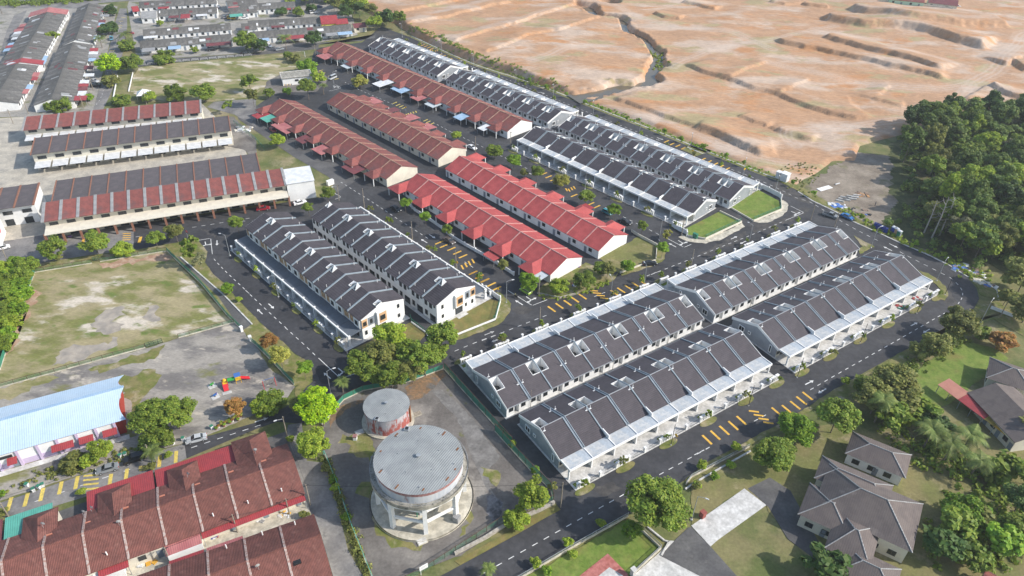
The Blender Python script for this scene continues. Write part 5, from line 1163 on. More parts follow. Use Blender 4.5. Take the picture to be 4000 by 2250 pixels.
# gazebo-like white canopy by the field, small kiosk buildings by the far road
c = P('a',1370,930,0); gz = thing('canopy_tent', 'white and blue peaked canopy tent at the edge of the north field', 'tent', c, R_(20))
H = MB(); zt = 4.4
for k in range(4):
    a0, a1 = math.pi/4+k*math.pi/2, math.pi/4+(k+1)*math.pi/2; H.poly([(4*math.cos(a0),4*math.sin(a0),2.4),(4*math.cos(a1),4*math.sin(a1),2.4),(0,0,zt)], m_white)
H.build('canopy', gz)
for k in range(4): a0 = math.pi/4+k*math.pi/2; MB().cyl(3.8*math.cos(a0),3.8*math.sin(a0),0,2.45,.06,m_steel,6).build('pole', gz)
MB().box(-2.6,2.6,2.7,2.78,.1,2.3,m_metblue).build('side_sheet', gz)
for k, (sp, s, lb) in enumerate((('h:1360,495',(2.6,2.4,2.9),'larger grey utility cabin beside the earthworks road'),('h:1300,470',(1.4,1.6,2.5),'smaller grey utility cabin beside the earthworks road'))):
    p = PP(sp)[0]; c = thing('utility_cabin', lb, 'cabin', p, AZB); MB().box(-s[0]/2,s[0]/2,-s[1]/2,s[1]/2,.1,s[2],m_metwhite).build('wall', c); MB().box(-s[0]/2-.15,s[0]/2+.15,-s[1]/2-.15,s[1]/2+.15,s[2],s[2]+.15,m_white).build('roof', c); MB().box(-s[0]/2-.05,s[0]/2+.05,-s[1]/2-.05,s[1]/2+.05,0,.1,m_conc).build('base', c); piece('door', me_door, c, (-.5,-s[1]/2-.005,.15)); window(c, s[0]/2+.005, -.3, 1.2, .7,.8,'r')
for k,(sp,mm,lb) in enumerate((('q:1500,140',m_greenpaint,'green portable toilet by the forest edge'),('q:1478,120',m_tan,'tan portable toilet beside the green one'),('q:1460,112',mat('blue_plastic',(.03,.06,.30)),'blue portable toilet with pale lid'))):
    p = PP(sp)[0]; c = thing('portable_toilet', lb, 'toilet cabin', p, R_(30)); MB().box(-.6,.6,-.6,.6,0,2.2,mm).build('cabin', c); MB().hexa([(-.65,-.65,2.2),(.65,-.65,2.2),(.65,.65,2.2),(-.65,.65,2.2)],[(-.4,-.6,2.45),(.4,-.6,2.45),(.4,.6,2.45),(-.4,.6,2.45)],m_metwhite).build('lid', c); MB().box(-.4,.4,-.64,-.605,.1,1.95,m_metgrey).build('door', c)
for k in range(5):
    p = P('q',1335+k*18,70+k*9,0); c = tag(MB().box(-.55,.55,-.4,.4,0,1.5,MATS['blue_plastic']).box(-.6,.6,-.45,.45,1.5,1.62,mat('dark_blue_plastic',(.02,.035,.16))).box(-.45,.45,-.5,-.405,.9,1.0,MATS['dark_blue_plastic']).build('refuse_bin', None, p, R_(-40)), 'tall dark blue bin by the forest road, %s from the lamp side' % ORD[k], 'bin', 'row of blue bins')
p = P('h',518,1035,.1); c = thing('feeder_pillar','dark green electrical cabinet at the lawn corner','cabinet',p,AZB); MB().box(-.8,.8,-.4,.4,0,1.5,m_greenpaint).build('cabinet', c); MB().box(-.85,.85,-.45,.45,1.5,1.6,m_greenpaint).build('lid', c)
p = P('f',945,50,0); c = thing('feeder_pillar','pale concrete cabinet beside the white end building','cabinet',p,AZB); MB().box(-.6,.6,-1.2,1.2,0,1.6,m_white).build('cabinet', c); MB().box(-.68,.68,-1.28,1.28,1.6,1.7,m_white).build('lid', c)
# ============================================================ VEGETATION
def quads_from(cen, nrm, size, rs):
    """leaf quads at centres with normals"""
    n = len(cen); up = rs.normal(size=(n,3)); a = np.cross(nrm, up); a /= np.linalg.norm(a,axis=1)[:,None]+1e-9; b = np.cross(nrm, a)
    s = size[:,None]; a *= s; b *= s*.75
    v = np.stack([cen-a-b*.6, cen+a*.2-b, cen+a+b*.5, cen-a*.2+b],1).reshape(-1,3)
    return v, np.arange(n*4).reshape(-1,4)
def crown_mesh(seed, nclump, nleaf, leaf, zsq=.85, spread=1., clump=.38, bottom=-.75):
    """crown in a unit ball-like volume: clumps of leaf faces round uneven lobes"""
    rs = np.random.default_rng(seed); C = []
    lob = rs.normal(size=(5,3)); lob /= np.linalg.norm(lob,axis=1)[:,None]; amp = rs.uniform(-.18,.28,5)
    while len(C) < nclump:
        d = rs.normal(size=3); d /= np.linalg.norm(d)
        if d[2] < bottom: continue
        r = (rs.random()**.45)*.78*spread*(1+sum(amp*np.clip(lob@d,0,1)**2))
        C.append(d*r)
    C = np.array(C); C[:,2] *= zsq
    k = nleaf//nclump; d = rs.normal(size=(nclump*k,3)); d /= np.linalg.norm(d,axis=1)[:,None]
    rad = clump*rs.uniform(.6,1.15,nclump).repeat(k)*(rs.random(nclump*k)**.35)
    cen = C.repeat(k,0)+d*rad[:,None]*np.array([1,1,.75]); nrm = d*.8+rs.normal(size=d.shape)*.55+np.array([0,0,.75]); nrm /= np.linalg.norm(nrm,axis=1)[:,None]
    v, q_ = quads_from(cen, nrm, leaf*rs.uniform(.6,1.3,len(cen)), rs)
    return np_mesh('crown', v, q_, LEAF['mid'])
def trunk_mesh(seed, rad=.045, limbs=5, lean=.05):
    """trunk from z=0 to 1 with limbs reaching z~1.25 (unit: crown base height)"""
    r = random.Random(seed); b = MB(); top = Vector((r.uniform(-lean,lean), r.uniform(-lean,lean), 1))
    b.tube([(0,0,-.05),(top.x*.3,top.y*.3,.4),top], [rad*1.25, rad, rad*.8], m_bark, 7)
    for k in range(limbs):
        a = 2*math.pi*k/limbs+r.uniform(-.4,.4); l = r.uniform(.3,.5); z0 = r.uniform(.75,1.); s = Vector((top.x*z0, top.y*z0, z0))
        m_ = s+Vector((math.cos(a)*l*.5, math.sin(a)*l*.5, .22)); e = s+Vector((math.cos(a)*l, math.sin(a)*l, r.uniform(.35,.6)))
        b.tube([s,m_,e],[rad*.6,rad*.4,rad*.18],m_bark,5)
    return b.mesh('trunk')
CROWN = {'hi':[crown_mesh(10+k,84,16000,.047,clump=.26) for k in range(3)], 'mid':[crown_mesh(20+k,56,8400,.062,clump=.3) for k in range(4)],
         'low':[crown_mesh(30+k,24,1700,.13,clump=.36) for k in range(4)], 'thin':[crown_mesh(40+k,16,480,.15,clump=.26,spread=1.1) for k in range(3)],
         'shrub':[crown_mesh(50+k,20,1100,.15,zsq=.7,clump=.4,bottom=-.2) for k in range(3)], 'tall':[crown_mesh(60+k,56,6800,.066,zsq=1.15,clump=.27) for k in range(4)]}
TRUNK = [trunk_mesh(k, .05) for k in range(3)]; THIN = [trunk_mesh(9+k, .018, 3, .03) for k in range(2)]
tc = [0]
def tree(label, pos, h, r, kind='mid', leaf='mid', group=None, name='tree', zb=0., trunkw=1.):
    """h total height, r crown radius"""
    tc[0] += 1; k = tc[0]; pos = Vector(pos)
    name = 'shrub' if kind == 'shrub' or ('bush' in label and h < 5.5) else ('young_tree' if (kind == 'thin' or h < 3.3) and name == 'tree' else name)
    t = thing(name, label, {'shrub':'shrub','young_tree':'young tree'}.get(name,'tree'), (pos.x,pos.y,zb), (k*2.4) % 6.28, group)
    me = CROWN[kind][k % len(CROWN[kind])]
    hz_ = (h*.5 if kind in ('shrub',) else max(r*.8, h*.34))
    if kind == 'tall': hz_ = h*.36
    zc = h-hz_*.95
    if kind != 'shrub':
        tb = max(zc-hz_*.45, h*.22)
        sc_ = .6*trunkw*(r/3+.4)/max(tb,.1)
        piece('trunk', (THIN if kind == 'thin' else TRUNK)[k % 2], t, (0,0,0), 0, (max(sc_*2.,.8*r*.6), max(sc_*2.,.8*r*.6), tb))
    else: piece('stem', THIN[0], t, (0,0,0), 0, (r,r,h*.4))
    c = piece('crown', me, t, (0,0,max(zc, hz_*.5)), 0, (r*1.02, r*.98, hz_)); setmat(c, LEAF[leaf])
    return t
def palm_meshes(seed, nf=16):
    rs = np.random.default_rng(seed); vs_, fs = [], []; n0 = 0
    for k in range(nf):
        a = 2*math.pi*k/nf+rs.uniform(-.2,.2); el = rs.uniform(-.1,1.0); L = rs.uniform(.85,1.1); pts = []
        for i in range(7):
            t = i/6; rr = L*t*math.cos(el*(1-t*.4)); z = L*t*math.sin(el)-.75*t*t*L*.8; pts.append(np.array([rr*math.cos(a), rr*math.sin(a), z]))
        side = np.array([-math.sin(a), math.cos(a), 0])
        for i in range(6):
            for s in (-1,1):
                for q_ in range(3):
                    t0 = q_/3; p = pts[i]*(1-t0)+pts[i+1]*t0; w = .26*math.sin(math.pi*min(1,(i+t0)/6+.12))+.02
                    tip = p+side*s*w+(pts[min(i+1,6)]-pts[i])*.6+np.array([0,0,-.07]); b_ = (pts[i+1]-pts[i])*.16
                    vs_ += [p-b_, p+b_, tip+b_*.3, tip-b_*.3]; fs.append([n0,n0+1,n0+2,n0+3]); n0 += 4
    return np_mesh('fronds', np.array(vs_), np.array(fs), LEAF['palm'])
PALM = [palm_meshes(k) for k in range(2)]
def palm(label, pos, h, r, group=None, leaf='palm'):
    tc[0] += 1; t = thing('palm_tree', label, 'palm', (pos[0],pos[1],0), tc[0]*1.7, group)
    MB().tube([(0,0,-.05),(.1,0,h*.5),(.05,.1,h)],[.2,.15,.12],m_bark,7).build('trunk', t); setmat(piece('fronds', PALM[tc[0]%2], t, (.05,.1,h), 0, (r,r,r)), LEAF[leaf]); return t
TR = lambda sp, *a, **k: tree(k.pop('label'), PP(sp)[0], *a, **k)
# --- the big individual trees
T = [
 # (base px, height, radius, kind, leaf, label)
 ('n:1575,965',10.0,4.3,'hi','mid','big round tree standing between the front road and the villa drive'),
 ('n:430,800',6.0,2.7,'mid','light','light green tree in the corner of the tank yard by the front road'),
 ('n:285,965',3.2,1.9,'mid','light','low bushy tree growing over the tank yard stone wall'),
 ('n:1355,1090',3.6,1.5,'mid','grass','small round green tree in the fenced front garden'),
 ('r:575,665',6.6,3.3,'hi','mid','round tree overhanging the verge drain left of the yellow bars'),
 ('r:740,470',5.8,3.1,'mid','grass','bright green tree between two others near the yellow bars'),
 ('r:1010,410',7.8,3.3,'mid','mid','tall dense green tree right of the yellow bars'),
 ('q:1300,1420',7.0,3.6,'mid','olive','dusty olive tree behind the front road lamp shadow'),
 ('q:1440,1290',7.5,4.0,'mid','olive','broad olive tree beside the bright villa lawn'),
 ('q:1250,1290',5.0,2.4,'low','mid','smaller tree between the front road and the olive trees'),
 ('q:1910,880',7.5,3.6,'mid','olive','olive tree near the turning bay on the right'),
 ('q:1730,1010',6.0,3.0,'mid','olive','olive tree left of the one near the turning bay'),
 ('q:1630,1020',4.0,2.0,'low','olive','small dark tree beside the front road kerb'),
 ('q:2230,960',4.5,2.6,'low','rust','reddish brown shrub tree at the lawn edge on the right'),
 ('q:2080,870',3.4,2.0,'low','mid','low green tree between the olive tree and the drive'),
 ('q:2360,560',9.0,4.6,'mid','olive','large olive tree beyond the road bend'),
 ('q:2400,760',8.0,4.0,'mid','olive','olive tree below the large one beyond the bend'),
 ('q:2260,640',5,2.2,'low','olive','small tree by the white low wall beyond the bend'),
 ('l:640,1120',8.2,3.3,'hi','lime','vivid lime green tree beside the squat water tank'),
 ('l:570,1440',6.5,2.7,'hi','light','yellow-green tree along the lane below the lime tree'),
 ('l:470,1020',5.0,2.3,'mid','olive','brownish tree left of the lime tree'),
 ('l:1290,440',7.5,3.1,'mid','light','fresh green tree nearest the two-storey end wall'),
 ('l:1170,600',7.0,3.2,'mid','olive','dusty green tree at the left of the tank yard grove'),
 ('l:1010,690',6.5,2.9,'mid','mid','green tree at the road corner of the tank yard grove'),
 ('l:1290,770',6.5,2.9,'mid','mid','green tree just behind the squat tank roof'),
 ('l:1110,740',5.5,2.4,'mid','mid','small tree over the grove fence'),
 ('l:1600,650',7.6,2.9,'mid','mid','tall tree in the middle of the tank yard grove'),
 ('l:1760,480',8.6,3.2,'mid','mid','tallest tree of the tank yard grove, by the avenue'),
 ('l:1690,590',7.0,2.4,'mid','mid','slim tree at the right of the tank yard grove'),
 ('l:1480,720',6.0,2.4,'mid','olive','olive tree shading the leaf litter'),
 ('l:1450,560',6.4,2.6,'mid','mid','shaded tree inside the tank yard grove'),
 ('l:255,580',5.2,2.1,'mid','yell','yellow and orange tree on the park verge'),
 ('l:140,420',4.6,1.7,'mid','rust','rust orange tree on the park verge'),
 ('l:470,680',4.6,1.5,'mid','grass','small green tree on the junction verge'),
 ('l:170,960',4.2,2.5,'mid','mid','green bush tree behind the potted plants'),
 ('l:60,990',3.4,2.0,'mid','light','low light green tree at the park edge'),
 ('j:1480,90',6.5,3.0,'hi','mid','feathery tree between the hall and the gravel'),
 ('j:1700,60',6.8,3.2,'hi','mid','feathery tree nearest the silver car'),
 ('j:1500,240',4.6,2.6,'mid','mid','tree leaning over the kerb by the black car'),
 ('j:1000,350',4.2,2.0,'mid','light','light green leafy tree in front of the hall'),
 ('j:720,420',3.2,2.2,'mid','olive','low olive bush tree by the grey car'),
 ('j:860,400',3.0,1.6,'low','light','small bush beside the grey car bonnet'),
 ('i:2250,1270',4.2,1.7,'mid','rust','rusty bare-topped tree behind the potted plants'),
 ('e:535,1105',6.2,3.0,'mid','mid','round tree over the street west of the field gate'),
 ('e:930,1045',6.4,3.1,'mid','mid','tree over the street just left of the lime bush'),
 ('e:1180,1050',3.6,2.4,'mid','light','large lime-leaved bush at the field fence'),
 ('e:1490,985',4.6,2.0,'mid','mid','dense round tree near the field corner'),
 ('e:1680,930',5.0,2.2,'mid','olive','autumn tinted tree near the no entry sign'),
 ('e:1815,1150',7.2,2.5,'thin','mid','tall twin-stemmed thin tree at the field corner'),
 ('e:1905,1195',4.6,1.6,'thin','pale','sparse grey tree beside the junction'),
 ('e:2255,850',5.2,1.7,'mid','mid','slender street tree on the pavement corner by the two-storey row'),
 ('e:2150,1415',2.6,1.4,'mid','grass','green shrub tree beside the field road'),
 ('f:925,212',4.6,2.0,'mid','mid','dense tree in front of the white end building'),
 ('f:745,348',4.0,1.5,'mid','mid','small tree between the two-storey rows at their far ends'),
 ('f:1655,310',4.2,1.5,'mid','grass','first yard tree along the bright red terrace from the side road'),
 ('f:1845,440',4.2,1.5,'mid','grass','second yard tree along the bright red terrace'),
 ('f:2050,560',4.2,1.4,'mid','mid','third yard tree along the bright red terrace beside the parked car'),
 ('g:635,1368',3.6,1.3,'mid','olive','fourth yard tree along the bright red terrace'),
 ('g:560,290',5.0,2.4,'mid','mid','street tree beside the white car, north end of the carport street'),
 ('g:740,388',4.6,2.1,'mid','grass','dense street tree opposite the first meter frame'),
 ('g:960,500',5.0,2.0,'mid','mid','street tree by the lamp among the carport street bars'),
 ('g:840,490',3.6,1.3,'low','olive','thin brownish street tree behind the red porches'),
 ('g:1185,565',4.2,2.2,'mid','yell','yellow-green street tree at the carport street bars'),
 ('g:1420,730',4.8,2.1,'mid','mid','street tree halfway down the carport street'),
 ('g:1680,855',4.6,1.9,'mid','grass','street tree beside the teal car'),
 ('g:1945,1000',3.8,1.3,'mid','mid','slim street tree near the dark parked car'),
 ('g:2170,1060',3.0,1.3,'thin','yell','sparse yellowing tree at the T-junction'),
 ('g:2130,1235',4.6,1.5,'mid','grass','upright green tree at the red terrace corner'),
 ('g:1805,1370',3.8,1.7,'mid','grass','yard tree beside the black car on the avenue'),
 ('g:1620,1410',4.2,1.9,'mid','olive','yard tree at the near corner of the red terrace yard'),
 ('m:1160,190',4.6,2.3,'mid','mid','larger tree in the planted yard beside the avenue'),
 ('m:1310,60',3.6,1.6,'low','mid','tree behind the larger one in the planted yard'),
 ('m:920,232',4.2,2.2,'mid','light','lime tinted tree in the planted yard beside the green car'),
 ('m:640,215',4.8,2.2,'mid','grass','bright tree sheltering the lime green car'),
 # top left and north
 ('a:1065,145',5,2.9,'low','dark','tree at the far end of the back street'),
 ('a:1035,330',6,3.6,'low','dark','big tree beside the blue pickup'),
 ('a:1210,470',5,3.4,'low','mid','tree beside the small red shelter'),
 ('a:1065,700',8,4.6,'mid','lime','vivid lime tree at the corner of the north field'),
 ('a:1265,680',7,3.8,'mid','mid','green tree right of the vivid lime one'),
 ('a:1060,810',4.5,2.8,'low','olive','olive tree below the vivid lime one'),
 ('a:1560,590',5.5,4.0,'mid','mid','spreading tree on the lane north of the field'),
 ('a:1670,950',6,3.6,'mid','mid','round tree on the south edge of the north field'),
 ('a:1930,960',7,3.8,'mid','mid','second round tree on the south edge of the north field'),
 ('a:1420,965',4,2.2,'low','light','bush in front of the canopy tent'),
 ('a:1160,980',4,3.2,'low','mid','palm-like bush left of the canopy tent'),
 ('a:2330,470',8,4.4,'mid','mid','large tree on the north lane, left of the road bend'),
 ('a:2400,500',6,3.0,'low','mid','tree beside the large one on the north lane'),
 ('b:50,490',6,3.2,'low','dark','dark tree at the north lane car'),
 ('b:550,430',6.5,3.5,'mid','dark','dark tree by the top end of the brown terrace'),
 ('b:495,690',5.5,3.6,'mid','grass','fresh green tree left of the brown terrace'),
 ('b:600,790',5,2.6,'low','light','light tree by the pump house gate'),
 ('b:500,940',7.5,3.3,'mid','mid','tall tree right of the pump house'),
 ('b:370,590',4,2.2,'low','olive','tree in the corner planting with a red flag'),
 ('b:310,560',3.5,1.8,'low','mid','small tree at the field corner fence'),
 ('a:2370,880',7,3.0,'low','mid','tree beside the pump house field'),
 ('a:2400,1010',7,2.2,'low','olive','narrow tree left of the pump house yard'),
 ('b:300,900',3.2,1.7,'low','grass','round bush in front of the pump house'),
 ('b:130,930',3.8,2.0,'low','mid','bush below the pump house wall'),
 ('a:2170,1075',5,2.0,'thin','mid','thin tree beside the builders yard lane'),
 ('b:220,1400',4.8,2.5,'mid','light','light green tree on the side road by the builders yard'),
 ('b:980,830',5.2,2.8,'mid','yell','yellow-green tree between the brown terraces'),
 ('b:1890,1330',3.6,1.6,'low','light','small light tree at the end of the middle brown terrace'),
 ('a:510,395',4.5,2.6,'low','light','shrubby tree between the leftmost rows'),
 ('a:600,1040',4.6,3.2,'mid','mid','leafy tree in front of the near grey row end'),
 ('a:500,1050',3.8,2.4,'low','mid','bushy tree left of the one at the near grey row end'),
 ('a:850,950',2.6,1.6,'low','grass','small bush at the near grey row corner'),
 ('a:1840,500',2.8,1.6,'low','light','small light bush in front of the grey row'),
 ('a:1515,245',2.6,1.4,'low','light','small bush beside the pale hipped house'),
]
for sp, h, r, kd, lf, lb in T: tree(lb, PP(sp)[0], h*1.28, r*1.47, kd, lf)
for sp, h, r, lb in (('j:1480,380',3.6,2.0,'small palm beside the black car'),('b:290,470',6,3.4,'tall palm beside the north lane'),('a:1200,420',5,3.4,'palm beside the back street'),('a:965,450',4.5,3.,'palm in front of the grey row awnings'),('r:1330,330',6.5,3.0,'palm behind the dense tree on the right'),('r:1680,520',5.5,3.2,'palm left in the villa palm cluster'),('r:1830,610',5,3.0,'palm lowest in the villa palm cluster'),('r:1960,560',5.5,3.2,'palm right in the villa palm cluster'),('r:2020,730',5,3.,'palm at the lower right of the palm cluster'),('l:820,800',3.2,1.8,'small palm at the lime tree junction'),('n:20,1449',2.2,1.4,'small yellow palm at the bottom road edge'),('a:20,130',5,3,'palm at the far left edge'),('b:640,890',4,1.8,'small palm behind the brown terrace end'),('b:910,180',5,2.4,'palm in the tree belt beside the red roofed house')):
    palm(lb, PP(sp)[0], h*1.1, r*1.3)
# tree belt beside the earthworks, far right gardens
belt = 'b:480,60 550,50 620,20 690,30 770,140 830,70 850,200 930,140 1010,130 1095,200 1180,230 1230,240 1360,285 1120,290 740,100 890,60 980,180 560,-10 640,-20 430,30'
for k, p in enumerate(PP(belt)): tree('%s tree of the belt at the earthworks corner, counted from the old houses' % ORD[k], p, 8+(k*37%5)*.9, 4.0+(k*53%4)*.6, 'low' if k % 3 else 'mid', ('mid','dark','mid','light','olive')[k%5], 'tree belt at the earthworks corner')
for k, p in enumerate(PP('b:410,150 240,150 330,60 460,10 520,120')): tree('%s garden tree among the old houses by the tree belt' % ORD[k], p, 5.5, 3.8, 'low', ('mid','dark','light')[k%3], 'garden trees among the old houses')
for k, p in enumerate(PP('r:2250,1180 2330,1000 2380,1240 1950,1060 2050,1120 1850,1180 1780,1290 2250,760 2415,780 1500,300 1420,380 960,1440 2000,1380 2180,1300 2460,450 1620,330 1760,420')):
    tree('%s garden tree around the villa grounds on the right' % ORD[k], p, 6.0+(k*31%4)*.9, 3.2+(k*17%4)*.6, 'mid' if k in (0,1,2,3) else 'low', ('mid','dark','mid','grass','olive')[k%5], 'trees in the villa grounds')
# young trees along the earthworks verge
for k, p in enumerate(PP('c:165,785 320,850 510,925 685,1000 840,1055 920,1090 1085,1155 1435,1275 1590,1350 h:225,65 385,140 590,215 805,295 970,365 1435,555 1625,655 2080,880 q:1620,225')):
    tree('%s young columnar tree on the earthworks roadside verge from the far end' % ORD[k], p, 3.0, 1.0, 'low', 'grass', 'young trees on the earthworks verge', zb=.05)
# young trees on the verge islands of the new terraces
for k, (x, y, i, lb) in enumerate(ISL):
    tree('%s young island tree %s' % (ORD[i], lb), (x+.5*math.sin(k*7), y+.3*math.cos(k*5), 0), 3.0+.6*((k*13)%3)/2, .85+.25*((k*29)%3)/2, 'thin', ('mid','olive','light')[k%3], 'young street trees on grass islands', zb=.08)
for k, p in enumerate(PP('m:1100,412 1890,105 1700,135 390,690 f:1522,440 1925,712 2340,960 m:175,135')): tree('slim sapling standing on the road edge, %s listed from the avenue' % ORD[k], p, 3.2, 1.0, 'thin', 'mid', 'road edge saplings', zb=.02)
# hedge plants along the front road drain
for k, p in enumerate(PP('n:2345,260 2025,450 1075,985 770,1165 475,1370 r:330,545 75,670 1115,60')): tree('%s clipped bush along the front road drain' % ORD[k], p, 2.4, 1.15, 'shrub', 'light', 'bushes along the front road drain')
for k, p in enumerate(PP('n:2310,430 2145,530 1985,610 810,1265 565,1420 k:1140,450 1230,640 1330,920 930,900 n:245,230 455,480 610,640 r:40,805 280,660 e:560,1110 i:2260,190 j:30,700 60,880 780,680 1340,270 1450,440 1600,330 k:1215,560 1290,740 810,180')): tree('%s small garden shrub at a fence or wall' % ORD[k], p, 1.8, 1.1, 'shrub', ('light','grass','olive')[k%3], 'small shrubs at fences and walls')
# dense bushes at the far left of the playing field
bz = PP('e:60,1210 180,1190 280,1200 40,1310 150,1290 240,1300 80,1400 190,1390 i:50,60 160,40 210,150 60,170 120,260 180,300 40,350 100,430 60,560 20,650 e:-60,1250 -60,1400')
for k, p in enumerate(bz): tree('%s bush of the thicket left of the playing field' % ORD[k], p, 3.6+(k%3)*.7, 3.4, 'mid', ('light','grass','mid')[k%3], 'thicket left of the playing field')
# ---- forest on the right: tall front trees and mass behind
fo = PP('d:1330,1290 1450,1240 1600,1360 1650,1230 1800,1200 1900,1330 2020,1180 2120,1300 2250,1230 2380,1330 2400,1180 h:2480,330')
for k, p in enumerate(fo): tree('%s tall tree along the forest edge facing the earthworks' % ORD[k], p, 13+(k*29%4), 5.2+(k*17%3)*.6, 'tall', 'forest' if k % 3 else 'dark', 'tall forest edge trees')
rs = random.Random(4); k = 0; ctr = PP('q:1980,-20 1900,60 2060,60 2160,-60 2260,20 2200,120 2330,90 2120,180 2000,180 1840,110 2400,180 2300,260 2180,300 2060,290 2420,320 1930,260 2250,-160 2400,-60 2350,-260 2450,-200 2500,80 2520,250 1760,60 1830,-40 2560,-60 2600,150')
for p in ctr: tree('%s leafy tree inside the forest on the right' % (ORD[k] if k < len(ORD) else 'last'), p, 9+rs.random()*5, 4.6+rs.random()*1.8, 'tall' if k % 2 else 'mid', ('mid','light','olive','forest','mid')[k%5], 'trees inside the forest', name='forest_tree'); k += 1
rs3 = np.random.default_rng(12); fp2 = [(p.x,p.y) for p in PP('d:1420,1360 1750,1230 2100,1200 2700,1180 q:2900,420 2500,380 2200,300 2060,300 1960,250 1850,120 1780,20 1700,-120')]
cd = []
for _ in range(4000):
    c_ = (rs3.uniform(min(p[0] for p in fp2),max(p[0] for p in fp2)), rs3.uniform(min(p[1] for p in fp2),max(p[1] for p in fp2)))
    if inside(np.array([c_]), fp2)[0] and all((c_[0]-x)**2+(c_[1]-y)**2 > 6.3**2 for x,y in cd): cd.append(c_)
for k, c_ in enumerate(cd[:80]): tree('tall leafy tree in the dense forest on the right', (c_[0],c_[1],0), 8.5+rs3.random()*8, 3.8+rs3.random()*2.6, 'tall' if k % 3 else 'mid', ('forest','mid','olive','forest','light','dark','mid','pale')[k%8], 'dense forest trees', name='forest_tree')
us = []
rs2 = np.random.default_rng(3); fpoly = [(p.x,p.y) for p in PP('h:2300,945 2415,780 2400,520 d:1260,1360 d:1400,1330 2000,1180 2600,1100 q:2700,500 2415,440 2150,360 2050,380 1900,300 1700,210 1560,150')]
fx = [p[0] for p in fpoly]; fy_ = [p[1] for p in fpoly]
cand = np.stack([rs2.uniform(min(fx),max(fx),1500), rs2.uniform(min(fy_),max(fy_),1500)],1); cand = cand[inside(cand, fpoly)][:420]
n = len(cand); kk = 60; cen = np.repeat(np.concatenate([cand, rs2.uniform(.5,2.2,(n,1))],1), kk, 0); d = rs2.normal(size=(n*kk,3)); d /= np.linalg.norm(d,axis=1)[:,None]
cen += d*np.array([1.7,1.7,1.1])*(rs2.random((n*kk,1))**.4); nr = d+np.array([0,0,.5])+rs2.normal(size=d.shape)*.4; nr /= np.linalg.norm(nr,axis=1)[:,None]
v_, q_ = quads_from(cen, nr, rs2.uniform(.2,.5,n*kk), rs2)
o = bpy.data.objects.new('undergrowth', np_mesh('undergrowth', v_, q_, LEAF['forest'])); link(o); o['kind'] = 'stuff'; tag(o, 'dark green undergrowth below the forest trees on the right', 'undergrowth')
def scatter_stuff(name, label, cat, line, w, num, size, leaf, h=.6, seed=0):
    rs_ = np.random.default_rng(seed); pts = smooth_pts(PP(line), 6); L = np.cumsum([0]+[(b-a).length for a,b in zip(pts,pts[1:])]); kk = 22; C = []
    for _ in range(num):
        s = rs_.uniform(0, L[-1]); i = min(np.searchsorted(L, s, side='right')-1, len(pts)-2); p = pts[i].lerp(pts[i+1], (s-L[i])/max(1e-6,L[i+1]-L[i])); C.append((p.x+rs_.normal()*w, p.y+rs_.normal()*w, rs_.uniform(.1,h*.7)))
    C = np.array(C); C[:,2] += np.array([max(0,hat(x,y)) for x,y,_ in C]); c = np.repeat(C,kk,0); d = rs_.normal(size=c.shape); d /= np.linalg.norm(d,axis=1)[:,None]
    c = c+d*np.array([.8,.8,.5])*h*(rs_.random((len(c),1))**.4); nr = d+np.array([0,0,.5]); nr /= np.linalg.norm(nr,axis=1)[:,None]
    v_, q_ = quads_from(c, nr, rs_.uniform(.5,1.2,len(c))*size, rs_); o = bpy.data.objects.new(name, np_mesh(name, v_, q_, LEAF[leaf])); link(o); o['kind'] = 'stuff'; tag(o, label, cat)
scatter_stuff('roadside_weeds', 'green weeds on the bank between the earthworks road and the far soil terrace', 'weeds', 'b:1450,300 1700,395 2000,540 2415,690 c:100,750 300,810 480,870', 1.6, 260, .28, 'mid', 1.0, 1)
scatter_stuff('roadside_weeds', 'sparse weeds along the nearer earthworks road verge', 'weeds', 'c:620,930 1000,1080 1400,1240 1800,1400 h:520,160 820,290 1000,365 1250,460', 1.0, 170, .24, 'grass', .55, 2)
scatter_stuff('stream_reeds', 'green reeds in the muddy stream cut', 'reeds', 'c:1375,520 1380,600 1365,680', 1.6, 40, .4, 'light', 1.2, 3)
scatter_stuff('forest_edge_weeds', 'bright weeds along the forest roadside', 'weeds', 'h:1900,770 2100,870 q:1700,240 1900,320 2000,400 2150,420', 1.4, 150, .3, 'light', .8, 4)
scatter_stuff('field_hedge', 'unruly green hedge along the top edge street', 'hedge', 'a:0,30 200,40 450,20 700,10 900,-5', 3.0, 220, .5, 'mid', 2.0, 5)
scatter_stuff('tank_fence_weeds', 'climbing weeds along the turquoise lane fence', 'weeds', 'k:1130,330 1210,560 1290,780 1370,980 1440,1180 1540,1449', .45, 110, .2, 'olive', .9, 6)
scatter_stuff('garden_weeds', 'weedy planting in the yard beside the avenue', 'weeds', 'm:760,240 950,270 1180,205 1400,120', .9, 60, .2, 'light', .6, 7)
scatter_stuff('scrub', 'low scrub patches on the soil near the utility cabins', 'scrub', 'h:1330,400 1500,370 1640,400 h:1480,560 1600,620', 1.8, 60, .25, 'olive', .4, 8)
scatter_stuff('hall_verge_weeds', 'weeds and shrubs on the verge in front of the hall', 'weeds', 'j:60,620 400,500 800,410 1200,280 1500,190', 1.0, 120, .22, 'olive', .6, 9)
scatter_stuff('villa_planting', 'blurred green planting around the villa grounds', 'planting', 'r:1500,420 1700,520 1900,640 2100,760 2250,900 2300,1100 2100,1200 1900,1260', 3.2, 240, .4, 'mid', 1.4, 10)
scatter_stuff('verge_planting', 'mixed bushes between the front road and the bright villa lawn', 'planting', 'q:1280,1250 1480,1130 1650,1050 1850,940 2000,860', 1.6, 130, .28, 'mid', 1.2, 11)
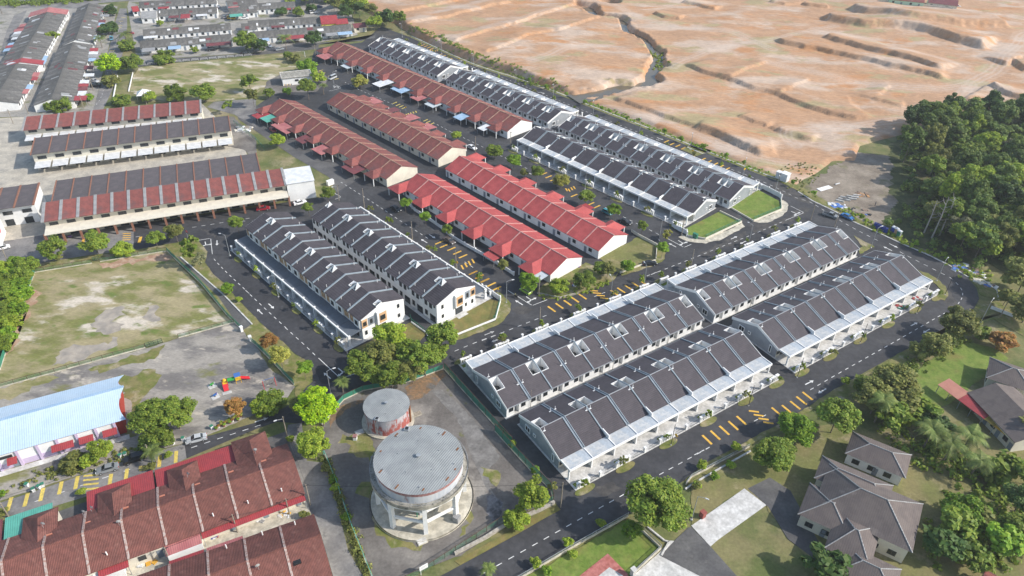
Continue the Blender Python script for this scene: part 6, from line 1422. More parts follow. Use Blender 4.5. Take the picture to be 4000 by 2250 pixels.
# dead trees standing in the forest edge
for k, (sp, h) in enumerate((('q:1745,150',15),('q:1800,130',14),('q:1690,110',12))):
    p = PP(sp)[0]; r = random.Random(k); b = MB(); b.tube([(0,0,0),(.2,.1,h*.5),(.1,.3,h)],[.28,.2,.08],m_deadwood,6)
    dt = thing('dead_tree', ('bleached bare dead tree in front of the forest, tallest','thinner bleached dead tree behind the tallest dead one','leaning bleached dead tree nearest the earthworks')[k], 'tree', p); b.build('trunk', dt)
    for i in range(9):
        z = h*(.45+.06*i); a = r.uniform(0,6.28); l = r.uniform(1.,2.6); MB().tube([(.15,.15,z),(l*.6*math.cos(a),l*.6*math.sin(a),z+.8),(l*math.cos(a),l*math.sin(a),z+1.7)],[.09,.06,.02],m_deadwood,4).build('branch', dt)
# ============================================================ FENCES, WALLS
def fence(label, spec, h, post_m, panel_m, base_m=None, step=2.6, z=0., name='mesh_fence', rail=None, bh=.25, cat='fence'):
    pts = PP(spec) if isinstance(spec, str) else spec
    t = thing(name, label, cat, (pts[0].x,pts[0].y,z)); o = pts[0]
    pm = MB().cyl(0,0,0,h+.1,.05,post_m,6).mesh('post')
    for a, b in zip(pts, pts[1:]):
        L = (b-a).length; n = max(1, round(L/step)); an = math.atan2(b.y-a.y, b.x-a.x); w = L/n
        pan = MB().poly([(0,0,bh),(w,0,bh),(w,0,h),(0,0,h)], panel_m)
        pan = pan.mesh('mesh_panel')
        rm = MB().box(0,w,-.035,.035,h-.05,h+.03,rail or post_m).mesh('top_rail')
        bs = MB().box(0,w,-.1,.1,-.05,bh,base_m).mesh('base_kerb') if base_m else None
        for k in range(n):
            p = a.lerp(b, k/n)-o
            piece('post', pm, t, (p.x,p.y,0)); piece('mesh_panel', pan, t, (p.x,p.y,0), an); piece('top_rail', rm, t, (p.x,p.y,0), an)
            if bs: piece('base_kerb', bs, t, (p.x,p.y,0), an)
    p = pts[-1]-o; piece('post', pm, t, (p.x,p.y,0)); return t
def wall_run(label, spec, h, th, m, z=0., name='boundary_wall', cap=None, piers=0, cat='wall'):
    pts = PP(spec) if isinstance(spec, str) else spec
    t = thing(name, label, cat, (pts[0].x,pts[0].y,z)); o = pts[0]
    for a, b in zip(pts, pts[1:]):
        L = (b-a).length; an = math.atan2(b.y-a.y, b.x-a.x); p = a-o
        MB().box(0,L-.01,-th/2,th/2,-.1,h,m).build('wall_panel', t, (p.x,p.y,0), an)
        if cap: MB().box(-.04,L-.02,-th/2-.06,th/2+.06,h,h+.1,cap).build('coping', t, (p.x,p.y,0), an)
        if piers:
            n = max(1, round(L/piers)); pm = MB().box(-.2,.2,-.2,.2,-.1,h+.25,m).mesh('pier')
            for k in range(n+1): qv = a.lerp(b,k/n)-o; piece('pier', pm, t, (qv.x,qv.y,0), an)
    return t
m_browniron = mat('brown_iron_post', (.10,.06,.045))
fence('tall green mesh fence between the tank yard and the foreground terraces', 'l:1775,590 2415,1300 n:80,85 300,330 430,470 605,640 630,740', 2.5, m_browniron, m_greenmesh, m_conc2, 2.6, .05)
fence('green mesh fence of the tank yard along the grove and lime tree', 'l:1765,585 1400,720 1010,790 830,875 620,1110', 1.7, m_browniron, m_greenmesh, m_conc2, 2.6, .05)
fence('turquoise topped fence along the narrow lane left of the tanks', 'l:640,1400 k:1135,310 1240,570 1330,830 1390,1000 1470,1200 1570,1449 1680,1700', 1.3, m_turq, m_paleGreenmesh, m_conc2, 2.4, .05, rail=m_turq, bh=.35)
fence('pale green mesh fence of the tank yard along the front road', 'n:635,740 480,800 200,905 0,1035 k:2060,1420 1900,1500 1700,1600', 1.8, m_browniron, m_paleGreenmesh, None, 2.6, .05)
wall_run('rubble stone retaining wall below the tank yard fence', 'n:640,760 500,835 200,960 0,1090 -300,1250', .75, .5, m_rubble, 0)
fence('green mesh fence with pale kerb round the playing field, street side', 'e:330,1220 870,1132', 1.4, m_browniron, m_paleGreenmesh, m_conc2, 2.7, .02)
fence('green mesh fence with pale kerb near the field corner', 'e:945,1118 1575,1018', 1.4, m_browniron, m_paleGreenmesh, m_conc2, 2.7, .02)
fence('green mesh fence between the playing field and the footpath', 'e:1578,1020 1900,1330 i:2150,330 2285,460', 1.5, m_greenpaint, m_greenmesh, m_conc2, 2.7, .02)
fence('green mesh fence on the thicket side of the playing field', 'e:330,1222 i:275,62 130,450 0,840', 1.5, m_greenpaint, m_greenmesh, m_conc2, 2.7, .02)
fence('low mesh fence across the field behind the hall, right of the gate', 'i:1685,532 2205,388', 1.3, m_browniron, m_paleGreenmesh, m_conc2, 2.7, .02)
fence('low mesh fence across the field behind the hall, left of the gate', 'i:1372,625 870,760 520,858 0,1000 -200,1060', 1.3, m_browniron, m_paleGreenmesh, m_conc2, 2.7, .02)
def gate(label, a, b, h=1.4):
    a, b = PP(a)[0], PP(b)[0]; L = (b-a).length; t = thing('field_gate', label, 'gate', a, math.atan2(b.y-a.y,b.x-a.x))
    for z in (.1, h*.5, h): MB().tube([(0,0,z),(L,0,z)],.045,m_iron,5).build('rail', t)
    for k in range(5): MB().tube([(L*k/4,0,0),(L*k/4,0,h)],.045,m_iron,5).build('upright', t)
    MB().poly([(0,0,.1),(L,0,.1),(L,0,h),(0,0,h)], m_paleGreenmesh).build('mesh_panel', t); MB().tube([(0,0,.1),(L*.5,0,h)],.03,m_iron,4).build('diagonal_brace', t)
gate('dark open mesh gate in the fence behind the hall', 'i:1375,622', 'i:1535,575'); gate('dark mesh gate in the street side field fence', 'e:880,1112', 'e:945,1100')
for k,sp in enumerate(('i:2283,470','i:2365,560')):
    p = PP(sp)[0]; c = thing('gate_pillar', ('white gate pillar nearer the field at the park entrance','white gate pillar nearer the playground at the park entrance')[k], 'pillar', p, R_(40)); MB().box(-.3,.3,-.3,.3,0,1.5,m_white).build('shaft', c); MB().box(-.4,.4,-.4,.4,1.5,1.7,m_white).build('cap', c)
fence('green mesh fence between the playground and the junction verge', 'i:2370,570 l:0,360 150,510 360,735', 1.5, m_greenpaint, m_greenmesh, m_conc2, 2.6, .02)
wall_run('open concrete drain edge beside the footpath', 'e:1705,1075 2120,1440 i:2380,405', .22, .35, m_conc, 0, 'drain_edge', cat='drain')
# end lawn walls
wall_run('low white kerb wall round the lawn of the shaded two-storey terrace', 'l:1465,148 1610,252 1640,330', .5, .2, m_white, .05)
fence('green mesh fence along the lawn of the shaded two-storey terrace', 'l:1455,100 1470,150 1620,262', 1.3, m_greenpaint, m_paleGreenmesh, None, 2.2, .1)
wall_run('tall white wall at the end of the two-storey row facing the bars', 'm:200,190 235,205 370,300', 1.5, .25, m_white, .05, piers=3.5)
wall_run('low white kerb wall round the dry corner lawn of the two-storey row', 'm:375,310 330,478 l:2250,122 1868,275 1760,180', .45, .22, m_white, .05)
fence('thin green fence on the dry corner lawn wall', 'm:370,305 325,475 l:2240,118', 1.2, m_greenpaint, m_paleGreenmesh, None, 2.2, .1)
wall_run('tall white wall beside the larger end lawn by the earthworks road', 'h:1085,535 1110,548 1310,650 1330,670', 1.6, .25, m_white, .05, piers=4)
wall_run('pale kerb wall round the larger end lawn', 'h:1330,680 1335,772 1068,882 860,762', .5, .25, m_offw, .05)
fence('thin green fence on the larger end lawn wall', 'h:1318,700 1325,768 1068,875', 1.3, m_greenpaint, m_paleGreenmesh, None, 2.2, .1)
wall_run('white wall with panels at the gate of the smaller end lawn', 'h:305,930 330,950 435,1000 440,1022', 1.5, .25, m_white, .05, piers=2.2)
wall_run('pale kerb wall round the smaller end lawn', 'h:445,1024 615,1053 958,893 750,792', .6, .25, m_offw, .05)
fence('thin green fence on the smaller end lawn wall', 'h:615,1045 950,888', 1.4, m_greenpaint, m_paleGreenmesh, None, 2.2, .1)
wall_run('white front wall of the bright red terrace along the barred road', 'f:1690,250 1740,300 1880,390 1995,470 2100,560 2210,625 2415,740 g:480,1225 590,1290 740,1390', 1.1, .22, m_white, .02, piers=5)
wall_run('grey wall round the bare yard at the bright red terrace end', 'g:1850,980 1920,1025 2090,1115 2080,1250', .9, .2, m_offw, .05)
wall_run('low wall along the avenue side of the bare yard', 'g:2075,1255 1740,1372', .6, .2, m_offw, .05)
wall_run('low stone edging of the planted yard beside the avenue', 'm:720,235 930,280 1110,235', .5, .25, m_rubble, .05)
# front road drains and garden fences
fence('wire fence on the concrete drain beside the dry villa garden', 'n:1880,590 r:0,735 420,515', 1.1, m_steel, m_wiremesh, m_conc2, 2.6, .02, bh=.4)
wall_run('white edged drain wall beside the dry villa garden', 'n:1875,635 r:0,790 430,545', .35, .3, m_conc, 0, 'drain_edge', cat='drain')
fence('wire fence on the wall between the front road and the green garden', 'n:1335,890 820,1180 380,1440 0,1655', 1.3, m_steel, m_wiremesh, m_conc2, 2.6, .02, bh=.5)
fence('wire fence on the pale wall of the green garden, drive side', 'n:1440,1000 1645,1195 1400,1420', 1.3, m_steel, m_wiremesh, m_conc2, 2.6, .02, bh=.55)
p = P('n',1380,1440,0); c = thing('gate_pillar', 'pale square gate pillar at the garden corner by the bottom edge', 'pillar', p, R_(34)); MB().box(-.4,.4,-.4,.4,0,1.8,m_conc).build('shaft', c); MB().box(-.5,.5,-.5,.5,1.8,2.0,m_conc).build('cap', c)
p = P('n',2035,890,0); c = thing('gate_pillar', 'red brick gate pillar at the villa drive', 'pillar', p, R_(34)); MB().box(-.5,.5,-.5,.5,0,1.5,mat('red_brick',(.30,.09,.07),(.24,.07,.06),scale=4)).build('shaft', c); MB().box(-.55,.55,-.55,.55,1.5,1.65,MATS['red_brick']).build('cap', c)
wall_run('concrete drain at the corner of the drive', 'n:1520,990 1680,1120 1720,1130 1650,1260', .3, .3, m_conc, 0, 'drain_edge', cat='drain')
wall_run('low white wall beyond the road bend', 'q:2170,660 2250,690 2340,725', .9, .3, m_white, .02)
wall_run('concrete kerb drain along the forest side of the perimeter road', 'h:1490,600 1630,690 1770,755 1910,825 2020,888 2200,968 q:1540,195 1700,262 1860,340 2005,430 2120,455 2220,530 2235,600', .14, .4, m_conc, 0, 'drain_edge', cat='drain')
wall_run('pale wall of the houses beyond the earthworks', PP('d:1040,20 1300,45 1700,90 1740,100', 4.2), 2.2, .3, m_offw, 3.6, piers=6)
fence('green mesh fence of the builders yard on the side road', 'a:2210,1170 2415,1330 b:80,1420', 1.6, m_greenpaint, m_paleGreenmesh, None, 3., .02)
wall_run('low white kerb posts along the channel west of the north field', 'a:1255,690 1235,780 1215,865', .5, .3, m_white, .02)
wall_run('low white wall of the tree strip west of the north field', 'a:1110,720 1085,850 1065,960', .6, .3, m_white, .02)
for k in range(13):
    p = P('a', 1345+k*83, 618-k*7.5, 0); b = thing('barrier_frame', '%s white pipe barrier from the left along the north field lane' % ORD[k], 'barrier', p, R_(19), 'white pipe barriers along the north field')
    MB().tube([(-1.6,0,0),(-1.6,0,1),(1.6,0,1),(1.6,0,0)],.06,m_white,5).build('frame', b); MB().tube([(-1.6,0,.5),(1.6,0,.5)],.05,m_white,5).build('rail', b)
# ============================================================ STREET FURNITURE
def lamp(label, sp, az, h=7.3, arm=1.5, double=False, m=m_steel, z=.0):
    p = PP(sp)[0]; t = thing('street_lamp', label, 'street lamp', (p.x,p.y,z), az, 'street lamps')
    MB().tube([(0,0,0),(0,0,h)],[.10,.06],m,8).build('pole', t); MB().tube([(0,0,h-.05),(arm*.5,0,h+.25),(arm,0,h+.3)],.045,m,6).build('arm', t)
    MB().hexa([(arm-.1,-.14,h+.22),(arm+.65,-.1,h+.22),(arm+.65,.1,h+.22),(arm-.1,.14,h+.22)],[(arm-.05,-.1,h+.38),(arm+.55,-.07,h+.36),(arm+.55,.07,h+.36),(arm-.05,.1,h+.38)],m_metwhite).build('lamp_head', t)
    MB().box(-.2,.2,-.2,.2,-.05,.25,m_conc).build('footing', t); return t
def upole(label, sp, h=7.5, m=m_woodpole, arm=False):
    p = PP(sp)[0]; t = thing('utility_pole', label, 'utility pole', (p.x,p.y,0), R_(34), 'utility poles')
    MB().tube([(0,0,-.1),(0,0,h)],[.15,.10],m,8).build('pole', t); MB().box(-.5,.5,-.05,.05,h-.5,h-.4,m_iron).build('crossarm', t)
    if arm: MB().tube([(0,0,h-.8),(-1.4,0,h-.4)],.04,m_steel,5).build('arm', t); MB().box(-2,-1.35,-.12,.12,h-.45,h-.32,m_metwhite).build('lamp_head', t)
    return t
A180 = math.pi
for lb, sp, az in (('lamp post on the playing field road pavement, leaning its arm over the road','f:455,1110',AZB+1.57),('lamp post at the near corner of the shaded two-storey row','l:870,500',AZB+1.57),('lamp post at the barred road junction','m:430,320',0.3),('lamp post at the yellow bars on the avenue','m:1408,295',1.9),('lamp post farther along the avenue near the black car','m:1725,170',1.9),('lamp post at the avenue bend opposite the end lawns','h:1020,1105',AZB),('lamp post at the forest end of the avenue terraces','h:2178,1130',.5),('lamp post on the front road bend verge','q:1780,460',.8),('lamp post by the dry villa garden with a pale head','n:1935,920',-.4),('lamp post right of the road bend by the drive','q:2098,765',.8),('lamp post in front of the smaller end lawn gate','h:180,1060',.4),('lamp post on the carport street by the second bars','g:1412,580',.5),('lamp post on the earthworks verge, farthest','b:1380,350',-1.9),('lamp post on the earthworks verge, second farthest','b:1750,510',-1.9),('lamp post on the earthworks verge, third farthest','b:2052,640',-1.9),('lamp post on the earthworks verge above the stream cliffs','c:35,800',-1.9),('lamp post on the earthworks verge by the cliff','c:388,940',-1.9),('lamp post on the earthworks verge by the stream mouth','c:762,1100',-1.9),('lamp post on the earthworks verge past the stream','c:1200,1265',-1.9),('lamp post on the earthworks verge by the nearer bars','c:1680,1410',-1.9),('lamp post by the utility cabins','h:1272,610',-1.9),('lamp post at the wide junction by the lawn','h:970,440',-1.9),('lamp post near the no entry corner','e:2170,1060',2.9),('lamp post at the lime tree junction','l:705,820',.5),('lamp post behind the brown terrace gap','b:740,830',.6)):
    lamp(lb, sp, az)
for lb, sp in (('pale pole in the alley beside the first window of the near terrace','m:658,1308'),('thin pole in the alley beside the middle of the near terrace','m:1430,960'),('thin pole in the alley at the far end of the near terrace','m:1950,705'),('thin alley pole behind the far avenue terrace, left','q:425,650'),('thin alley pole behind the far avenue terrace, right','q:1130,300')):
    p = PP(sp)[0]; t = thing('alley_pole', lb, 'pole', (p.x,p.y,0), 0, 'alley poles'); MB().tube([(0,0,0),(0,0,5.6)],[.07,.05],m_woodpole,6).build('pole', t); MB().box(-.12,.12,-.12,.12,-.02,.2,m_conc).build('footing', t)
for lb, sp in (('dark pole in front of the foreground terrace, left','n:1740,215'),('dark pole in front of the foreground terrace, right','q:415,1365'),('dark pole at the left end of the bend terrace','q:768,1160'),('dark pole in front of the bend terrace, second','q:1225,910'),('dark pole in front of the bend terrace, third','q:1635,695'),('dark pole at the right end of the bend terrace','q:1840,560')):
    p = PP(sp)[0]; t = thing('street_pole', lb, 'pole', (p.x,p.y,0), 0, 'dark poles along the front road'); MB().tube([(0,0,0),(0,0,6.6)],[.08,.06],m_iron,6).build('pole', t); MB().box(-.15,.15,-.15,.15,-.02,.2,m_conc).build('footing', t)
for k,(lb, sp, h, ar) in enumerate((('utility pole at the tank yard road corner','n:700,800',7.8,False),('pale pole at the red hip roof corner','l:300,1240',7,True),('leaning pale pole beside the lane by the foreground row','k:995,780',6.5,False),('pole rising between the foreground red rows','k:310,1035',5.5,False),('pole in the rear yard at the row end','k:800,870',5.,False),('pole by the white rear extension of the foreground row','j:1615,1330',5.,False),('pale pole beside the small palm','j:1440,375',5.5,False),('pale pole at the left edge by the yellow bars','j:85,895',6.,False),('brown pole on the avenue by the first bars','m:740,570',7.4,False),('tall pole beside the planted yard','m:735,250',7.,False),('pole on the barred road beside the grass kerb','f:1265,275',7.5,False),('pole on the barred road in the middle','f:1718,580',7.,False),('pole beside the hump sign on the barred road','f:2130,845',6.5,False),('pole by the white end building','f:1025,200',6,True),('pole on the street at the left edge','e:95,1160',6.5,False),('pole at the smaller end lawn gate','h:390,1020',7,False),('dark pole at the wide junction','h:1610,865',6.5,False),('dark pole by the blue car','h:1835,930',6.5,False),('brown pole on the avenue opposite the red yard','h:475,1330',7.,False),('pole in the villa lawn drive','q:2240,720',5.5,False),('pole at the far north lane','b:565,540',6,False),('pole by the near grey row','a:790,1020',6,False),('pole by the row beside the back street','a:880,850',6,False),('pole by the canopy tent','a:1385,985',6,False),('pole at the near left grey row end','a:270,1075',6,False),('pole left of the near left row end','a:125,1165',6,False),('pole at the lane end of the carport street','g:710,180',6.5,False),('pole beside the white car on the carport street','g:380,225',6.5,False))): upole(lb, sp, h, arm=ar)
# power lines slung between the foreground poles
def wire(label, a, b, sag=.8, n=8):
    b_ = MB(); a, b = Vector(a), Vector(b); b_.tube([a.lerp(b,i/n)-Vector((0,0,sag*4*(i/n)*(1-i/n))) for i in range(n+1)], .025, m_black, 4); tag(b_.build('power_line'), label, 'cable', 'overhead cables')
q3 = lambda sp, h: (lambda p: (p.x,p.y,h))(PP(sp)[0])
wire('cable from the tank corner pole towards the lane pole', q3('n:700,800',7.4), q3('k:995,780',6.2)); wire('cable from the lane pole to the red hip corner pole', q3('k:995,780',6.3), q3('l:300,1240',6.8)); wire('cable across the lime tree junction', q3('l:300,1240',6.7), q3('l:705,820',6.8)); wire('cable across the brown pantile roofs', q3('j:85,895',5.8), q3('j:1440,375',5.3)); wire('cable over the foreground street', q3('j:1440,375',5.2), q3('l:300,1240',6.4)); wire('cable over the rear lane between the red rows', q3('j:1615,1330',4.8), q3('k:310,1035',5.2)); wire('cable from the rear lane pole to the row end pole', q3('k:310,1035',5.2), q3('k:800,870',4.8)); wire('cable over the barred road, farther span', q3('f:1265,275',7.2), q3('f:1718,580',6.7)); wire('cable over the barred road, nearer span', q3('f:1718,580',6.7), q3('f:2130,845',6.2))
# signs
def hump_sign(label, sp, az):
    p = PP(sp)[0]; t = thing('road_sign', label, 'road sign', (p.x,p.y,0), az, 'yellow hump warning signs')
    MB().cyl(0,0,0,2.3,.05,m_steel,6).build('post', t); s = .52
    MB().hexa([(-s,-.02,2.5),(0,-.02,2.5-s),(s,-.02,2.5),(0,-.02,2.5+s)],[(-s,.02,2.5),(0,.02,2.5-s),(s,.02,2.5),(0,.02,2.5+s)],mat('yellow_sign_face',(.80,.45,.02))).build('face', t)
    h = MB(); h.poly([(-.28,-.03,2.4),(-.12,-.03,2.56),(0,-.03,2.45),(.12,-.03,2.56),(.28,-.03,2.4)], m_black); h.build('hump_symbol', t)
for lb, sp, az in (('yellow diamond hump sign on the barred road kerb','f:2140,850',2.3),('yellow diamond hump sign at the barred road junction','m:350,255',2.3),('yellow diamond hump sign on the earthworks road near bars','h:490,270',2.6),('yellow diamond hump sign on the earthworks road far bars','b:1915,600',2.6),('yellow diamond hump sign by the wide junction lamp','h:975,445',.6),('yellow diamond hump sign on the brown terrace street','b:1415,1065',2.6),('yellow diamond sign on the front of the foreground verge','n:1775,195',-1.)): hump_sign(lb, sp, az)
p = P('e',1775,895,0); t = thing('road_sign','round red no entry sign at the field corner','road sign',p,-.4); MB().cyl(0,0,0,2.2,.05,m_steel,6).build('post', t)
MB().hexa([(.42*math.cos(i*.393),-.02,2.4+.42*math.sin(i*.393)) for i in range(16)],[(.42*math.cos(i*.393),.02,2.4+.42*math.sin(i*.393)) for i in range(16)],mat('sign_red',(.62,.03,.03))).build('face', t); MB().box(-.3,.3,-.03,-.021,2.33,2.47,m_white).build('bar', t)
# wheelie bins along the foreground street
binm = MB().hexa([(-.25,-.25,0),(.25,-.25,0),(.25,.25,0),(-.25,.25,0)],[(-.32,-.32,.95),(.32,-.32,.95),(.32,.32,.95),(-.32,.32,.95)],m_metwhite).mesh('body'); lidm = MB().box(-.35,.35,-.35,.38,.95,1.03,m_greenpaint).mesh('lid')
for k,(sp,lb) in enumerate((('j:260,605','white bin with green lid, leftmost on the grass'),('j:322,650','white bin beside the yellow bars, second from left'),('j:375,625','white bin with dark lid, third from left'),('j:410,605','green bin behind the third white bin'),('j:1140,330','white bin left of the black car'),('j:1185,315','green topped bin touching the black car'),('j:1635,205','white bin between palm and silver car'),('j:1730,170','white bin at the silver car bonnet'),('j:2000,60','pale bin near the potted plants'))):
    p = PP(sp)[0]; t = thing('refuse_bin', lb, 'bin', p, k*.7, 'white street bins'); piece('body', binm, t); piece('lid', lidm, t)
# potted plants
for k in range(16):
    p = P('i', 2040+k*16+((k*7)%5)*4, 1395-k*7-((k*5)%4)*11, .03); t = thing('potted_plant', '%s potted plant of the roadside row behind the silver car' % ORD[k], 'potted plant', p, k, 'roadside potted plants')
    MB().cyl(0,0,0,.4,.2,m_white if k%2 else m_orange,8,.28).build('pot', t); c = piece('leaves', CROWN['shrub'][k%3], t, (0,0,.6), 0, (.45,.45,.35)); setmat(c, LEAF[('grass','rust','yell','light')[k%4]])
# ============================================================ PLAYGROUND
pl = P('i',2200,960,.03); pg = thing('playground_set','red yellow and green climbing set with slide on the gravel','playground', pl, R_(28)); pg.scale = (.8,.8,.85)
cR, cY, cG, cB = mat('play_red',(.55,.03,.04),rough=.4), mat('play_yellow',(.70,.42,.03),rough=.4), mat('play_green',(.04,.30,.06),rough=.4), mat('play_blue',(.04,.12,.35),rough=.4)
for x0 in (-2.2, 1.6):
    for dx in (-.7,.7):
        for dy in (-.7,.7): MB().cyl(x0+dx,dy,0,2.6 if x0 > 0 else 2.0,.07,cR if x0 < 0 else cY,6).build('post', pg)
    MB().box(x0-.75,x0+.75,-.75,.75,1.15,1.25,cY).build('deck', pg)
MB().hexa([(.7,-.9,2.6),(2.5,-.9,2.6),(2.5,.9,2.6),(.7,.9,2.6)],[(.7,-.05,3.4),(2.5,-.05,3.4),(2.5,.05,3.4),(.7,.05,3.4)],cB).build('roof', pg)
MB().tube([(-1.4,0,1.7),(.8,0,1.7)],.55,cG,12).build('crawl_tunnel', pg)
s_ = MB(); s_.hexa([(2.4,-.4,1.2),(2.4,.4,1.2),(4.9,.4,.1),(4.9,-.4,.1)],[(2.4,-.4,1.3),(2.4,.4,1.3),(4.9,.4,.2),(4.9,-.4,.2)],cR)
for y in (-.45,.4): s_.hexa([(2.4,y,1.2),(2.4,y+.06,1.2),(4.9,y+.06,.1),(4.9,y,.1)],[(2.4,y,1.6),(2.4,y+.06,1.6),(4.9,y+.06,.5),(4.9,y,.5)],cR)
s_.build('slide', pg)
l_ = MB().hexa([(-3.0,-.8,.1),(-1.6,-.8,.1),(-1.6,-2.6,.1),(-3.0,-2.6,.1)],[(-3.0,-.8,1.2),(-1.6,-.8,1.2),(-1.6,-2.6,.2),(-3.0,-2.6,.2)],cR).build('climbing_ramp', pg)
MB().cyl(-2.2,0,2.0,2.5,.6,cY,10,.3).build('dome', pg)
MB().box(-3.6,-1.0,-3.9,-2.8,-.01,.08,m_conc).build('landing_pad', pg)
for sp, cc, lb in (('i:2000,985',cG,'green spring rider on a small concrete pad'),('i:2030,1085',cB,'blue spring rider on a small concrete pad')):
    p = PP(sp,.03)[0]; t = thing('spring_rider', lb, 'spring rider', p, R_(40)); MB().box(-.9,.9,-.9,.9,-.01,.06,m_conc).build('pad', t); MB().cyl(0,0,.06,.45,.14,m_iron,8).build('spring', t); MB().hexa([(-.5,-.15,.45),(.5,-.15,.45),(.5,.15,.45),(-.5,.15,.45)],[(-.3,-.1,.8),(.6,-.08,1.0),(.6,.08,1.0),(-.3,.1,.8)],cc).build('body', t); MB().tube([(.4,-.3,.85),(.4,.3,.85)],.04,cR,5).build('handle', t)
p = P('l',130,740,.03); t = thing('swing_frame','red and blue swing frame at the park corner','swing',p,R_(30))
for x in (-1.4,1.4):
    for s in (-1,1): MB().tube([(x,s*.8,0),(x,0,2.2)],.05,cR,6).build('leg', t)
MB().tube([(-1.4,0,2.2),(1.4,0,2.2)],.05,cB,6).build('top_bar', t)
for x in (-.6,.6): MB().box(x-.25,x+.25,-.12,.12,.5,.56,m_black).tube([(x-.2,0,.56),(x-.2,0,2.2)],.015,m_steel,4).tube([(x+.2,0,.56),(x+.2,0,2.2)],.015,m_steel,4).build('swing_seat', t)
# ============================================================ VEHICLES
def carpaint(n, c): return mat('car_paint_'+n, c, rough=.3, spec=.6)
PAINT = dict(silver=carpaint('silver',(.45,.47,.49)), grey=carpaint('grey',(.22,.235,.25)), black=carpaint('black',(.012,.013,.016)), white=carpaint('white',(.75,.75,.75)), red=carpaint('red',(.28,.02,.03)), lime=carpaint('lime',(.30,.50,.05)), teal=carpaint('teal',(.03,.22,.26)), blue=carpaint('blue',(.03,.17,.42)), dkblue=carpaint('dark_blue',(.03,.05,.14)), ltblue=carpaint('light_blue',(.12,.38,.52)), yellow=carpaint('yellow',(.65,.40,.03)), brown=carpaint('bronze',(.10,.08,.07)), purple=carpaint('purple',(.2,.1,.35)))
m_tyre = mat('tyre', (.018,.018,.018), rough=.9); m_headl = mat('headlamp', (.7,.72,.72), rough=.2); m_taill = mat('tail_lamp', (.35,.01,.01), rough=.3)
CARK = {'sedan':dict(L=4.4,W=1.72,prof=[(-2.2,.35),(-2.2,.78),(-2.05,.95),(-1.35,1.0),(1.0,.95),(1.9,.82),(2.2,.62),(2.2,.35)],cab=[(-1.45,.98),(-.95,1.43),(.25,1.45),(1.05,.94)]),
        'hatch':dict(L=3.7,W=1.62,prof=[(-1.85,.35),(-1.85,.9),(-1.75,1.0),(.95,.98),(1.6,.85),(1.85,.62),(1.85,.35)],cab=[(-1.75,.99),(-1.5,1.45),(.3,1.48),(1.0,.97)]),
        'suv':dict(L=4.5,W=1.8,prof=[(-2.25,.4),(-2.25,1.0),(-2.15,1.1),(1.0,1.08),(2.0,.98),(2.25,.75),(2.25,.4)],cab=[(-2.1,1.09),(-1.8,1.66),(.3,1.7),(1.1,1.07)]),
        'van':dict(L=4.6,W=1.75,prof=[(-2.3,.4),(-2.3,1.0),(-2.25,1.1),(1.5,1.1),(2.1,.95),(2.3,.75),(2.3,.4)],cab=[(-2.25,1.1),(-2.2,1.88),(1.0,1.9),(1.9,1.08)]),
        'pickup':dict(L=5.0,W=1.8,prof=[(-2.5,.45),(-2.5,1.05),(-.6,1.05),(1.2,1.05),(2.2,.98),(2.5,.8),(2.5,.45)],cab=[(-.6,1.05),(-.45,1.68),(.65,1.7),(1.3,1.05)])}
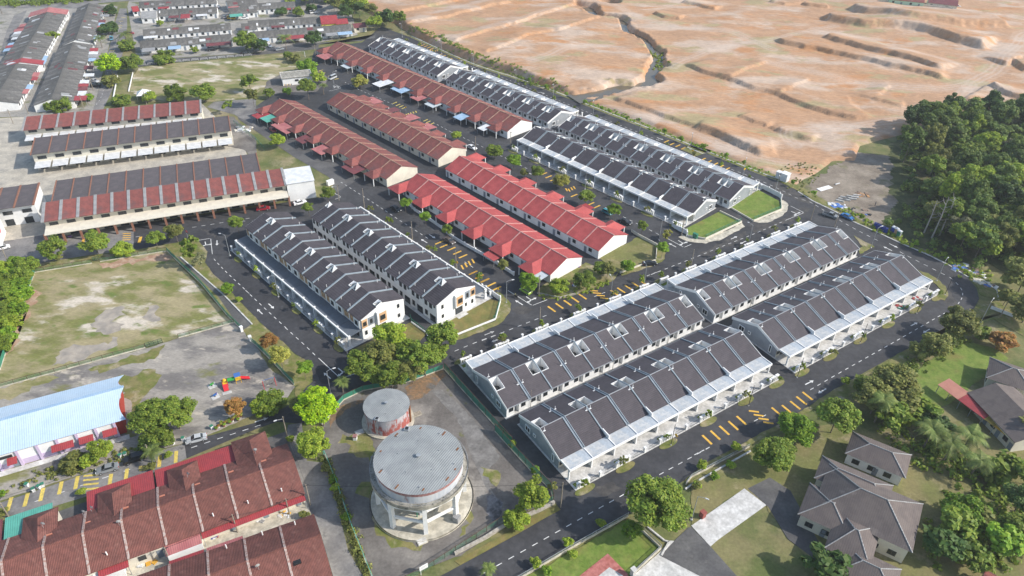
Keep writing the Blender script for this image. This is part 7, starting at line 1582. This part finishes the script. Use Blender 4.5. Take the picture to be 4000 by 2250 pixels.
def car_proto(kind):
    K = CARK[kind]; W2 = K['W']/2; root = bpy.data.objects.new('parked_car', None)
    parts = []
    b = MB(); pr = K['prof']; k = len(pr)      # body, tumblehome: narrower at the top edge
    def ring(y, inset): return [(x, y, z) for x, z in pr]
    lo = [(x, -W2+(.06 if z > .7 else 0), z) for x, z in pr]; hi = [(x, W2-(.06 if z > .7 else 0), z) for x, z in pr]
    b.hexa(lo, hi, PAINT['silver'])
    parts.append(('body', b.mesh('body'), None))
    c = K['cab']; wi = W2-.09; wt = W2-.25
    lo = [(c[0][0],-wi,c[0][1]),(c[1][0],-wt,c[1][1]),(c[2][0],-wt,c[2][1]),(c[3][0],-wi,c[3][1])]
    hi = [(x,-y,z) for x,y,z in lo]
    parts.append(('glasshouse', MB().hexa(lo, hi, m_glass).mesh('glasshouse'), None))
    rx0, rx1, rz_ = c[1][0]-.05, c[2][0]+.05, c[1][1]
    parts.append(('roof', MB().hexa([(rx0,-wt-.02,rz_-.03),(rx1,-wt-.02,c[2][1]-.03),(rx1,wt+.02,c[2][1]-.03),(rx0,wt+.02,rz_-.03)],[(rx0+.05,-wt+.05,rz_+.05),(rx1-.05,-wt+.05,c[2][1]+.05),(rx1-.05,wt-.05,c[2][1]+.05),(rx0+.05,wt-.05,rz_+.05)],PAINT['silver']).mesh('roof'), None))
    for s in (-1,1):
        for (i0,i1) in ((0,1),(2,3)):
            parts.append(('pillar', MB().tube([(c[i0][0],s*(wi),c[i0][1]),(c[i1][0],s*(wt),c[i1][1])],.045,PAINT['silver'],5).mesh('pillar'), None))
    if kind == 'pickup':
        parts.append(('cargo_bed', MB().box(-2.4,-.7,-W2+.15,W2-.15,1.051,1.06,m_black).mesh('cargo_bed'), None))
    whl = MB(); n = 14; r = .31
    whl.hexa([(r*math.cos(i*2*math.pi/n),-.1,r*math.sin(i*2*math.pi/n)) for i in range(n)],[(r*math.cos(i*2*math.pi/n),.1,r*math.sin(i*2*math.pi/n)) for i in range(n)],m_tyre); whl = whl.mesh('tyre')
    rim = MB(); r = .19; rim.hexa([(r*math.cos(i*2*math.pi/n),-.115,r*math.sin(i*2*math.pi/n)) for i in range(n)],[(r*math.cos(i*2*math.pi/n),.115,r*math.sin(i*2*math.pi/n)) for i in range(n)],m_steel); rim = rim.mesh('rim')
    for fx in (-K['L']*.31, K['L']*.30):
        for s in (-1,1): parts.append(('wheel', whl, ((fx, s*(W2-.07), .31), rim)))
    for s in (-1,1):
        parts.append(('headlight', MB().box(K['L']/2-.12,K['L']/2+.015,s*W2*.62-.2,s*W2*.62+.2,.58,.72,m_headl).mesh('headlight'), None))
        parts.append(('tail_light', MB().box(-K['L']/2-.015,-K['L']/2+.1,s*W2*.7-.18,s*W2*.7+.18,.68,.86,m_taill).mesh('tail_light'), None))
    return parts
PROTO = {k: car_proto(k) for k in CARK}
def car(label, kind, paint, tail, head, cat='car', z=.01):
    """tail and head: pixel points giving direction; centre midway"""
    a, b = PP(tail)[0], PP(head)[0]; c = (a+b)/2; t = thing('pickup_truck' if kind == 'pickup' else ('van' if kind == 'van' else 'car'), label, cat, (c.x,c.y,z), math.atan2(b.y-a.y,b.x-a.x), 'parked vehicles')
    for nm, me, ex in PROTO[kind]:
        o = piece(nm, me, t)
        if ex: o.location = ex[0]; piece('rim', ex[1], o)
        elif nm in ('body','roof','pillar'): setmat(o, PAINT[paint])
    return t
for a in (('silver sedan parked on the fresh asphalt opposite the red carport roofs','sedan','silver','j:1940,150','j:1775,190'),('grey sedan behind the black car near the yellow bars','sedan','grey','j:1120,425','j:920,480'),('black hatchback parked between bins and small palm','suv','black','j:1360,330','j:1190,385'),('white car at the left edge of the street','hatch','white','e:-10,1010','e:80,985'),('dark red car parked by the orange pillared row end','sedan','red','f:260,295','f:365,282'),('white car in front of the white end building','sedan','white','f:610,245','f:705,222'),('dark car half under the first red terrace yard tree','sedan','black','f:1530,275','f:1590,310'),('bronze car parked on the yellow bars by the red terrace wall','sedan','brown','f:2030,575','f:2100,615'),('lime green hatchback under the yard tree at the junction','hatch','lime','m:650,245','m:575,200'),('black sedan on the avenue verge beside the bare yard','sedan','black','g:1975,1295','g:2065,1288'),('teal car in the carport street bay','hatch','teal','g:1585,790','g:1660,825'),('dark sedan beside the red porch at the street end','sedan','black','g:1750,880','g:1835,915'),('white sedan at the top of the carport street','sedan','white','g:310,180','g:380,210'),('small red car on the side road by the brown terrace','hatch','red','b:140,1225','b:185,1255'),('grey van by the pump house corner','van','silver','b:745,735','b:700,755'),('blue hatchback on the perimeter road by the scrap yard','sedan','blue','h:1910,830','h:1995,870')): car(*a)
car('grey pickup truck parked beside the blue hatchback','pickup','grey','h:1735,820','h:1850,855','pickup')
car('white pickup truck beyond the earthworks by the pale wall','pickup','white','d:1700,122','d:1810,130','pickup',3.6)
for a in (('light blue pickup by the back street tree','pickup','ltblue','a:1055,395','a:1052,350','pickup'),('yellow truck in the car park gap of the old rows','van','yellow','a:2150,180','a:2220,185','truck'),('white car beside the yellow truck','sedan','white','a:2275,185','a:2340,180'),('silver car parked in the lane gap at the top','sedan','silver','a:2065,85','a:2065,55'),('steel blue car in the lane gap lower down','sedan','grey','a:2120,185','a:2120,155'),('dark sedan on the near grey row forecourt','suv','black','a:880,820','a:930,815'),('silver car on the grey row forecourt above the dark one','sedan','silver','a:870,770','a:920,780'),('red car at the field corner house','hatch','red','a:1215,325','a:1255,322'),('dark blue car near the red shed','sedan','dkblue','a:1240,130','a:1275,125'),('black car under the maroon carport','suv','black','a:1980,480','a:2030,475'),('blue car near the tree belt','sedan','dkblue','b:570,75','b:620,72'),('white van near the tree belt','van','white','b:520,130','b:570,122'),('white car at the north lane awning','hatch','white','b:120,435','b:140,450'),('grey car on the north lane beside the palm','sedan','grey','b:195,480','b:250,470'),('dark car on the north lane by the white barriers','sedan','black','a:2285,515','a:2345,508')): car(*a)
# motorbikes and people
def bike(label, sp, az, mm):
    p = PP(sp)[0]; t = thing('motorbike', label, 'motorbike', p, az); w = MB(); n = 12
    for i in range(n): pass
    for x in (-.6,.62):
        MB().tube([(x+.26*math.cos(i*2*math.pi/n),0,.28+.26*math.sin(i*2*math.pi/n)) for i in range(n+1)],.05,m_tyre,5).build('wheel', t)
    MB().hexa([(-.75,-.14,.4),(.3,-.14,.35),(.3,.14,.35),(-.75,.14,.4)],[(-.8,-.1,.8),(.25,-.08,.75),(.25,.08,.75),(-.8,.1,.8)],mm).build('body', t); MB().box(-.7,.1,-.12,.12,.8,.87,m_black).build('seat', t)
    MB().tube([(.62,0,.28),(.4,0,1.0)],.04,m_steel,5).tube([(.4,-.33,1.02),(.4,.33,1.02)],.025,m_black,5).build('fork_and_handlebar', t); return t
bike('purple and white motorbike on the street behind the round tree','e:672,890',.3,PAINT['purple']); bike('small dark motorbike ridden at the barred road junction','m:515,272',2.4,PAINT['black'])
m_skin = mat('skin',(.36,.21,.14)); m_hair = mat('dark_hair',(.02,.015,.012))
def person(label, pos, az, shirt, trous, seated=False):
    """continuous body by skinning a joint skeleton"""
    t = thing('person', label, 'person', pos, az)
    if seated: J = dict(pel=(0,0,.92),che=(.06,0,1.3),nec=(.1,0,1.46),hed=(.13,0,1.6),shl=(.07,.19,1.38),ell=(.2,.25,1.14),hal=(.42,.24,1.04),shr=(.07,-.19,1.38),elr=(.2,-.25,1.14),har=(.42,-.24,1.04),hpl=(.02,.11,.9),knl=(.4,.16,.82),ftl=(.25,.2,.38),tol=(.42,.2,.34),hpr=(.02,-.11,.9),knr=(.4,-.16,.82),ftr=(.25,-.2,.38),tor=(.42,-.2,.34))
    else: J = dict(pel=(0,0,.95),che=(.01,0,1.3),nec=(.02,0,1.48),hed=(.04,0,1.62),shl=(0,.2,1.42),ell=(.02,.26,1.14),hal=(.14,.24,.9),shr=(0,-.2,1.42),elr=(.02,-.26,1.14),har=(.14,-.24,.9),hpl=(0,.1,.92),knl=(.03,.12,.5),ftl=(-.03,.13,.07),tol=(.16,.14,.04),hpr=(0,-.1,.92),knr=(.03,-.12,.5),ftr=(-.03,-.13,.07),tor=(.16,-.14,.04))
    rd = dict(pel=.15,che=.16,nec=.065,hed=.10,shl=.075,ell=.048,hal=.038,shr=.075,elr=.048,har=.038,hpl=.10,knl=.065,ftl=.045,tol=.035,hpr=.10,knr=.065,ftr=.045,tor=.035)
    E_ = [('pel','che'),('che','nec'),('nec','hed'),('che','shl'),('shl','ell'),('ell','hal'),('che','shr'),('shr','elr'),('elr','har'),('pel','hpl'),('hpl','knl'),('knl','ftl'),('ftl','tol'),('pel','hpr'),('hpr','knr'),('knr','ftr'),('ftr','tor')]
    ks = list(J); me = bpy.data.meshes.new('body'); me.from_pydata([J[k] for k in ks], [(ks.index(a),ks.index(b)) for a,b in E_], [])
    o = bpy.data.objects.new('body', me); link(o, t); sk = o.modifiers.new('skin','SKIN')
    if not me.skin_vertices: 
        bm_ = bmesh.new(); bm_.from_mesh(me); bm_.verts.layers.skin.verify(); bm_.to_mesh(me); bm_.free()
    for i, k in enumerate(ks): me.skin_vertices[0].data[i].radius = (rd[k], rd[k]); me.skin_vertices[0].data[i].use_root = (k == 'pel')
    ss = o.modifiers.new('sub','SUBSURF'); ss.levels = 1; ss.render_levels = 2
    m = bpy.data.materials.get('clothed_'+shirt[0]) or bpy.data.materials.new('clothed_'+shirt[0]); m.use_nodes = True; N = m.node_tree.nodes; L = m.node_tree.links
    if len(N) < 4:
        tcn = N.new('ShaderNodeTexCoord'); sx = N.new('ShaderNodeSeparateXYZ'); L.new(tcn.outputs['Object'], sx.inputs[0]); cr = N.new('ShaderNodeValToRGB'); cr.color_ramp.interpolation = 'CONSTANT'
        mr_ = N.new('ShaderNodeMath'); mr_.operation = 'DIVIDE'; mr_.inputs[1].default_value = 2; L.new(sx.outputs[2], mr_.inputs[0]); L.new(mr_.outputs[0], cr.inputs[0]); e = cr.color_ramp.elements
        e[0].position = 0; e[0].color = (*trous,1); e[1].position = .47; e[1].color = (*shirt[1],1); x = e.new(.735); x.color = (.36,.21,.14,1)
        L.new(cr.outputs[0], N['Principled BSDF'].inputs[0])
    me.materials.append(m)
    h = J['hed']; MB().cyl(h[0]-.02,h[1],h[2]+.02,h[2]+.13,.115,m_hair,10,.06).build('hair', t); return t
pp = P('m',515,272,0); person('person riding the dark motorbike at the barred road junction', (pp.x,pp.y,0), 2.4, ('olive',(.12,.12,.05)), (.04,.04,.06), True)
pp = P('h',2215,735,0); person('person standing among the scrap materials by the forest', (pp.x,pp.y,.05), 3.0, ('dark',(.05,.06,.09)), (.03,.03,.04))
# ============================================================ SCRAP YARD AND LOOSE THINGS
def heap(label, sp, n, mats, size, seed, cat='materials', name='material_stack', z=.04):
    p = PP(sp)[0]; r = random.Random(seed); t = thing(name, label, cat, (p.x,p.y,z))
    for k in range(n):
        a, b_, c = r.uniform(.4,1)*size, r.uniform(.2,.6)*size, r.uniform(.1,.35)*size*.6
        MB().hexa([(-a,-b_,0),(a,-b_,0),(a,b_,0),(-a,b_,0)],[(-a*.9,-b_*.8,c),(a*.85,-b_*.9,c*1.2),(a*.9,b_*.85,c),(-a*.85,b_*.9,c*.8)],r.choice(mats)).build('scrap_piece', t, (r.uniform(-1,1)*size*1.6,r.uniform(-1,1)*size*1.2,0), r.uniform(0,6.3))
m_tarp = mat('blue_tarpaulin',(.05,.14,.42),(.12,.22,.5),scale=1.2); m_rubbish = mat('brown_rubbish',(.20,.13,.09),(.28,.22,.17),scale=2)
p = P('h',1740,572,0); t = thing('pipe_stack','bundle of long pale pipes lying on the scrub soil','pipes',(p.x,p.y,.05),R_(28))
for k in range(9): MB().tube([(-3,-1+k*.24,.12),(3,-1+k*.24,.12)],.11,m_metwhite,6).build('pipe', t)
p = P('h',1860,532,0); t = thing('pipe_stack','short pale pipe lying beyond the pipe bundle','pipes',(p.x,p.y,.05),R_(28)); MB().tube([(-1,0,.2),(1.1,0,.2)],.2,m_metwhite,8).build('pipe', t)
for k in range(9):
    p = P('h',1885+k*20,692-(k%3)*14-k*3,0); t = thing('concrete_post', '%s pale concrete post laid out in the scrap yard' % ORD[k], 'post', (p.x,p.y,.05), R_(-30+k*3), 'concrete posts in the scrap yard'); MB().box(-1.3,1.3,-.28,.28,0,.4,m_conc).build('beam', t); MB().box(-1.2,1.2,-.12,.12,.4,.46,m_conc).build('rib', t)
heap('pile of blue and white sheets at the scrap yard kerb','h:1830,728',14,[m_tarp,m_metwhite,m_metgrey],1.2,2); heap('pile of grey pipes and sheets by the grass kerb','h:1910,745',9,[m_metwhite,m_metgrey],1.0,3); heap('heap of brown timber and dark scrap under the forest','h:2080,790',26,[m_rubbish,m_black,m_woodpole,m_tarp],1.5,4); heap('mound of orange rubble in the scrap yard','h:2110,630',14,[m_rubbish,mat('orange_rubble',(.45,.25,.12))],1.2,5)
heap('blue tarpaulins and rubbish dumped at the forest road bend','q:1955,360',22,[m_tarp,m_tarp,m_metwhite,m_rubbish],1.5,6,'rubbish','rubbish_heap'); heap('white and brown rubbish scattered behind the blue tarpaulins','q:2060,395',20,[m_metwhite,m_rubbish,m_tarp],1.6,7,'rubbish','rubbish_heap'); heap('rubbish bags right of the road bend','q:2160,490',9,[m_metwhite,m_tarp,m_rubbish],1.0,8,'rubbish','rubbish_heap'); heap('pale rubble at the kerb by the road bend','q:2110,470',7,[m_offw,m_conc2],1.2,9,'rubbish','rubbish_heap')
heap('household clutter behind the white rear extension','j:2030,1060',18,[m_metwhite,mat('yellow_plastic',(.7,.45,.03)),m_metpink,MATS['blue_plastic'],m_conc],.55,10,'clutter','clutter_heap'); heap('white sheets and cages behind the foreground row','k:500,900',16,[m_metwhite,m_metgrey,m_offw],.7,11,'clutter','clutter_heap'); heap('white sacks and yellow frame at the row end yard','k:760,860',14,[m_metwhite,m_offw,m_painty],.6,12,'clutter','clutter_heap'); heap('building materials in the builders yard','a:2300,1220',26,[m_metwhite,m_metgrey,m_offw,m_woodpole],1.8,13); heap('furniture and pots on the porch of the bend terrace','q:1520,650',18,[m_metred,m_metwhite,m_greenpaint,m_orange],.7,14,'clutter','clutter_heap',.12); heap('red and brown belongings on the bend terrace porch','q:1630,590',12,[m_metred,m_rubbish,m_metwhite],.7,15,'clutter','clutter_heap',.12); heap('garden pots and clutter in the planted yard','m:1080,150',16,[m_metwhite,MATS['blue_plastic'],m_metgrey,m_orange],.6,16,'clutter','clutter_heap',.1); heap('laundry and belongings under the red awning of the bright red terrace','g:1335,1300',14,[m_metred,m_metwhite,MATS['blue_plastic'],m_rubbish],.6,17,'clutter','clutter_heap',.1); heap('corrugated orange and white sheets behind the foreground row','j:1380,1330',8,[m_orangesheet,m_metwhite,m_offw],1.0,18,'clutter','clutter_heap')
p = P('m',600,160,0)
# satellite dishes on the foreground roofs
for k,(sp,z) in enumerate((('j:1765,500',6.0),('j:855,820',5.6),('j:780,860',5.4),('j:400,975',5.6),('k:475,275',5.8),('j:1120,955',6.2),('k:505,1370',6.0))):
    p = PP(sp,z)[0]; t = thing('satellite_dish', '%s grey satellite dish on the foreground pantile roofs' % ORD[k], 'satellite dish', (p.x,p.y,z-.55), 1.0+k*.2, 'satellite dishes'); MB().tube([(0,0,0),(0,0,.7)],.035,m_steel,5).build('mast', t)
    D_ = MB(); n = 12
    for i in range(n):
        a0, a1 = 2*math.pi*i/n, 2*math.pi*(i+1)/n; D_.poly([(.1,0,.8),(.28,.42*math.cos(a0),.85+.42*math.sin(a0)),(.28,.42*math.cos(a1),.85+.42*math.sin(a1))], m_metgrey)
    D_.build('dish', t); MB().tube([(.1,0,.8),(.6,0,.8)],.025,m_steel,4).build('feed_arm', t)

# ============================================================ HAZE
hb = MB().box(-1210,1210,-310,1510,-1.6,126,m_white); hb.mats = []; hb.mi = [0]*6
hz_o = bpy.data.objects.new('haze', (lambda me: me)(hb.mesh('haze'))); link(hz_o); hz_o['kind'] = 'stuff'; tag(hz_o, 'faint bluish haze in the air over the whole estate', 'haze')
hm = bpy.data.materials.new('thin_haze'); hm.use_nodes = True; hn = hm.node_tree; hn.nodes.remove(hn.nodes['Principled BSDF'])
pv = hn.nodes.new('ShaderNodeVolumePrincipled'); pv.inputs['Color'].default_value = (.86,.92,1,1); pv.inputs['Density'].default_value = .00017; pv.inputs['Anisotropy'].default_value = .2
hn.links.new(pv.outputs[0], hn.nodes['Material Output'].inputs['Volume']); hz_o.data.materials.clear(); hz_o.data.materials.append(hm)
